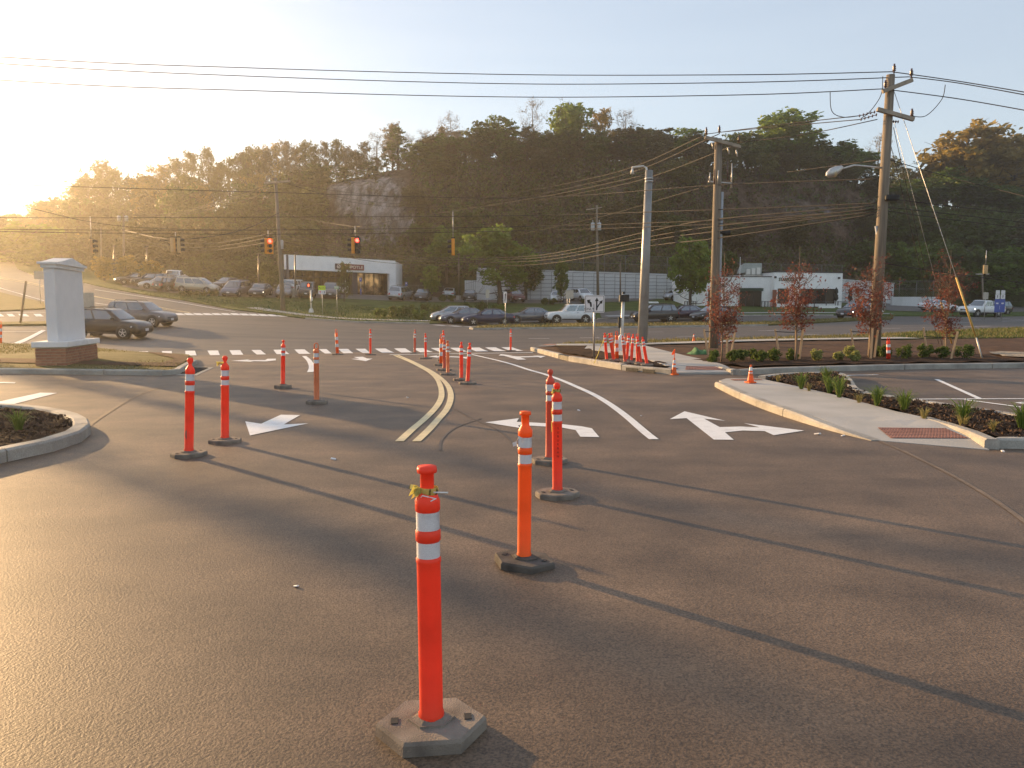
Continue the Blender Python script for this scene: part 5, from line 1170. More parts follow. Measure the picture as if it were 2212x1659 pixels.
# ------------------------------------------------------------------ hillside
from mathutils import noise as mnoise
hill_cols = [(-700, 585, 150, 545, 230), (-200, 570, 158, 535, 215), (0, 560, 160, 528, 205), (100, 572, 150, 520, 195), (200, 588, 138, 505, 185), (300, 600, 128, 490, 180), (400, 604, 125, 472, 175), (500, 607, 122, 452, 168), (600, 606, 120, 436, 160), (680, 606, 120, 410, 152), (730, 606, 120, 392, 148),
             (850, 606, 120, 368, 146), (1000, 600, 118, 352, 146), (1106, 592, 117.5, 347, 146), (1250, 589, 117.5, 347, 146), (1400, 592, 118, 350, 146), (1600, 600, 119, 364, 147), (1750, 603, 119, 372, 147), (1850, 606, 120, 398, 147), (1905, 610, 120, 440, 150), (2000, 612, 121, 452, 155), (2212, 612, 122, 446, 158), (2900, 612, 130, 440, 170)]
hc = np.array(hill_cols, float)
def hcol(px): return [float(np.interp(px, hc[:, 0], hc[:, i])) for i in range(1, 5)]
def hill_point(px, v, rough=True):
    yb, Yb, yr, Yr = hcol(px); b0 = P(px, yb, Yb); r0 = P(px, yr, Yr)
    fd = float(np.interp(v, [0, .4, .85, 1], [0, .48, .78, 1])); fh = float(np.interp(v, [0, .4, .85, 1], [0, .30, .88, 1]))
    Y = Yb + (Yr - Yb) * fd; z = b0.z + (r0.z - b0.z) * fh; x = b0.x / b0.y * Y
    if rough:
        cliff = float(np.interp(px, [560, 720, 1850, 1930], [.35, 1, 1, .4])) * float(np.interp(v, [0, .1, .35, .9, 1], [0, .4, 1, 1, .3]))
        q_ = Vector((x * .07, z * .10, 3.1)); n1 = mnoise.fractal(q_, 1.0, 2.1, 5); n2 = mnoise.fractal(Vector((x * .35, z * .22, 7)), 1.0, 2.0, 4)
        Y += (n1 * 3.2 + n2 * 0.9) * cliff; x += n2 * .5 * cliff; z += n1 * 0.8 * cliff
    return Vector((x, Y, z))
pxs = list(np.concatenate([np.linspace(-700, -60, 16), np.linspace(-40, 2260, 190), np.linspace(2300, 2900, 10)])); vs_l = list(np.linspace(0, 1, 46))
mb = MB(); mb.smooth = True; rowsn = len(vs_l) + 4; attr = []
for px_ in pxs:
    p0 = hill_point(px_, 0); yb, Yb, yr, Yr = hcol(px_); pr = P(px_, yr, Yr); k_ = pr.x / pr.y
    mb.vert((p0.x, p0.y, p0.z - 9)); attr.append((0, 0, 0))
    for v in vs_l:
        p = hill_point(px_, v); mb.vert(p)
        yy = 666 - (p.z - CAM_H) * F / p.y
        pale = max(0, 1 - ((px_ - 795) / 95) ** 2) * max(0, 1 - ((yy - 428) / 55) ** 2)
        pale = max(pale, .52 * max(0, 1 - ((px_ - 855) / 140) ** 2) * max(0, 1 - ((yy - 500) / 130) ** 2)) 
        pale = max(pale, .38 * max(0, 1 - ((px_ - 1740) / 150) ** 2) * max(0, 1 - ((yy - 450) / 70) ** 2), .28 * max(0, 1 - ((px_ - 1330) / 160) ** 2) * max(0, 1 - ((yy - 470) / 90) ** 2))
        green = float(np.interp(px_, [500, 650, 760, 1000, 1250, 1500, 1880, 1930], [.8, .6, .15, .35, .35, .05, .1, .8])) + (.3 if v < .12 else 0)
        attr.append((min(.62, pale * 1.1), min(1, green), 0))
    for dY, dz in ((14, .8), (60, -2), (150, -8)):
        Y = Yr + dY; mb.vert((k_ * Y, Y, pr.z + dz)); attr.append((0, .5, 0))
for i in range(len(pxs) - 1):
    for j in range(rowsn - 1): a_ = i * rowsn + j; mb.face((a_, a_ + rowsn, a_ + rowsn + 1, a_ + 1))
m_hill = bpy.data.materials.new('hill_rock_and_scrub'); m_hill.use_nodes = True
nt = m_hill.node_tree; N = nt.nodes; K = nt.links.new; bs = N['Principled BSDF']; bs.inputs['Roughness'].default_value = .95; bs.inputs['Specular IOR Level'].default_value = .1
tc = N.new('ShaderNodeTexCoord'); at = N.new('ShaderNodeAttribute'); at.attribute_name = 'cover'; sp = N.new('ShaderNodeSeparateColor'); K(at.outputs['Color'], sp.inputs[0])
def nz(scale, stretch=None, detail=8, rough=.6):
    n_ = N.new('ShaderNodeTexNoise'); n_.inputs['Scale'].default_value = scale; n_.inputs['Detail'].default_value = detail; n_.inputs['Roughness'].default_value = rough
    if stretch: mp = N.new('ShaderNodeMapping'); mp.inputs['Scale'].default_value = stretch; K(tc.outputs['Object'], mp.inputs[0]); K(mp.outputs[0], n_.inputs['Vector'])
    else: K(tc.outputs['Object'], n_.inputs['Vector'])
    return n_.outputs['Fac']
def rampn(fac, c0, c1, p0=.35, p1=.65):
    r_ = N.new('ShaderNodeValToRGB'); r_.color_ramp.elements[0].color = (*c0, 1); r_.color_ramp.elements[1].color = (*c1, 1); r_.color_ramp.elements[0].position = p0; r_.color_ramp.elements[1].position = p1; K(fac, r_.inputs[0]); return r_.outputs[0]
def mixc(f, a_, b2):
    m_ = N.new('ShaderNodeMix'); m_.data_type = 'RGBA'; K(f, m_.inputs['Factor']); K(a_, m_.inputs[6]); K(b2, m_.inputs[7]); return m_.outputs[2]
def thr(a_, noise_, gain=3.0):      # attribute broken up by noise
    m_ = N.new('ShaderNodeMath'); m_.operation = 'ADD'; K(a_, m_.inputs[0]); K(noise_, m_.inputs[1]); s_ = N.new('ShaderNodeMapRange'); s_.inputs[1].default_value = .82; s_.inputs[2].default_value = 1.12; K(m_.outputs[0], s_.inputs[0]); return s_.outputs[0]
brown = rampn(nz(.7, (1, 1, .35), 10, .75), (.035, .023, .017), (.16, .11, .082), .38, .64); rock = rampn(nz(.9, (1, 1, .28), 10, .75), (.06, .05, .045), (.40, .36, .35), .38, .66); grn = rampn(nz(.6), (.022, .030, .010), (.065, .075, .025))
c_ = mixc(thr(sp.outputs[1], nz(.35)), brown, grn); c_ = mixc(thr(sp.outputs[0], nz(.8, (1, 1, .3), 10, .7)), c_, rock); K(c_, bs.inputs['Base Color'])
bp = N.new('ShaderNodeBump'); bp.inputs['Strength'].default_value = .9; bp.inputs['Distance'].default_value = .6; K(nz(.9, (1, 1, .6)), bp.inputs['Height']); K(bp.outputs[0], bs.inputs['Normal'])
hill = mb.build('hillside', m_hill, fixn=False); tag(hill, kind='structure')
ca = hill.data.color_attributes.new('cover', 'FLOAT_COLOR', 'POINT'); ca.data.foreach_set('color', [c for t in attr for c in (*t, 1.0)])

# ------------------------------------------------------------------ foliage helpers
def leaf_quads(mb_, c, r, n, size, rr, flat_=1.0):
    for _ in range(n):
        while True:
            d = Vector((rr.uniform(-1, 1), rr.uniform(-1, 1), rr.uniform(-1, 1)))
            if d.length < 1: break
        p = Vector(c) + Vector((d.x * r, d.y * r, d.z * r * flat_)); s_ = size * rr.uniform(.6, 1.35)
        a_ = Vector((rr.gauss(0, 1), rr.gauss(0, 1), rr.gauss(0, 1))).normalized(); b2 = a_.cross(Vector((rr.gauss(0, 1), rr.gauss(0, 1), rr.gauss(0, 1)))).normalized()
        i = len(mb_.v); mb_.v += [tuple(p - a_ * s_), tuple(p + b2 * s_ * .55), tuple(p + a_ * s_), tuple(p - b2 * s_ * .55)]; mb_.f.append((i, i + 1, i + 2, i + 3)); mb_.mi.append(mb_.m); mb_.sm.append(False)
m_bark = M('tree_bark', (0.085, 0.065, 0.048), rough=.9, var=.3, scale=3, bump=.4, stretch=(3, 3, .5))
m_barkp = M('pale_twigs', (0.20, 0.165, 0.125), rough=.9, var=.2, scale=3)
def tree_mesh(seed, style):
    """a tree ten metres tall: (trunk mesh, crown mesh)"""
    rr = random.Random(seed); tr, cr = MB(), MB(); H = 10.0
    cfg = dict(leafy=(.10, 2.9, 17, 13, 13, .20), bright=(.10, 3.0, 17, 12, 12, .19), golden=(.16, 3.2, 15, 12, 9, .16), airy=(.10, 1.9, 20, 9, 6, .14), bare=(.25, 2.6, 13, 11, 1, .09), conifer=(.06, 2.0, 16, 9, 14, .17))[style]
    cb, cw, n1, n2, nl, ls = cfg
    bend = Vector((rr.uniform(-.4, .4), rr.uniform(-.4, .4), 0)); top = H * (.97 if style in ('conifer', 'airy', 'bare') else .86)
    tp = [Vector((0, 0, -.4))] + [Vector((bend.x * t * t, bend.y * t * t, top * t)) + Vector((rr.uniform(-.1, .1), rr.uniform(-.1, .1), 0)) for t in (.15, .35, .55, .75, 1)]
    tr.tube(tp, [.26, .2, .16, .12, .08, .02], 6)
    for k in range(n1):
        t = cb + (1 - cb) * ((k + rr.uniform(0, .9)) / n1) * .97; o = Vector((bend.x * t * t, bend.y * t * t, top * t)); az = k * 2.4 + rr.uniform(-.5, .5)
        if style == 'conifer': w = cw * (1 - t) * rr.uniform(.75, 1.1) + .25; up = rr.uniform(.0, .3)
        else:
            u = (t - cb) / (1 - cb); w = cw * (math.sin(math.pi * min(1, .26 + u * .70)) ** .6) * rr.uniform(.7, 1.1); up = rr.uniform(.35, .95) if style in ('airy', 'bare') else rr.uniform(-.15, .55)
        e = o + Vector((math.cos(az) * w, math.sin(az) * w, w * up)); e.z = min(e.z, H * .97)
        mid = o.lerp(e, .5) + Vector((0, 0, -.08 * w))
        tr.tube([o, mid, e], [.07 * (1.15 - t), .05 * (1.15 - t), .015], 4, cap=False)
        for j in range(n2):
            f = rr.uniform(.3, 1.05); q0 = o.lerp(e, min(f, 1)); sp_ = w * .42 + .25
            q1 = q0 + Vector((rr.uniform(-1, 1), rr.uniform(-1, 1), rr.uniform(-.35, .9))) * sp_
            if q1.z > H: q1.z = H - rr.uniform(0, .3)
            if style in ('airy', 'bare', 'golden'):
                tr.tube([q0, q0.lerp(q1, .5) + Vector((0, 0, .08)), q1], [.022, .016, .008], 3, cap=False)
                for _ in range(3 if style != 'golden' else 1):
                    q2 = q1 + Vector((rr.uniform(-1, 1), rr.uniform(-1, 1), rr.uniform(-.1, 1.2))) * .55; tr.tube([q0.lerp(q1, rr.uniform(.4, 1)), q2], [.010, .005], 3, cap=False)
                    leaf_quads(cr, q2, .22, nl, ls, rr)
                leaf_quads(cr, q1, .40, nl * 2, ls, rr)
            elif style == 'conifer':
                leaf_quads(cr, q1, .32, nl, ls, rr, .8)
            elif j % 3 == 0: tr.tube([q0, q1], [.025, .01], 3, cap=False)
    if style in ('leafy', 'bright'):      # leaf clumps spread through an uneven rounded crown
        lobes = [(Vector((rr.uniform(-.9, .9), rr.uniform(-.9, .9), rr.uniform(3.4, 8.0))), rr.uniform(1.3, 2.1)) for _ in range(9)] + [(Vector((0, 0, 5.2)), 2.6), (Vector((0, 0, 7.3)), 2.2)]
        for c0, rad in lobes:
            for _ in range(13):
                d = Vector((rr.gauss(0, 1), rr.gauss(0, 1), rr.gauss(0, 1))).normalized(); q1 = c0 + d * rad * rr.uniform(.6, 1.08); q1.z = min(q1.z, 9.8)
                if q1.z < .9: continue
                leaf_quads(cr, q1, rr.uniform(.35, .75), 27, ls * 1.2, rr, .85)
    a_ = tr.build('trunk', m_bark, fixn=False); b2 = cr.build('crown', m_bark, fixn=False); r_ = (a_.data, b2.data)
    bpy.data.objects.remove(a_); bpy.data.objects.remove(b2); return r_
protos = {s: [tree_mesh(100 + i * 17 + hash_, s) for i in range(n)] for hash_, (s, n) in enumerate((('leafy', 4), ('bright', 3), ('golden', 3), ('airy', 5), ('bare', 3), ('conifer', 3)))}
LM = {'dkgreen': leaf('leaf_dark_green', (0.12, 0.165, 0.034), (0.06, 0.085, 0.02)), 'green': leaf('leaf_green', (0.15, 0.22, 0.035), (0.075, 0.12, 0.022)), 'bright': leaf('leaf_bright_green', (0.20, 0.28, 0.04), (0.11, 0.17, 0.028)), 'olive': leaf('leaf_olive', (0.17, 0.175, 0.045), (0.095, 0.10, 0.028)),
      'gold': leaf('leaf_gold', (0.36, 0.26, 0.06), (0.2, 0.15, 0.04)), 'pale': leaf('leaf_pale_bud', (0.26, 0.22, 0.14), (0.16, 0.14, 0.08)), 'brown': leaf('leaf_brown_green', (0.15, 0.135, 0.05), (0.08, 0.07, 0.028)), 'red': leaf('leaf_red', (0.27, 0.095, 0.065), (0.13, 0.042, 0.03)), 'twig': leaf('twig_grey', (0.15, 0.115, 0.085), (0.08, 0.06, 0.045), .2), 'yellow': leaf('leaf_variegated', (0.42, 0.42, 0.16), (0.26, 0.28, 0.09)), 'box': leaf('leaf_boxwood', (0.17, 0.22, 0.045), (0.075, 0.11, 0.024), .35)}
_tc = [0]
def tree(px_, ybase, ytop, wpx, style, lm, label, Y, bark=None, name=None, group=None, sink=.3, cat='tree'):
    b0 = P(px_, ybase, Y); h = P(px_, ytop, Y).z - b0.z; w = wpx * Y / F
    _tc[0] += 1; pr = protos[style]; tm, cm = pr[_tc[0] % len(pr)]; nat = dict(leafy=5.3, bright=5.2, golden=7.2, airy=6.4, bare=6.6, conifer=4.6)[style]
    o = thing(name or {'conifer': 'evergreen_tree', 'bare': 'bare_tree', 'airy': 'budding_tree'}.get(style, 'leafy_tree'), label, cat, (b0.x, b0.y, b0.z - sink), rnd.uniform(0, 6.28), group)
    sz = (h + sink) / (10.0 if style not in ('leafy', 'bright') else 9.3); sx = w / nat
    for nm, me, mt in (('trunk', tm, bark or m_bark), ('crown', cm, LM[lm])):
        q_ = link(nm, me, o); q_.scale = (sx, sx, sz); q_.material_slots[0].link = 'OBJECT'; q_.material_slots[0].material = mt
    return o
def ridgeY(px): return hcol(px)[3]
def ridge_y(px): return hcol(px)[2]
ordinal = ['first', 'second', 'third', 'fourth', 'fifth', 'sixth', 'seventh', 'eighth', 'ninth', 'tenth', 'eleventh', 'twelfth', 'thirteenth', 'fourteenth', 'fifteenth', 'sixteenth', 'seventeenth', 'eighteenth', 'nineteenth', 'twentieth', 'twenty-first', 'twenty-second', 'twenty-third', 'twenty-fourth', 'twenty-fifth', 'twenty-sixth', 'twenty-seventh', 'twenty-eighth', 'twenty-ninth', 'thirtieth', 'thirty-first', 'thirty-second', 'thirty-third', 'thirty-fourth', 'thirty-fifth', 'thirty-sixth', 'thirty-seventh', 'thirty-eighth', 'thirty-ninth', 'fortieth']
GR = 'trees along the ridge'
named = [(860, 272, 80, 'conifer', 'dkgreen', 'dark pointed evergreen standing above the pale rock face'), (1232, 205, 96, 'bright', 'bright', 'round bright green tree, the highest on the ridge'), (1150, 218, 74, 'bare', 'pale', 'bare pale tree just left of the highest green tree'),
         (1303, 226, 84, 'golden', 'gold', 'thin golden tree right of the highest green tree'), (1350, 242, 76, 'bare', 'pale', 'bare spreading tree right of the thin golden one'), (1402, 276, 124, 'leafy', 'brown', 'broad dark tree left of the lamp pole top on the ridge'),
         (1482, 280, 90, 'bright', 'bright', 'light green tree left of the crossarm pole on the ridge'), (1702, 241, 146, 'leafy', 'bright', 'large dense green tree right of the crossarm pole on the ridge'), (1792, 305, 120, 'leafy', 'dkgreen', 'dark tree left of the big pole at the ridge end'), (1892, 292, 92, 'bare', 'pale', 'bare pale tree behind the big utility pole'),
         (2082, 254, 180, 'bright', 'gold', 'large golden tree against the sky at upper right'), (2190, 300, 160, 'bright', 'gold', 'golden tree cut by the right edge of the picture'), (976, 248, 70, 'bare', 'pale', 'tall bare tree with spread crown above the middle ridge'), (546, 304, 70, 'golden', 'olive', 'olive leafy tree with a rounded top above the left wood')]
for px_, yt, w, st, lm, lb in named: tree(px_, ridge_y(px_) + 6, yt, w, st, lm, lb, ridgeY(px_) + 2, group=GR, bark=m_barkp if st == 'bare' else None)
rest = []; slope_rows = []
rr = random.Random(31)
def band(x0, x1, step, yt_pts, styles, wr=(50, 80), dY=(0, 8), jit=14):
    x = x0
    while x < x1:
        yt = float(np.interp(x, [p_[0] for p_ in yt_pts], [p_[1] for p_ in yt_pts])) + rr.uniform(-jit, jit); st, lm = styles[rr.randrange(len(styles))]
        rest.append((x, yt, rr.uniform(*wr), st, lm, rr.uniform(*dY))); x += step * rr.uniform(.7, 1.3)
band(-130, 95, 30, [(-130, 470), (-20, 468), (40, 462), (95, 440)], [('airy', 'gold'), ('golden', 'olive'), ('golden', 'gold')], (80, 120))
band(95, 330, 34, [(95, 440), (140, 405), (240, 362), (300, 372), (330, 400)], [('airy', 'gold'), ('golden', 'olive'), ('airy', 'olive')], (80, 120))
band(335, 545, 27, [(335, 388), (380, 345), (430, 330), (545, 325)], [('airy', 'olive'), ('golden', 'olive'), ('airy', 'gold'), ('airy', 'brown')], (60, 95))
band(560, 820, 21, [(560, 325), (640, 315), (740, 312), (820, 330)], [('airy', 'pale'), ('airy', 'gold'), ('airy', 'olive'), ('airy', 'brown')], (44, 70))
band(600, 830, 42, [(600, 380), (700, 365), (830, 350)], [('leafy', 'brown'), ('conifer', 'dkgreen'), ('leafy', 'dkgreen')], (55, 85), (-3, 0))
band(815, 1010, 30, [(815, 280), (900, 285), (1010, 285)], [('bare', 'pale'), ('airy', 'pale'), ('airy', 'gold')], (55, 75), (4, 10))
band(880, 1130, 32, [(880, 330), (930, 300), (1010, 285), (1050, 262), (1130, 266)], [('leafy', 'brown'), ('leafy', 'dkgreen'), ('conifer', 'dkgreen'), ('bright', 'green')], (66, 100), (-2, 3))
band(1090, 1460, 38, [(1090, 290), (1250, 288), (1330, 300), (1460, 320)], [('leafy', 'brown'), ('leafy', 'dkgreen')], (66, 100), (-2, 2), 20)
band(1500, 1850, 36, [(1500, 310), (1560, 292), (1620, 300), (1760, 310), (1850, 340)], [('leafy', 'dkgreen'), ('leafy', 'green'), ('leafy', 'brown')], (70, 110), (-1, 6), 20)
band(1925, 2260, 44, [(1925, 340), (2000, 360), (2100, 330), (2260, 340)], [('golden', 'olive'), ('bright', 'olive'), ('golden', 'gold')], (80, 120), (6, 16))
band(1900, 2270, 40, [(1900, 420), (1990, 375), (2060, 385), (2270, 420)], [('leafy', 'green'), ('leafy', 'dkgreen'), ('bright', 'green')], (90, 130), (-6, 0))
for dv, drop, n0 in ((26, 24, 70), (58, 62, 62), (92, 98, 50)):      # further rows standing down the left slope
    for _ in range(9):
        x = rr.uniform(110, 700 - dv * 1.2); slope_rows.append((x, dv * rr.uniform(.8, 1.2), drop))
rest.sort()
nm_ = {'airy': 'half-bare budding tree', 'golden': 'golden-leaved tree', 'leafy': 'dense dark tree', 'bare': 'bare pale tree', 'conifer': 'dark evergreen', 'bright': 'light green tree'}
cnt = {}
for x, yt, w, st, lm, dY in rest:
    cnt[st] = cnt.get(st, 0) + 1
    tree(x, ridge_y(x) + (4 if dY >= 0 else 12), yt, w, st, lm, '%s among the ridge trees, %s of its kind from the left' % (nm_[st], ordinal[min(cnt[st], 40) - 1]), ridgeY(x) + dY, group=GR, bark=m_barkp if st in ('bare', 'airy') else None)
for k, (x, dv, drop) in enumerate(sorted(slope_rows)):
    yb_, Yb_, yr_, Yr_ = hcol(x); f = min(.9, dv / max(30, yb_ - yr_)); Yt = Yr_ + (Yb_ - Yr_) * f * .8
    st, lm = (('leafy', 'brown'), ('golden', 'olive'), ('leafy', 'olive'), ('airy', 'olive'), ('leafy', 'dkgreen'), ('airy', 'gold'))[k % 6]
    tree(x, yr_ + dv + 8, yr_ + dv - rr.uniform(75, 120), rr.uniform(60, 100), st, lm, '%s on the left slope, %s of the slope trees from the left' % (nm_[st], ordinal[k]), Yt, group='trees on the left slope', sink=.8)
# trees and large bushes at the foot of the hill and on the lawns
low = [(1078, 653, 497, 142, 'bright', 'bright', 101, 'big fresh green tree in the lot, left of the retaining wall'), (932, 648, 573, 42, 'bright', 'bright', 103, 'slim young green tree between parked cars left of the big tree'), (1212, 655, 561, 36, 'leafy', 'green', 104, 'slender lollipop tree before the retaining wall'),
       (1491, 663, 512, 98, 'leafy', 'bright', 92, 'round dark green tree at the left end of the cafe wing'), (743, 645, 560, 36, 'golden', 'olive', 92, 'young airy tree in front of the restaurant sign'), (226, 607, 549, 56, 'bright', 'gold', 104, 'small golden sunlit tree, left of three by the lamp posts'),
       (274, 610, 556, 56, 'bright', 'gold', 102, 'small golden sunlit tree, middle of three by the lamp posts'), (329, 618, 564, 50, 'bright', 'gold', 100, 'small golden sunlit tree, right of three by the lamp posts'), (440, 612, 542, 100, 'golden', 'olive', 112, 'wide pale bush behind the gold minivan'),
       (535, 622, 560, 80, 'bright', 'olive', 110, 'leafy bush behind the grey minivan'), (585, 640, 560, 56, 'golden', 'olive', 98, 'young tree left of the wooden pole in the lot'), (55, 596, 474, 190, 'bright', 'bright', 148, 'large sunlit green tree at the far left beside the climbing road'),
       (-20, 575, 462, 120, 'bright', 'olive', 175, 'hazy tree at the left edge beyond the road bend'), (105, 596, 520, 110, 'bright', 'bright', 140, 'low bright green shrub mass right of the large far-left tree'), (160, 600, 505, 120, 'leafy', 'olive', 138, 'olive tree behind the white column at the hill foot'),
       (235, 606, 490, 110, 'leafy', 'brown', 132, 'dark tree behind the small golden trees'), (320, 606, 470, 120, 'leafy', 'brown', 130, 'dark tree behind the lamp posts'), (410, 606, 480, 110, 'leafy', 'brown', 129, 'dark tree behind the wide pale bush'), (490, 608, 485, 100, 'leafy', 'brown', 128, 'dark tree left of the wooden pole at the hill foot'),
       (395, 560, 400, 100, 'leafy', 'dkgreen', 150, 'dark tree on the left slope below the wood'), (665, 510, 405, 90, 'leafy', 'olive', 140, 'green bush left of the pale rock face'), (640, 560, 470, 100, 'leafy', 'olive', 132, 'green bush below and left of the pale rock face'), (610, 520, 420, 90, 'leafy', 'dkgreen', 142, 'dark bush behind the wooden pole top'),
       (930, 618, 545, 70, 'bright', 'olive', 116, 'green sapling clump at the cliff foot behind the slim tree'), (965, 600, 500, 90, 'bright', 'bright', 118, 'green tree at the cliff foot left of the big fresh tree'), (1010, 560, 440, 90, 'leafy', 'dkgreen', 128, 'dark bush midway up the slope above the big fresh tree'), (1135, 640, 540, 90, 'leafy', 'dkgreen', 113.5, 'dark bush right of the big fresh tree'),
       (1880, 600, 520, 100, 'leafy', 'dkgreen', 124, 'dark bush behind the big pole at the cliff foot'), (1960, 650, 520, 120, 'leafy', 'green', 122, 'green tree behind the low concrete wall'), (2060, 660, 520, 130, 'leafy', 'dkgreen', 124, 'dark tree behind the rightmost sapling'), (2160, 665, 545, 130, 'bright', 'green', 120, 'green tree behind the route signs'), (2235, 670, 520, 120, 'leafy', 'dkgreen', 124, 'dark tree at the right edge behind the lot'),
       (2110, 590, 460, 140, 'leafy', 'dkgreen', 136, 'dark tree on the right slope above the pickup'), (1990, 580, 450, 130, 'leafy', 'dkgreen', 136, 'dark tree on the right slope above the rightmost sapling'), (2215, 600, 470, 130, 'leafy', 'brown', 138, 'brownish tree on the right slope at the picture edge'), (1860, 500, 425, 90, 'bright', 'green', 142, 'green bush on the cliff end right of the street lamp'),
       (1560, 600, 540, 70, 'leafy', 'dkgreen', 112, 'dark bush behind the cafe wing'), (800, 600, 560, 70, 'golden', 'olive', 119, 'thin bush behind the restaurant roof')]
for px_, yb_, yt, w, st, lm, Y, lb in low: tree(px_, yb_, yt, w, st, lm, lb, Y, sink=.6)
# slim evergreens added out of view on the left to cast the shadow bands
for i, (x, y, h, w, lb) in enumerate(((-45, 45.9, 13.5, 1.9, 'nearer'), (-44.3, 49, 13.5, 1.5, 'farther'))):
    o = thing('evergreen_tree', 'slim evergreen added beyond the left edge to cast a shadow band, the %s one' % lb, 'tree', (x, y, T(x, y) - .1), i * 1.3, 'added shadow casters left of the picture')
    tm, cm = protos['conifer'][i % 3]
    for nmm, me, mt in (('trunk', tm, m_bark), ('crown', cm, LM['green'])):
        q_ = link(nmm, me, o); q_.scale = (w / 4.4, w / 4.4, h / 10); q_.material_slots[0].link = 'OBJECT'; q_.material_slots[0].material = mt

rs_ = random.Random(77); st_rows = []
for k in range(40):
    x = 885 + (1885 - 885) * (k + rs_.uniform(0, .9)) / 40; st_rows.append((x, rs_.choice((.35, .5, .62, .75, .86, .93, .97)) + rs_.uniform(-.05, .03)))
for k, (x, v) in enumerate(st_rows):
    if 1540 < x < 1850 and .45 < v < .8: v = .92
    p = hill_point(x, v); st, lm = (('leafy', 'brown'), ('leafy', 'dkgreen'), ('leafy', 'olive'), ('airy', 'brown'), ('leafy', 'brown'), ('golden', 'olive'), ('airy', 'olive'))[k % 7]
    yb_ = 0; h = rs_.uniform(4.2, 7.5); w = rs_.uniform(4.5, 8.0); pr_ = protos[st]; tm, cm = pr_[k % len(pr_)]
    o = thing('slope_tree', '%s growing on the cliff slope, %s slope tree rightward from the rock face' % (nm_[st], ordinal[k]), 'tree', (p.x, p.y - .3, p.z - .6), k * 1.7, 'trees on the cliff slope')
    for nmm, me, mt in (('trunk', tm, m_bark), ('crown', cm, LM[lm])):
        q_ = link(nmm, me, o); q_.scale = (w / 6.2, w / 6.2, h / 10); q_.material_slots[0].link = 'OBJECT'; q_.material_slots[0].material = mt
# underbrush on the slope: uncountable
for key, n_c, rngx, dens in (('brown', 2200, (560, 1900), .5), ('twig', 1500, (560, 1900), .5), ('olive', 1500, (480, 1450), .5), ('dkgreen', 1300, (880, 1880), .5), ('dkgreen', 1100, (1880, 2260), .5), ('dkgreen', 900, (-60, 700), .5), ('olive', 500, (-60, 560), .5), ('brown', 500, (1880, 2300), .4)):
    ub = MB()
    for _ in range(n_c):
        px_ = rr.uniform(*rngx); v = rr.random() ** .8; p = hill_point(px_, v)
        yy = 666 - (p.z - CAM_H) * F / p.y
        if 715 < px_ < 900 and 372 < yy < 500 and rr.random() < .9: continue
        if 1540 < px_ < 1860 and 400 < yy < 520 and rr.random() < .55: continue
        leaf_quads(ub, p + Vector((0, -.3, .35)), rr.uniform(.5, 1.6), 13, .27, rr, .75)
    o = ub.build('underbrush', LM[key], fixn=False); tag(o, kind='stuff')

# ------------------------------------------------------------------ planting
def shrub(px_, py_, rpx, lm, label, dz=.12, group=None, flat_=.85, n=900, size=.035, name='round_shrub', cat='shrub', pyb=None):
    g = G(px_, pyb if pyb else py_ + rpx * .85, dz); Y = g.y; r = rpx * Y / F
    o = thing(name, label, cat, (g.x, g.y, T(g.x, g.y) + dz), 0, group); rs = random.Random(int(px_ * 7)); mb_ = MB()
    for _ in range(26):
        d = Vector((rs.gauss(0, 1), rs.gauss(0, 1), rs.gauss(0, 1))).normalized(); leaf_quads(mb_, Vector((0, 0, r * flat_ + .03)) + Vector((d.x, d.y, d.z * flat_)) * r * rs.uniform(.55, .92), r * .34, n // 26, size, rs)
    mb_.build('foliage', LM[lm], o, fixn=False)
    st = MB()
    for k in range(5): an = k * 1.26; st.tube([(0.02 * math.cos(an), .02 * math.sin(an), -.05), (r * .5 * math.cos(an), r * .5 * math.sin(an), r * .9)], [.012, .006], 4)
    st.build('stems', m_bark, o); return o
GB = 'clipped round shrubs in the planting bed'
bw_ = [(1540.5, 772, 14.5), (1582, 771, 14), (1602, 769, 13), (1625, 766, 13.5), (1641, 771, 14.5), (1671.5, 768, 15), (1710, 768, 13.5), (1909, 760, 14.5), (1953, 760.5, 17.5), (1998, 759, 17.5), (2035, 762.5, 14), (2084, 761, 18.5)]
wd = ['leftmost', 'second', 'third', 'fourth', 'fifth', 'sixth', 'seventh', 'eighth', 'ninth', 'tenth', 'eleventh', 'rightmost']
for i, (x, y, r) in enumerate(bw_): shrub(x, y, r, 'box', 'dark green clipped round shrub in the bed, %s of twelve' % (wd[i] if i in (0, 11) else wd[i] + ' from the left'), group=GB, n=1100, size=.03)
for x, y, r, lb in ((1765, 768, 14, 'pale yellow-green shrub, leftmost of the four variegated ones'), (1810, 771, 11, 'small grey-green variegated shrub, second of the four'), (1836.5, 761.5, 14, 'larger yellow variegated shrub at the back of the pair by the pole'), (1846.5, 771.5, 12, 'small yellow variegated shrub in front near the big pole')): shrub(x, y, r, 'yellow', lb, n=900, size=.03, group='variegated shrubs in the planting bed')
LM['grassblade'] = leaf('grass_blade', (0.17, 0.24, 0.045), (0.09, 0.14, 0.028), .4, 3); LM['dryblade'] = leaf('dry_blade', (0.34, 0.29, 0.11), (0.2, 0.17, 0.06), .4, 3)
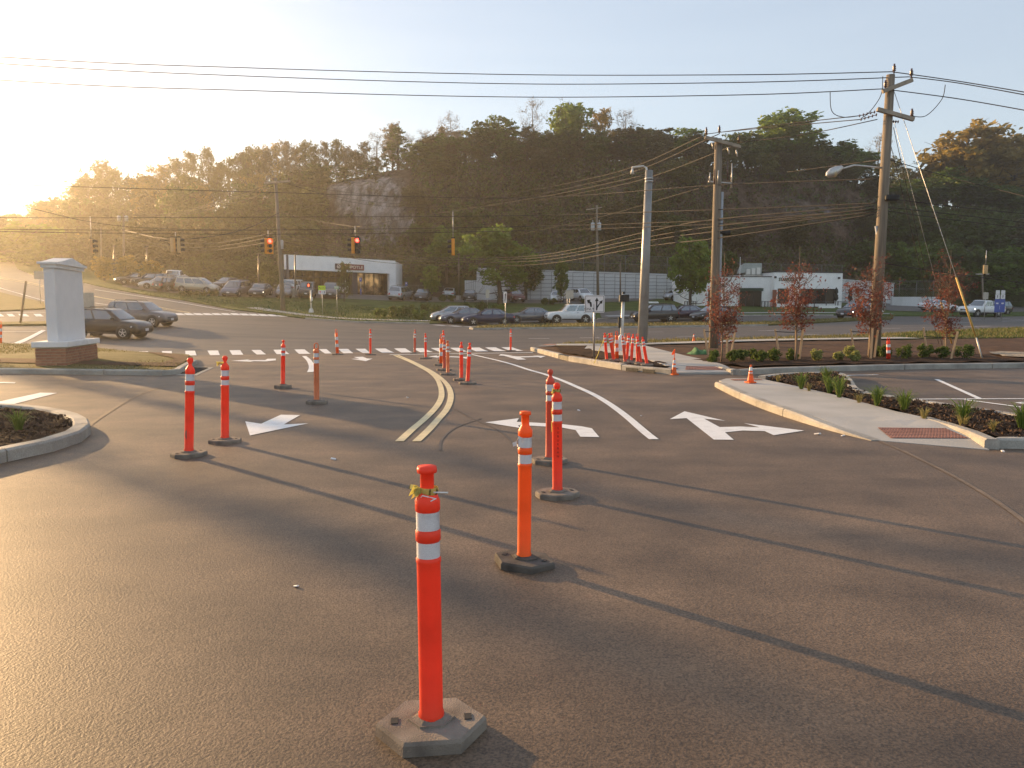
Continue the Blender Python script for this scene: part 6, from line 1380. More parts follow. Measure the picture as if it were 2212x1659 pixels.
def tussock(px_, pyb, h, label, key='grassblade', n=80, dz=.13, spread=.8):
    g = G(px_, pyb, dz); rs = random.Random(int(px_ * 13 + pyb)); mb_ = MB()
    for _ in range(n):
        an = rs.uniform(0, 6.28); ln = h * rs.uniform(.6, 1.15); lean = rs.uniform(.1, spread); d = Vector((math.cos(an), math.sin(an), 0)); sd = Vector((-d.y, d.x, 0)) * .005
        p0 = d * rs.uniform(0, .04); p1 = p0 + d * ln * lean * .35 + Vector((0, 0, ln * .6)); p2 = p1 + d * ln * lean * .5 + Vector((0, 0, ln * .22)); p3 = p2 + d * ln * lean * .4 + Vector((0, 0, -ln * .12 * lean))
        for a_, b2, w0, w1 in ((p0, p1, 1, 1), (p1, p2, 1, .7), (p2, p3, .7, .1)): mb_.poly([a_ - sd * w0, a_ + sd * w0, b2 + sd * w1, b2 - sd * w1])
    o = mb_.build('grass_clump', LM[key], fixn=False); o.location = (g.x, g.y, T(g.x, g.y) + dz - .01); return tag(o, label, 'plant', 'grass clumps in the mulch beds')
for x, y, h, lb in ((1731, 839, .34, 'green grass clump with long blades near the left of the right bed'), (1784, 823, .34, 'green grass clump at the back corner of the right bed'), (1793, 848, .36, 'green grass clump behind the twin one at the bed bend'), (1813, 857, .40, 'green grass clump at the inner bend of the kerb'), (1895, 875, .36, 'dark green grass clump against the pale kerb'), (1954, 887, .36, 'green grass clump right of the dark one along the kerb'), (2081, 915, .38, 'tall thin grass clump near the ramp kerb'), (2208, 924, .36, 'grass clump cut by the right edge'), (41, 931, .30, 'spiky green plant in the near left island')): tussock(x, y, h, lb)
for x, y, lb in ((1680, 823, 'small dry tuft at the tip of the right bed'), (1748, 843, 'small dry tuft below the long-bladed clump'), (1996, 902, 'small yellow-green tuft in the middle of the right bed'), (2145, 931, 'small yellow-green tuft near the ramp wall'), (2080, 919, 'dry tuft at the foot of the tall thin clump'), (1855, 868, 'tiny dry tuft by the kerb bend')): tussock(x, y, .17, lb, 'dryblade', 40)

# red-leaved saplings with stakes
m_stake = M('stake_pine', (0.56, 0.37, 0.21), rough=.8, var=.15, scale=5, stretch=(4, 4, .4)); m_strap = M('tree_strap', (0.03, 0.03, 0.03), rough=.7)
def sapling(bx_, by_, cy0, cy1, wpx, lead, label, seed, dz=.12):
    g = G(bx_, by_, dz); Y = g.y; o = thing('red_sapling', label, 'sapling', (g.x, g.y, T(g.x, g.y) + dz), 0, 'red-leaved saplings in the planting bed'); rs = random.Random(seed)
    z = lambda py: P(bx_, py, Y).z - (T(g.x, g.y) + dz); zb, zt, zl = z(cy1), z(cy0), z(lead); rw = wpx * Y / F / 2; tr, cr = MB(), MB()
    tr.tube([(0, 0, -.1), (.02, 0, zb * .6), (0, .02, zb + .3), (.04, 0, (zb + zt) / 2), (.02, .02, zl)], [.03, .026, .022, .015, .004], 6)
    for k in range(44):
        t = rs.random() ** 1.05; z0 = zb + (zt - zb) * t * .92 + rs.uniform(-.1, .1); an = rs.uniform(0, 6.28); w = rw * (.45 + .75 * math.sin(math.pi * (.15 + .75 * t))) * rs.uniform(.5, 1.0)
        e = Vector((math.cos(an) * w, math.sin(an) * w, min(zl, z0 + (zt - zb) * rs.uniform(.12, .34)))); m_ = Vector((math.cos(an) * w * .6, math.sin(an) * w * .6, (z0 + e.z) / 2 - .05)); s0 = Vector((0, 0, z0)); tr.tube([s0, m_, e], [.011, .008, .003], 4, cap=False)
        for j in range(7):
            q0 = s0.lerp(m_, rs.uniform(.4, 1)) if j < 3 else m_.lerp(e, rs.random()); q1 = q0 + Vector((rs.gauss(0, 1), rs.gauss(0, 1), rs.gauss(.4, 1))) * .12; tr.tube([q0, q1], [.004, .002], 3, cap=False)
            if z0 < zb + (zt - zb) * .6: leaf_quads(cr, q1, .12, 8, .036, rs)
            elif rs.random() < .6: leaf_quads(cr, q1, .10, 5, .03, rs)
    tr.build('trunk', M('sapling_bark', (0.22, 0.15, 0.10), rough=.85, var=.2), o, fixn=False); cr.build('crown', LM['red'], o, fixn=False); return o
sapling(1558, 783, 600, 735, 76, 545, 'red-leaved sapling left of the bed, beside the crossarm pole', 1); sapling(1718, 782, 590, 722, 92, 530, 'red-leaved sapling in front of the cafe front', 2); sapling(1877, 774, 575, 722, 92, 552, 'red-leaved sapling at the foot of the big pole', 3); sapling(2041.5, 770, 578, 724, 96, 540, 'red-leaved sapling at the right beside the guy wires', 4)
stk = [(1531, 765, 1521, 711, 'left of the first sapling'), (1578.5, 760, 1588.5, 715, 'right of the first sapling'), (1570, 768, 1571, 719, 'close behind the first sapling'), (1684, 762, 1674.5, 711, 'left of the second sapling'), (1719, 781, 1720, 707.5, 'against the second sapling trunk'), (1725, 779, 1735, 710, 'right of the second sapling'), (1845, 752, 1838, 711, 'left of the third sapling'), (1880.5, 776, 1885, 709, 'against the third sapling trunk'), (1888, 773, 1896.5, 713, 'right of the third sapling'), (2001.5, 747, 1995, 708, 'left of the fourth sapling'), (2041, 766, 2040, 728, 'against the fourth sapling trunk'), (2053, 776, 2069, 716, 'right of the fourth sapling, leaning')]
for x0, y0, x1, y1, lb in stk:
    g = G(x0, y0, .12); z0 = T(g.x, g.y) + .1; e = P(x1, y1, g.y) - Vector((g.x, g.y, z0)); b_ = MB(); b_.tube([(0, 0, -.1), e], .038, 4); o = b_.build('tree_stake', m_stake); o.location = (g.x, g.y, z0); tag(o, 'pale pine tree stake ' + lb, 'stake', 'stakes round the saplings')
for x0, y0, x1, y1, lb in ((1523, 716, 1588, 717, 'first'), (1675, 716, 1735, 717, 'second'), (1839, 716, 1896, 718, 'third'), (1996, 727, 2067, 729, 'fourth')):
    Y = G(x0, 770, .12).y; b_ = MB(); b_.tube([P(x0, y0, Y), P((x0 + x1) / 2, y0 + 2, Y), P(x1, y1, Y)], .012, 4); tag(b_.build('tree_strap', m_strap), 'dark strap tied between the stakes of the %s sapling' % lb, 'strap')

# junipers and hedges on the far lawn
GJ = 'low junipers on the far lawn'
for i, (x, y, r, lb) in enumerate(((822, 677, 16, 'leftmost of the low junipers'), (852, 674, 20, 'second low juniper from the left'), (884, 671, 22, 'third low juniper from the left, tall'), (905, 680, 18, 'low juniper in front of the tall third one'), (925, 666, 18, 'low juniper behind the silver compact'), (948, 673, 20, 'juniper bush right above the silver compact'), (975, 668, 17, 'juniper above the blue-grey sedan roof'), (1003, 664, 16, 'juniper above the navy sedan roof, left'), (1040, 662, 15, 'juniper beside the tan sign back'), (1075, 664, 15, 'juniper beside the white arrow sign'), (1010, 676, 15, 'low juniper behind the navy sedan'))):
    shrub(x, y, r, 'dkgreen' if i % 3 else 'green', lb, dz=.1, group=GJ, flat_=.55, n=700, size=.10, name='juniper_shrub', pyb=y + r * .55)
for x, y, r, lb in ((956, 643, 9, 'clipped hedge, left half, before the white cars'), (975, 643.5, 9, 'clipped hedge, right half, before the white cars'), (1132, 636, 10, 'clipped bush beside the dark red SUV'), (1156, 637, 10, 'clipped bush left of the lollipop tree'), (1177, 650, 9, 'low clipped hedge left of the white sedan'), (1195, 650.5, 9, 'low clipped hedge in front of the white sedan'), (1262, 650, 7, 'small clipped bush by the white SUV')): shrub(x, y, r, 'dkgreen', lb, dz=.12, group='clipped hedges in the lot', flat_=.7, n=600, size=.09, name='clipped_hedge')
for i, x in enumerate((395, 410, 425, 440, 454, 468)): shrub(x, 633, 7, 'olive', 'low dark bush before the gold minivan, %s of six from the left' % ordinal[i], dz=.1, group='low bushes before the gold minivan', flat_=.7, n=300, size=.1)

# grass tufts: uncountable
def grass(name, poly_px, n, h, key, dz):
    mb_ = MB(); pts = [G(x, y) for x, y in poly_px]; xs_ = [p.x for p in pts]; ys_ = [p.y for p in pts]; rs = random.Random(n); k = 0
    def inside(x, y):
        c = False; j = len(pts) - 1
        for i in range(len(pts)):
            if (ys_[i] > y) != (ys_[j] > y) and x < (xs_[j] - xs_[i]) * (y - ys_[i]) / (ys_[j] - ys_[i]) + xs_[i]: c = not c
            j = i
        return c
    X = []; 
    while len(X) < n:
        x, y = rs.uniform(min(xs_), max(xs_)), rs.uniform(min(ys_), max(ys_))
        if inside(x, y): X.append((x, y))
    Z = TV(np.array([q_[0] for q_ in X]), np.array([q_[1] for q_ in X]))
    for (x, y), z in zip(X, Z):
        an = rs.uniform(0, 3.14); hh_ = h * rs.uniform(.4, 1.3); d = Vector((math.cos(an), math.sin(an), 0)) * h * .22; o = Vector((x, y, z + dz)); t_ = Vector((rs.uniform(-.4, .4) * h, rs.uniform(-.4, .4) * h, hh_)); mb_.poly([o - d, o + d, o + t_])
    return tag(mb_.build(name, LM[key], fixn=False), kind='stuff')
LM['lawnblade'] = leaf('lawn_blade', (0.10, 0.14, 0.03), (0.06, 0.085, 0.02), .35, 1); LM['strawblade'] = leaf('straw_blade', (0.22, 0.19, 0.075), (0.14, 0.13, 0.045), .35, 1)
grass('grass_blades', isl_top, 9000, .07, 'strawblade', .11); grass('grass_blades', strip, 9000, .12, 'strawblade', .11); grass('grass_blades', [(1930, 736), (1966, 722), (2100, 716), (2212, 712), (2400, 706), (2400, 738), (2212, 735)], 4000, .14, 'lawnblade', .11)
grass('grass_blades', [(p_[0], p_[1]) for p_ in ((612, 682), (760, 695), (928, 698), (1100, 693), (1290, 688), (1290, 678), (1000, 680), (800, 665), (620, 650), (480, 645), (330, 636), (262, 622), (329, 640), (448, 659))], 9000, .16, 'lawnblade', .1)
grass('grass_blades', med, 5000, .16, 'strawblade', .13)
# bark chips scattered over the near beds
def chips(poly_px, n, seed):
    mb_ = MB(); rs = random.Random(seed); pts = [G(x, y) for x, y in poly_px]; xs_ = [p.x for p in pts]; ys_ = [p.y for p in pts]; k = 0
    while k < n:
        x, y = rs.uniform(min(xs_), max(xs_)), rs.uniform(min(ys_), max(ys_)); c = False; j = len(pts) - 1
        for i in range(len(pts)):
            if (ys_[i] > y) != (ys_[j] > y) and x < (xs_[j] - xs_[i]) * (y - ys_[i]) / (ys_[j] - ys_[i]) + xs_[i]: c = not c
            j = i
        if not c: continue
        k += 1; z = .125 + float(bumps(np.array([x]), np.array([y]))[0]); leaf_quads(mb_, (x, y, z), .02, 1, .028, rs, .4)
    return tag(mb_.build('bark_chips', M('bark_chip', (0.13, 0.075, 0.045), rough=.9, c2=(.045, .028, .018), scale=14), fixn=False), kind='stuff')
chips(bed_px[:-6] + bed_px[-6:], 6000, 5); chips([(-200, 905), (0, 900), (78, 905), (150, 925), (160, 940), (97, 965), (0, 985), (-200, 1030)], 2500, 6)
# ------------------------------------------------------------------ poles, wires and traffic signals
m_pole = M('weathered_pole_timber', (0.25, 0.20, 0.145), rough=.85, c2=(.16, .13, .10), scale=4, bump=.35, stretch=(5, 5, .25)); m_arm = M('crossarm_timber', (0.33, 0.28, 0.22), rough=.85, var=.2, scale=4); m_ins = M('insulator_glaze', (0.10, 0.05, 0.04), rough=.3, var=.2); m_wire = M('wire_black', (0.055, 0.048, 0.042), rough=.7, var=.1, spec=.2); m_steel = M('pole_grey_steel', (0.30, 0.295, 0.28), rough=.45, var=.12, scale=2, metal=.5, c2=(.24, .235, .225)); m_pvc = M('conduit_grey', (0.33, 0.35, 0.38), rough=.5, var=.08); m_trf = M('transformer_grey', (0.42, 0.43, 0.44), rough=.45, var=.06)
def pole(bx_, by_, tx, ty, r0, r1, label, name='utility_pole', Y=None, dz=.1, mat=None):
    g = G(bx_, by_, dz) if Y is None else P(bx_, by_, Y); z0 = T(g.x, g.y) + dz if Y is None else g.z; o = thing(name, label, 'utility pole' if name == 'utility_pole' else 'pole', (g.x, g.y, z0)); e = P(tx, ty, g.y) - Vector((g.x, g.y, z0))
    b_ = MB(); b_.tube([(0, 0, -.3), e * .5, e], [r0, (r0 + r1) / 2, r1], 14); b_.build('shaft', mat or m_pole, o)
    loc = Vector((g.x, g.y, z0)); return o, loc, e, (lambda px, py: P(px, py, g.y) - loc)
def arm(o, a_, b2, th=.11, mat=None):
    a_, b2 = Vector(a_), Vector(b2); d = b2 - a_; q_ = d.to_track_quat('X', 'Z').to_matrix(); b_ = MB(); b_.box((a_ + b2) / 2, (d.length, th, th * 1.1), q_); return b_.build('crossarm', mat or m_arm, o, bevel=.008)
def insul(o, p, h=.28, r=.06):
    b_ = MB(); b_.lathe([(.02, 0), (.02, h * .25), (r, h * .3), (r * .5, h * .42), (r, h * .5), (r * .5, h * .62), (r * .9, h * .7), (r * .4, h * .85), (r * .5, h)], 10, p); b_.build('insulator', m_ins, o)
o, l1, e, q = pole(1887, 772, 1924, 162, .19, .125, 'tall leaning timber utility pole at the right with two crossarms'); Y1 = l1.y
arm(o, q(1901, 201) + Vector((0, -.16, 0)), q(1965, 176) + Vector((0, -.16, 0))); arm(o, q(1889, 239) + Vector((0, -.17, 0)), q(1968, 261) + Vector((0, -.17, 0)))
for px_, py_ in ((1926, 162), (1963, 172), (1907, 197), (1964, 258)): insul(o, q(px_, py_) + Vector((0, -.15, 0)))
b_ = MB(); b_.tube([q(1893, 572), q(1898, 520), q(1893, 488)], .055, 8); cd = b_.build('conduit', m_pvc, o)
for x0, y0, x1, y1 in ((1857, 250, 1889, 242), (1860, 258, 1893, 248), (1920, 262, 1940, 263)):
    b_ = MB(); a_, c_ = q(x0, y0), q(x1, y1)
    for k in range(5): b_.lathe([(.015, -.02), (.05, 0), (.015, .02)], 8, a_.lerp(c_, k / 4), Matrix.Rotation(math.pi / 2, 3, 'Y'))
    b_.tube([a_, c_], .012, 5); b_.build('strain_insulator', m_ins, o)
lampo = thing('street_lamp', 'cobra-head street lamp on a curved arm from the big pole', 'street lamp', l1 + q(1908, 363)); lp = l1 + q(1908, 363); ql = lambda px, py: P(px, py, Y1) - lp
b_ = MB(); b_.tube([(0, 0, 0), ql(1880, 360), ql(1845, 357), ql(1828, 362), ql(1815, 366)], .028, 8); b_.build('lamp_arm', m_galv, lampo)
b_ = MB(); c_ = ql(1803, 370); b_.lathe([(.0, -.30), (.10, -.24), (.15, -.1), (.13, .08), (.06, .26), (.0, .3)], 12, c_, Euler((0, R(62), 0)).to_matrix(), sy=.8); b_.build('lamp_head', m_galv, lampo)
b_ = MB(); b_.lathe([(.12, 0), (.11, .06), (.06, .13), (.0, .15)], 12, c_ + Vector((-.03, 0, -.04)), Euler((R(180), R(-20), 0)).to_matrix()); b_.build('lens', M('lamp_lens', (.75, .62, .38), rough=.2, var=.05, trans=.4), lampo)
o2, l2, e2, q2 = pole(1541, 752, 1552, 300, .185, .14, 'timber utility pole with a top crossarm and grey conduit, left of the first sapling'); Y2 = l2.y
arm(o2, q2(1520, 299) + Vector((0, -.2, 0)), q2(1597, 320) + Vector((0, -.2, 0)))
for px_, py_ in ((1523, 296), (1551, 292), (1593, 312)): insul(o2, q2(px_, py_) + Vector((0, -.18, 0)), .32)
b_ = MB(); b_.tube([q2(1552, 745), q2(1555, 560), q2(1559, 415)], .075, 8); b_.build('conduit', m_pvc, o2); b_ = MB(); b_.tube([q2(1530, 392), q2(1578, 396)], .03, 6); b_.build('bracket', m_galv, o2)
for k, (px_, y0, y1) in enumerate(((1530, 375, 395), (1568, 350, 392), (1577, 355, 408), (1540, 368, 400), (1548, 370, 398))): b_ = MB(); b_.tube([q2(px_, y1) + Vector((0, -.2, 0)), q2(px_ + 1, y0) + Vector((0, -.2, 0))], [.03, .02], 6); b_.build('cutout_fuse', m_ins if k % 2 else m_galv, o2)
for k, (px_, py_) in enumerate(((1538, 308), (1572, 318), (1590, 324))): b_ = MB(); b_.tube([q2(px_, py_), q2(px_ + 3, py_ + 14)], .03, 6); b_.build('cutout_fuse', m_galv, o2)
b_ = MB(); b_.tube([q2(1552, 503), q2(1577, 503)], .09, 10); b_.build('splice_case', m_black, o2)
o3, l3, e3, q3 = pole(1387, 744, 1402, 368, .23, .16, 'thick grey steel pole with a small lamp bracket, by the gathered delineators', name='steel_pole', mat=m_steel)
b_ = MB(); b_.tube([q3(1390, 486), q3(1396, 430), q3(1398, 372), q3(1396, 362), q3(1390, 359), q3(1365, 362)], .045, 8); b_.build('lamp_arm', m_postw, o3); b_ = MB(); b_.lathe([(.09, -.28), (.05, -.12), (.03, 0)], 10, q3(1366, 362)); b_.build('lamp_shade', m_postw, o3)
for yy in (386, 392): b_ = MB(); b_.lathe([(.185, -.03), (.185, .03)], 14, q3(1402, yy)); b_.build('band', m_galv, o3)
o4, l4, e4, q4 = pole(612, 671, 595, 384, .24, .15, 'timber utility pole on the far lawn left of the restaurant'); Y4 = l4.y
arm(o4, q4(572, 396) + Vector((0, -.2, 0)), q4(628, 392) + Vector((0, -.2, 0)), .16)
for px_ in (576, 590, 605, 624): insul(o4, q4(px_, 391), .35, .09)
b_ = MB(); b_.lathe([(.16, -.5), (.16, .3), (.1, .4)], 10, q4(609, 527)); b_.build('meter_can', m_trf, o4)
o5, l5, e5, q5 = pole(1292, 650, 1289, 443, .2, .13, 'timber pole with two pale transformers before the retaining wall', Y=104)
for k, (px_, dy) in enumerate(((1280, 490), (1294, 490))): b_ = MB(); c_ = q5(px_, dy) + Vector((0, -.3, 0)); b_.lathe([(.24, -.5), (.26, -.45), (.26, .45), (.2, .52)], 12, c_); t_ = b_.build('transformer', m_trf, o5); b_ = MB(); b_.tube([c_ + Vector((0, 0, .5)), c_ + Vector((0, 0, .85))], .05, 6); b_.build('bushing', m_trf, t_)
arm(o5, q5(1266, 453), q5(1300, 448), .12)
for px_ in (1268, 1276, 1284, 1298): insul(o5, q5(px_, 449), .3, .08)
o6, l6, e6, q6 = pole(268, 606, 267, 462, .2, .14, 'timber pole with two transformers behind the small golden trees', Y=116)
for px_ in (257, 273): b_ = MB(); c_ = q6(px_, 472); b_.lathe([(.26, -.4), (.26, .35), (.15, .42)], 10, c_); b_.build('transformer', m_trf, o6)
pole(218.5, 600, 218, 490, .13, .1, 'slim pole behind the left golden tree', Y=122)
for px_, y0, y1, Y, lb in ((246, 620, 529, 104, 'left sunlit lamp post among the golden trees'), (317, 622, 530, 102, 'right sunlit lamp post among the golden trees'), (637.5, 640, 545, 96, 'dark lamp post in front of the restaurant corner'), (558.5, 640, 548, 97, 'dark lamp post left of the wooden pole'), (1340, 652, 561, 104, 'dark lamp post before the retaining wall'), (991, 650, 548, 108, 'thin lamp post left of the big green tree')):
    o, l_, e, q = pole(px_, y0, px_, y1, .11, .08, lb, name='lamp_post', Y=Y, mat=M('lamp_post_paint', (.16, .12, .085), rough=.35, metal=.6)); b_ = MB(); b_.lathe([(.35, -.2), (.35, .75)], 12); b_.build('footing', m_concrete, o); b_ = MB(); b_.box(e + Vector((0, 0, -.15)), (.5, .2, .12)); b_.build('luminaire', m_casing, o)
o, l_, e, q = pole(2124, 670, 2122, 592, .12, .1, 'lamp post with twin heads at the far right lot', name='lamp_post', Y=110); b_ = MB(); b_.box(e, (1.8, .3, .15)); b_.build('luminaire', m_signback, o)
b_ = MB(); b_.box((0, 0, .5), (.45, .4, 1.0)); cab = b_.build('utility_cabinet', m_concrete, bevel=.02); p = G(637.5, 641, .15); cab.location = (p.x, p.y - .8, T(p.x, p.y) + .1); tag(cab, 'pale concrete cabinet at the foot of the dark lamp post', 'cabinet')

def wire(pts, r, label, group='overhead wires', sag=None, name='overhead_wire'):
    """pts: (px, py, Y) along the wire; a smooth span through them"""
    w = [P(*p_) for p_ in pts]; c_ = catmull(w, 10) if len(w) > 2 else w; b_ = MB(); b_.tube(c_, r, 5); o = b_.build(name, m_wire, fixn=False); return tag(o, label, 'wire', group)
W_ = 0.0145
wire([(-900, 55, 34), (0, 123, 30), (550, 147, 29), (1106, 161, 28), (1600, 161.5, Y1 + .3), (1926, 155, Y1)], W_, 'topmost wire running left from the big pole')
wire([(-900, 70, 34), (0, 137.5, 30), (550, 165, 29), (1106, 181, 28), (1600, 178, Y1 + .3), (1963, 166, Y1)], W_, 'second wire from the top, left of the big pole')
wire([(-900, 100, 34), (0, 173, 30), (550, 196, 29), (1106, 209.5, 28), (1600, 205, Y1 + .3), (1907, 192, Y1)], W_, 'third wire from the top, left of the big pole')
wire([(1926, 155, Y1), (2080, 177, Y1 - 1), (2300, 214, Y1 - 3)], W_, 'topmost wire running right from the big pole'); wire([(1963, 166, Y1), (2080, 181, Y1 - 1), (2300, 221, Y1 - 3)], W_, 'second wire running right from the big pole'); wire([(1907, 192, Y1), (2080, 215, Y1 - 1), (2300, 254, Y1 - 3)], W_, 'lowest of the three high wires running right')
wire([(1523, 290, Y2), (1680, 270, Y2 - 3), (1857, 250, Y1)], W_, 'upper of the two wires between the two near timber poles'); wire([(1552, 286, Y2), (1690, 273, Y2 - 3), (1860, 258, Y1)], W_, 'lower of the two wires between the two near timber poles'); wire([(1593, 308, Y2), (1740, 290, Y2 - 3), (1895, 258, Y1)], W_, 'wire from the right insulator of the crossarm pole to the big pole')
wire([(1793, 198, Y1), (1797, 240, Y1), (1822, 253, Y1), (1857, 250, Y1)], .012, 'jumper loop hanging left of the big pole', 'jumper wires'); wire([(1907, 165, Y1), (1903, 205, Y1), (1880, 240, Y1), (1860, 256, Y1)], .012, 'jumper loop beside the top of the big pole', 'jumper wires'); wire([(2042, 183, Y1), (2034, 215, Y1), (2000, 250, Y1), (1966, 250, Y1)], .012, 'jumper loop hanging right of the big pole', 'jumper wires')
wire([(1523, 292, Y2), (1300, 380, 50), (1000, 430, 65), (772, 418, 75), (600, 392, Y4)], W_ + .003, 'upper span from the crossarm pole to the far lawn pole'); wire([(1552, 290, Y2), (1320, 385, 50), (1020, 441, 65), (772, 432, 75), (605, 394, Y4)], W_ + .003, 'second span from the crossarm pole to the far lawn pole'); wire([(1593, 312, Y2), (1330, 402, 50), (1030, 447, 65), (780, 440, 75), (622, 396, Y4)], W_ + .003, 'third span from the crossarm pole to the far lawn pole')
wire([(1395, 378, l3.y), (1200, 420, 42), (1000, 453, 50), (770, 490, 60)], .02, 'signal span wire from the steel pole to the red signal', 'signal span wires'); wire([(770, 490, 60), (690, 478, 70), (602, 458, Y4)], .02, 'signal span wire from the lawn pole to the red signal', 'signal span wires')
wire([(602, 460, Y4), (520, 498, 68), (380, 517, 60), (280, 500, 75), (262, 496, 90)], .035, 'thick wrapped cable sagging over the left signals', 'signal span wires')
for k, (y0, y1, y2, y3, y4) in enumerate(((470, 469, 466, 453, 438), (495, 497, 490, 476, 452), (500, 506, 499, 484, 458), (398, 415, 428, 400, 386))): wire([(-300, y0 - 12, 40), (0, y0, 42), (560, y1, 44), (1106, y2, 42), (1545, y3, Y2), (1905, y4, Y1)], .018, 'long communication cable across the picture, %s from the bottom' % ordinal[k] if k < 3 else 'single long wire crossing in front of the wood')
wire([(-300, 415, 44), (0, 437.5, 46), (280, 490, 52), (600, 497, Y4)], .02, 'wire descending from the left edge to the lawn pole')
for k, (x0, y0, xm, ym, x1, y1) in enumerate(((612, 500, 900, 556, 1400, 500), (612, 506, 900, 560, 1400, 512), (614, 513, 900, 565, 1400, 520), (614, 522, 900, 572, 1400, 532))): wire([(x0, y0, Y4), (750, (y0 + ym) / 2 + 9, 70), (xm, ym, 62), (1150, ym - 3 + k, 52), (x1, y1, l3.y + 2), (1545, y1 - 26 + 3 * k, Y2), (1888, 475 + 6 * k - 30, Y1)], .022, 'low sagging cable over the restaurant roof, %s from the top' % ordinal[k])
for k, (y0, ym, y1) in enumerate(((508, 527, 502), (516, 535, 510), (522, 541, 520))): wire([(272, y0, 116), (430, ym, 100), (600, y1, Y4)], .03, 'cable behind the left signals, %s from the top' % ordinal[k])
for k, (y0, ym, y1) in enumerate(((455, 462, 396), (458, 466, 402), (460, 469, 415))): wire([(255, y0, 116), (370, ym, 105), (590, y1, Y4)], .028, 'sunlit sagging wire left of the lawn pole, %s from the top' % ordinal[k])
for k, (y0, ym, y2) in enumerate(((425, 445, 468), (445, 462, 488), (452, 474, 500), (566, 590, 620))): wire([(1895 - (0 if k < 3 else 2), y0, Y1), (2050, ym, Y1 + 2), (2280, y2, Y1 + 5)], .014, 'cable running right from the big pole, %s from the top' % ordinal[k])
wire([(1905, 340, Y1), (2060, 385, Y1 - 1), (2300, 445, Y1 - 4)], .012, 'thin service wire falling right from the big pole'); wire([(1903, 345, Y1), (1700, 372, 40), (1545, 398, Y2 + 1), (1290, 470, 70), (1106, 510, 100)], .012, 'thin service wire from the big pole toward the transformers')
b_ = MB(); b_.box(P(1927, 427, Y1 - .2), (.42, .16, .17)); tag(b_.build('cable_splice', m_black, bevel=.03), 'dark splice box hanging beside the big pole', 'splice box')
# guy wires with yellow guards
GG = 'guy wires'
anc = G(2125, 776, .12); anc.z = T(anc.x, anc.y) + .1
m_guard = M('guy_guard_yellow', (0.62, 0.40, 0.11), rough=.5, var=.1)
g1 = thing('guy_wire', 'right guy wire with a long yellow guard, from the big pole to the ground', 'guy wire', anc, 0, GG); A_ = P(1929, 190, Y1) - anc; b_ = MB(); b_.tube([(0, 0, 0), A_], .009, 5); b_.build('strand', m_galv, g1)
gq = lambda px, py: P(px, py, anc.y) - anc
b_ = MB(); b_.tube([A_ * .085, A_ * .30], .03, 8); b_.build('guard', m_guard, g1); b_ = MB(); b_.tube([(0, 0, -.1), A_ * .08], .022, 6); b_.build('anchor_rod', m_postw, g1)
anc2 = G(2058, 748, .12); anc2.z = T(anc2.x, anc2.y) + .1
g2 = thing('guy_wire', 'left guy wire with a yellow guard crossing behind the right sapling', 'guy wire', anc2, 0, GG); A_ = P(1931, 262, Y1) - anc2; b_ = MB(); b_.tube([(0, 0, 0), A_], .007, 5); b_.build('strand', m_galv, g2); b_ = MB(); b_.tube([A_ * .02, A_ * .24], .03, 8); b_.build('guard', m_guard, g2)
for k, (px_, py_, tx, ty) in enumerate(((2035, 745, 1930, 275), (2028, 742, 1921, 300))):
    a3 = G(px_, py_, .12); a3.z = T(a3.x, a3.y) + .1; g3 = thing('guy_wire', ('thin bare guy wire behind the right sapling', 'innermost bare guy wire from the big pole')[k], 'guy wire', a3, 0, GG); b_ = MB(); b_.tube([(0, 0, 0), P(tx, ty, Y1) - a3], .010, 5); b_.build('strand', m_wire, g3)

# traffic signals
m_sigy = M('signal_yellow', (0.75, 0.40, 0.06), rough=.5, var=.08, trans=.3); m_sigt = M('signal_tan_back', (0.66, 0.50, 0.27), rough=.5, var=.08, trans=.35); m_red_on = M('signal_red_lit', (.9, .05, .03), rough=.3, var=.02, emit=(1, .03, .02, 9.0)); m_lens = M('signal_lens_dark', (.03, .03, .03), rough=.2, var=.1)
def head(o, c, rz, mat, lit=None, th=1.02):
    rot = Matrix.Rotation(rz, 3, 'Z'); c = Vector(c); b_ = MB(); b_.box(c, (.34, .22, th), rot); hd = b_.build('signal_head', mat, o, bevel=.02)
    for k in range(3):
        z = (.34 - .34 * k); pz = c + rot @ Vector((0, -.115, z)); rx = rot @ Matrix.Rotation(math.pi / 2, 3, 'X')
        b_ = MB(); b_.lathe([(.0, 0), (.125, .002), (.125, .012)], 14, pz, rx); b_.build('lens', m_red_on if (lit == k) else m_lens, hd)
        b_ = MB(); n_ = 12; r0 = []
        for j in range(n_ + 1):
            an = R(-15 + 210 * j / n_); r0.append((Vector((math.cos(an) * .145, -.115, z + math.sin(an) * .145)), Vector((math.cos(an) * .145, -.115 - .26, z + math.sin(an) * .145 - .03))))
        for (a0, a1), (b0, b1) in zip(r0, r0[1:]): b_.poly([c + rot @ a0, c + rot @ a1, c + rot @ b1, c + rot @ b0])
        b_.build('visor', m_casing, hd, fixn=False)
def signal(px_, ytop, ybot, Y, heads, label, yw):
    p = P(px_, ybot, Y); o = thing('traffic_signal', label, 'traffic signal', p, 0, 'hanging traffic signals'); u = Y / F; zc_ = (ybot - ytop) * u / 2
    for dx, rz, mt, lit in heads: head(o, (dx * u, 0, zc_), rz, mt, lit, th=(ybot - ytop) * u * .97)
    xs_ = [h_[0] * u for h_ in heads]; zt = (ybot - ytop) * u; b_ = MB(); b_.box(((min(xs_) + max(xs_)) / 2, 0, zt + .04), (max(xs_) - min(xs_) + .25, .1, .07)); b_.build('hanger_bar', m_casing, o); b_ = MB(); b_.tube([((min(xs_) + max(xs_)) / 2, 0, zt), ((min(xs_) + max(xs_)) / 2, 0, (ybot - yw) * u)], .03, 6); b_.build('hanger', m_galv, o)
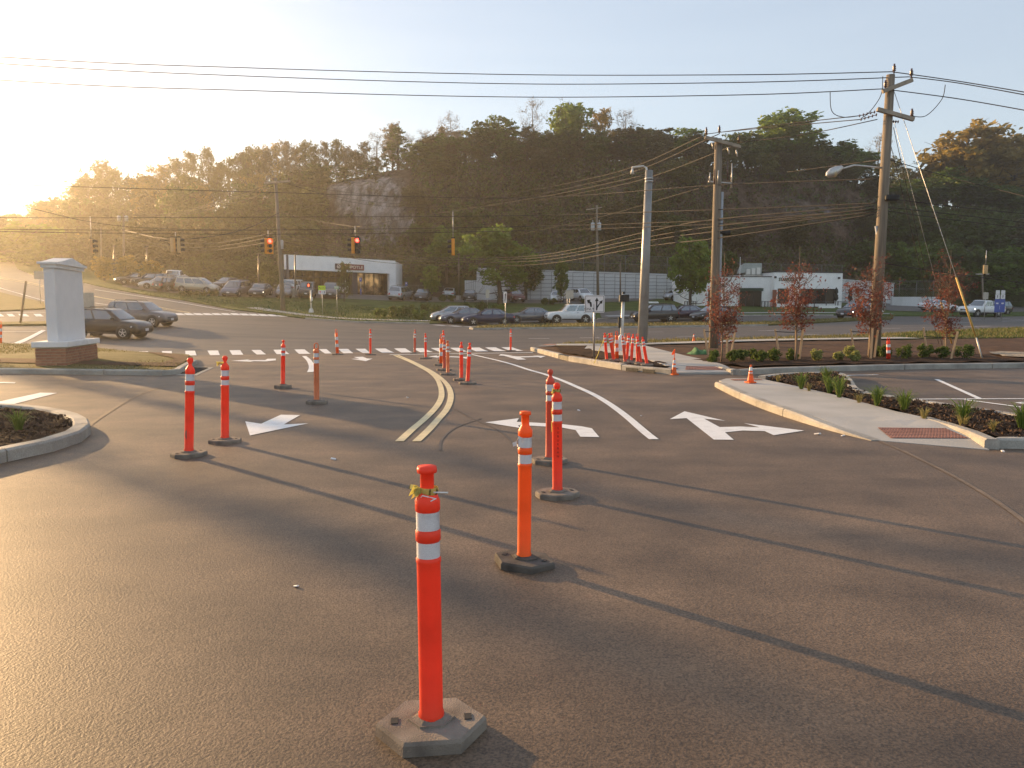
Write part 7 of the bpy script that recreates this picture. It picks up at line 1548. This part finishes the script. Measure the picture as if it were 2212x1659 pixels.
signal(377, 514, 546, 55, ((-3, 2.5, m_sigt, None), (10, 1.9, m_sigt, None)), 'pair of tan signal backs hung from the thick cable at left', 503)
signal(582, 515, 549, 54, ((-6, -1.3, m_sigy, None), (3, 0.1, m_sigy, 0)), 'yellow signal pair with a lit red lamp left of the lawn pole', 498)
signal(768, 513, 548, 54, ((-5, -1.35, m_sigy, None), (5, 0.0, m_casing, 0)), 'signal pair with a lit red lamp above the restaurant roof', 490)
signal(979, 516, 552, 53, ((0, -1.5, m_sigy, None),), 'single side-on yellow signal above the parked cars', 458)
signal(199, 517, 548, 56, ((0, 1.7, m_sigt, None),), 'single tan signal seen edge-on left of the lamp posts', 470)
signal(2128, 573, 592, 70, ((0, 2.9, m_sigt, None),), 'small tan signal back hanging at the far right', 542)

# green cloth bag on the soil, litter
p = G(1510, 764, .12); mb = MB(); mb.smooth = True; nu, nv = 26, 12; W2 = 46 * p.y / F / 2
grid = []
for i in range(nu + 1):
    row = []
    for j in range(nv + 1):
        u, v = i / nu * 2 - 1, j / nv * 2 - 1; hgt = max(0, 1 - abs(u) ** 2.2) * max(0, 1 - v * v) ** .5 * (.10 + .10 * abs(mnoise.fractal(Vector((u * 2.6, v * 2, 1)), 1, 2, 3)) + .12 * math.exp(-((u + .35) / .25) ** 2) + .08 * math.exp(-((u - .55) / .15) ** 2)); row.append(mb.vert((u * W2, v * .33 + .05 * math.sin(u * 5), hgt)))
    grid.append(row)
for i in range(nu):
    for j in range(nv): mb.face((grid[i][j], grid[i + 1][j], grid[i + 1][j + 1], grid[i][j + 1]))
o = mb.build('cloth_bag', M('green_bag_cloth', (0.07, 0.20, 0.07), rough=.75, c2=(.04, .11, .045), scale=3, bump=.3), fixn=False); o.location = (p.x, p.y, T(p.x, p.y) + .11); tag(o, 'crumpled bright green bag lying on the soil behind the round shrubs', 'bag')
for k, (px_, py_, s_) in enumerate(((720, 994, .035), (1660, 884, .05), (1766, 940, .05), (1821, 943, .03), (2166, 977, .03), (1250, 760 + 128, .03), (880, 860, .03), (1385, 900, .03), (640, 1270, .02))):
    p = G(px_, py_); b_ = MB(); b_.box((0, 0, s_ * .2), (s_ * 1.6, s_, s_ * .4), Euler((.1, .2, k * 1.1)).to_matrix()); o = b_.build('litter_scrap', m_signw, bevel=s_ * .1); o.location = (p.x, p.y, T(p.x, p.y) + .008); tag(o, ('white scrap of litter left of the nearest delineator', 'white scrap by the island kerb, upper one', 'white scrap by the island kerb before the ramp', 'tiny white scrap near the ramp corner', 'white crumb at the right bed kerb corner', 'tiny scrap right of the long white line', 'tiny scrap behind the double yellow line', 'scrap right of the long white line end', 'crumb of stone on the near asphalt')[k], 'litter')
# a person by the parked cars
# ------------------------------------------------------------------ lettering to meshes
dg = bpy.context.evaluated_depsgraph_get()
for o in [o for o in scene.objects if o.type == 'FONT']:
    me = bpy.data.meshes.new_from_object(o.evaluated_get(dg)); n_ = bpy.data.objects.new('lettering', me); col.objects.link(n_)
    n_.parent = o.parent; n_.location = o.location; n_.rotation_euler = o.rotation_euler; n_.scale = o.scale; bpy.data.objects.remove(o)

# ------------------------------------------------------------------ evening haze
hb = MB(); hb.box((0, (GY + 4 - 64) / 2, 21), (2 * GX + 8, GY + 68, 52)); hz = hb.build('haze', M('haze_air_placeholder', (1, 1, 1)))
hm = bpy.data.materials.new('haze_air'); hm.use_nodes = True; hn = hm.node_tree; hn.nodes.clear(); ho = hn.nodes.new('ShaderNodeOutputMaterial'); hv_ = hn.nodes.new('ShaderNodeVolumePrincipled')
hv_.inputs['Color'].default_value = (0.97, 0.93, 0.86, 1); hv_.inputs['Density'].default_value = 0.00062; hv_.inputs['Anisotropy'].default_value = 0.72
hn.links.new(hv_.outputs[0], ho.inputs['Volume']); hz.data.materials.clear(); hz.data.materials.append(hm); tag(hz, kind='stuff')
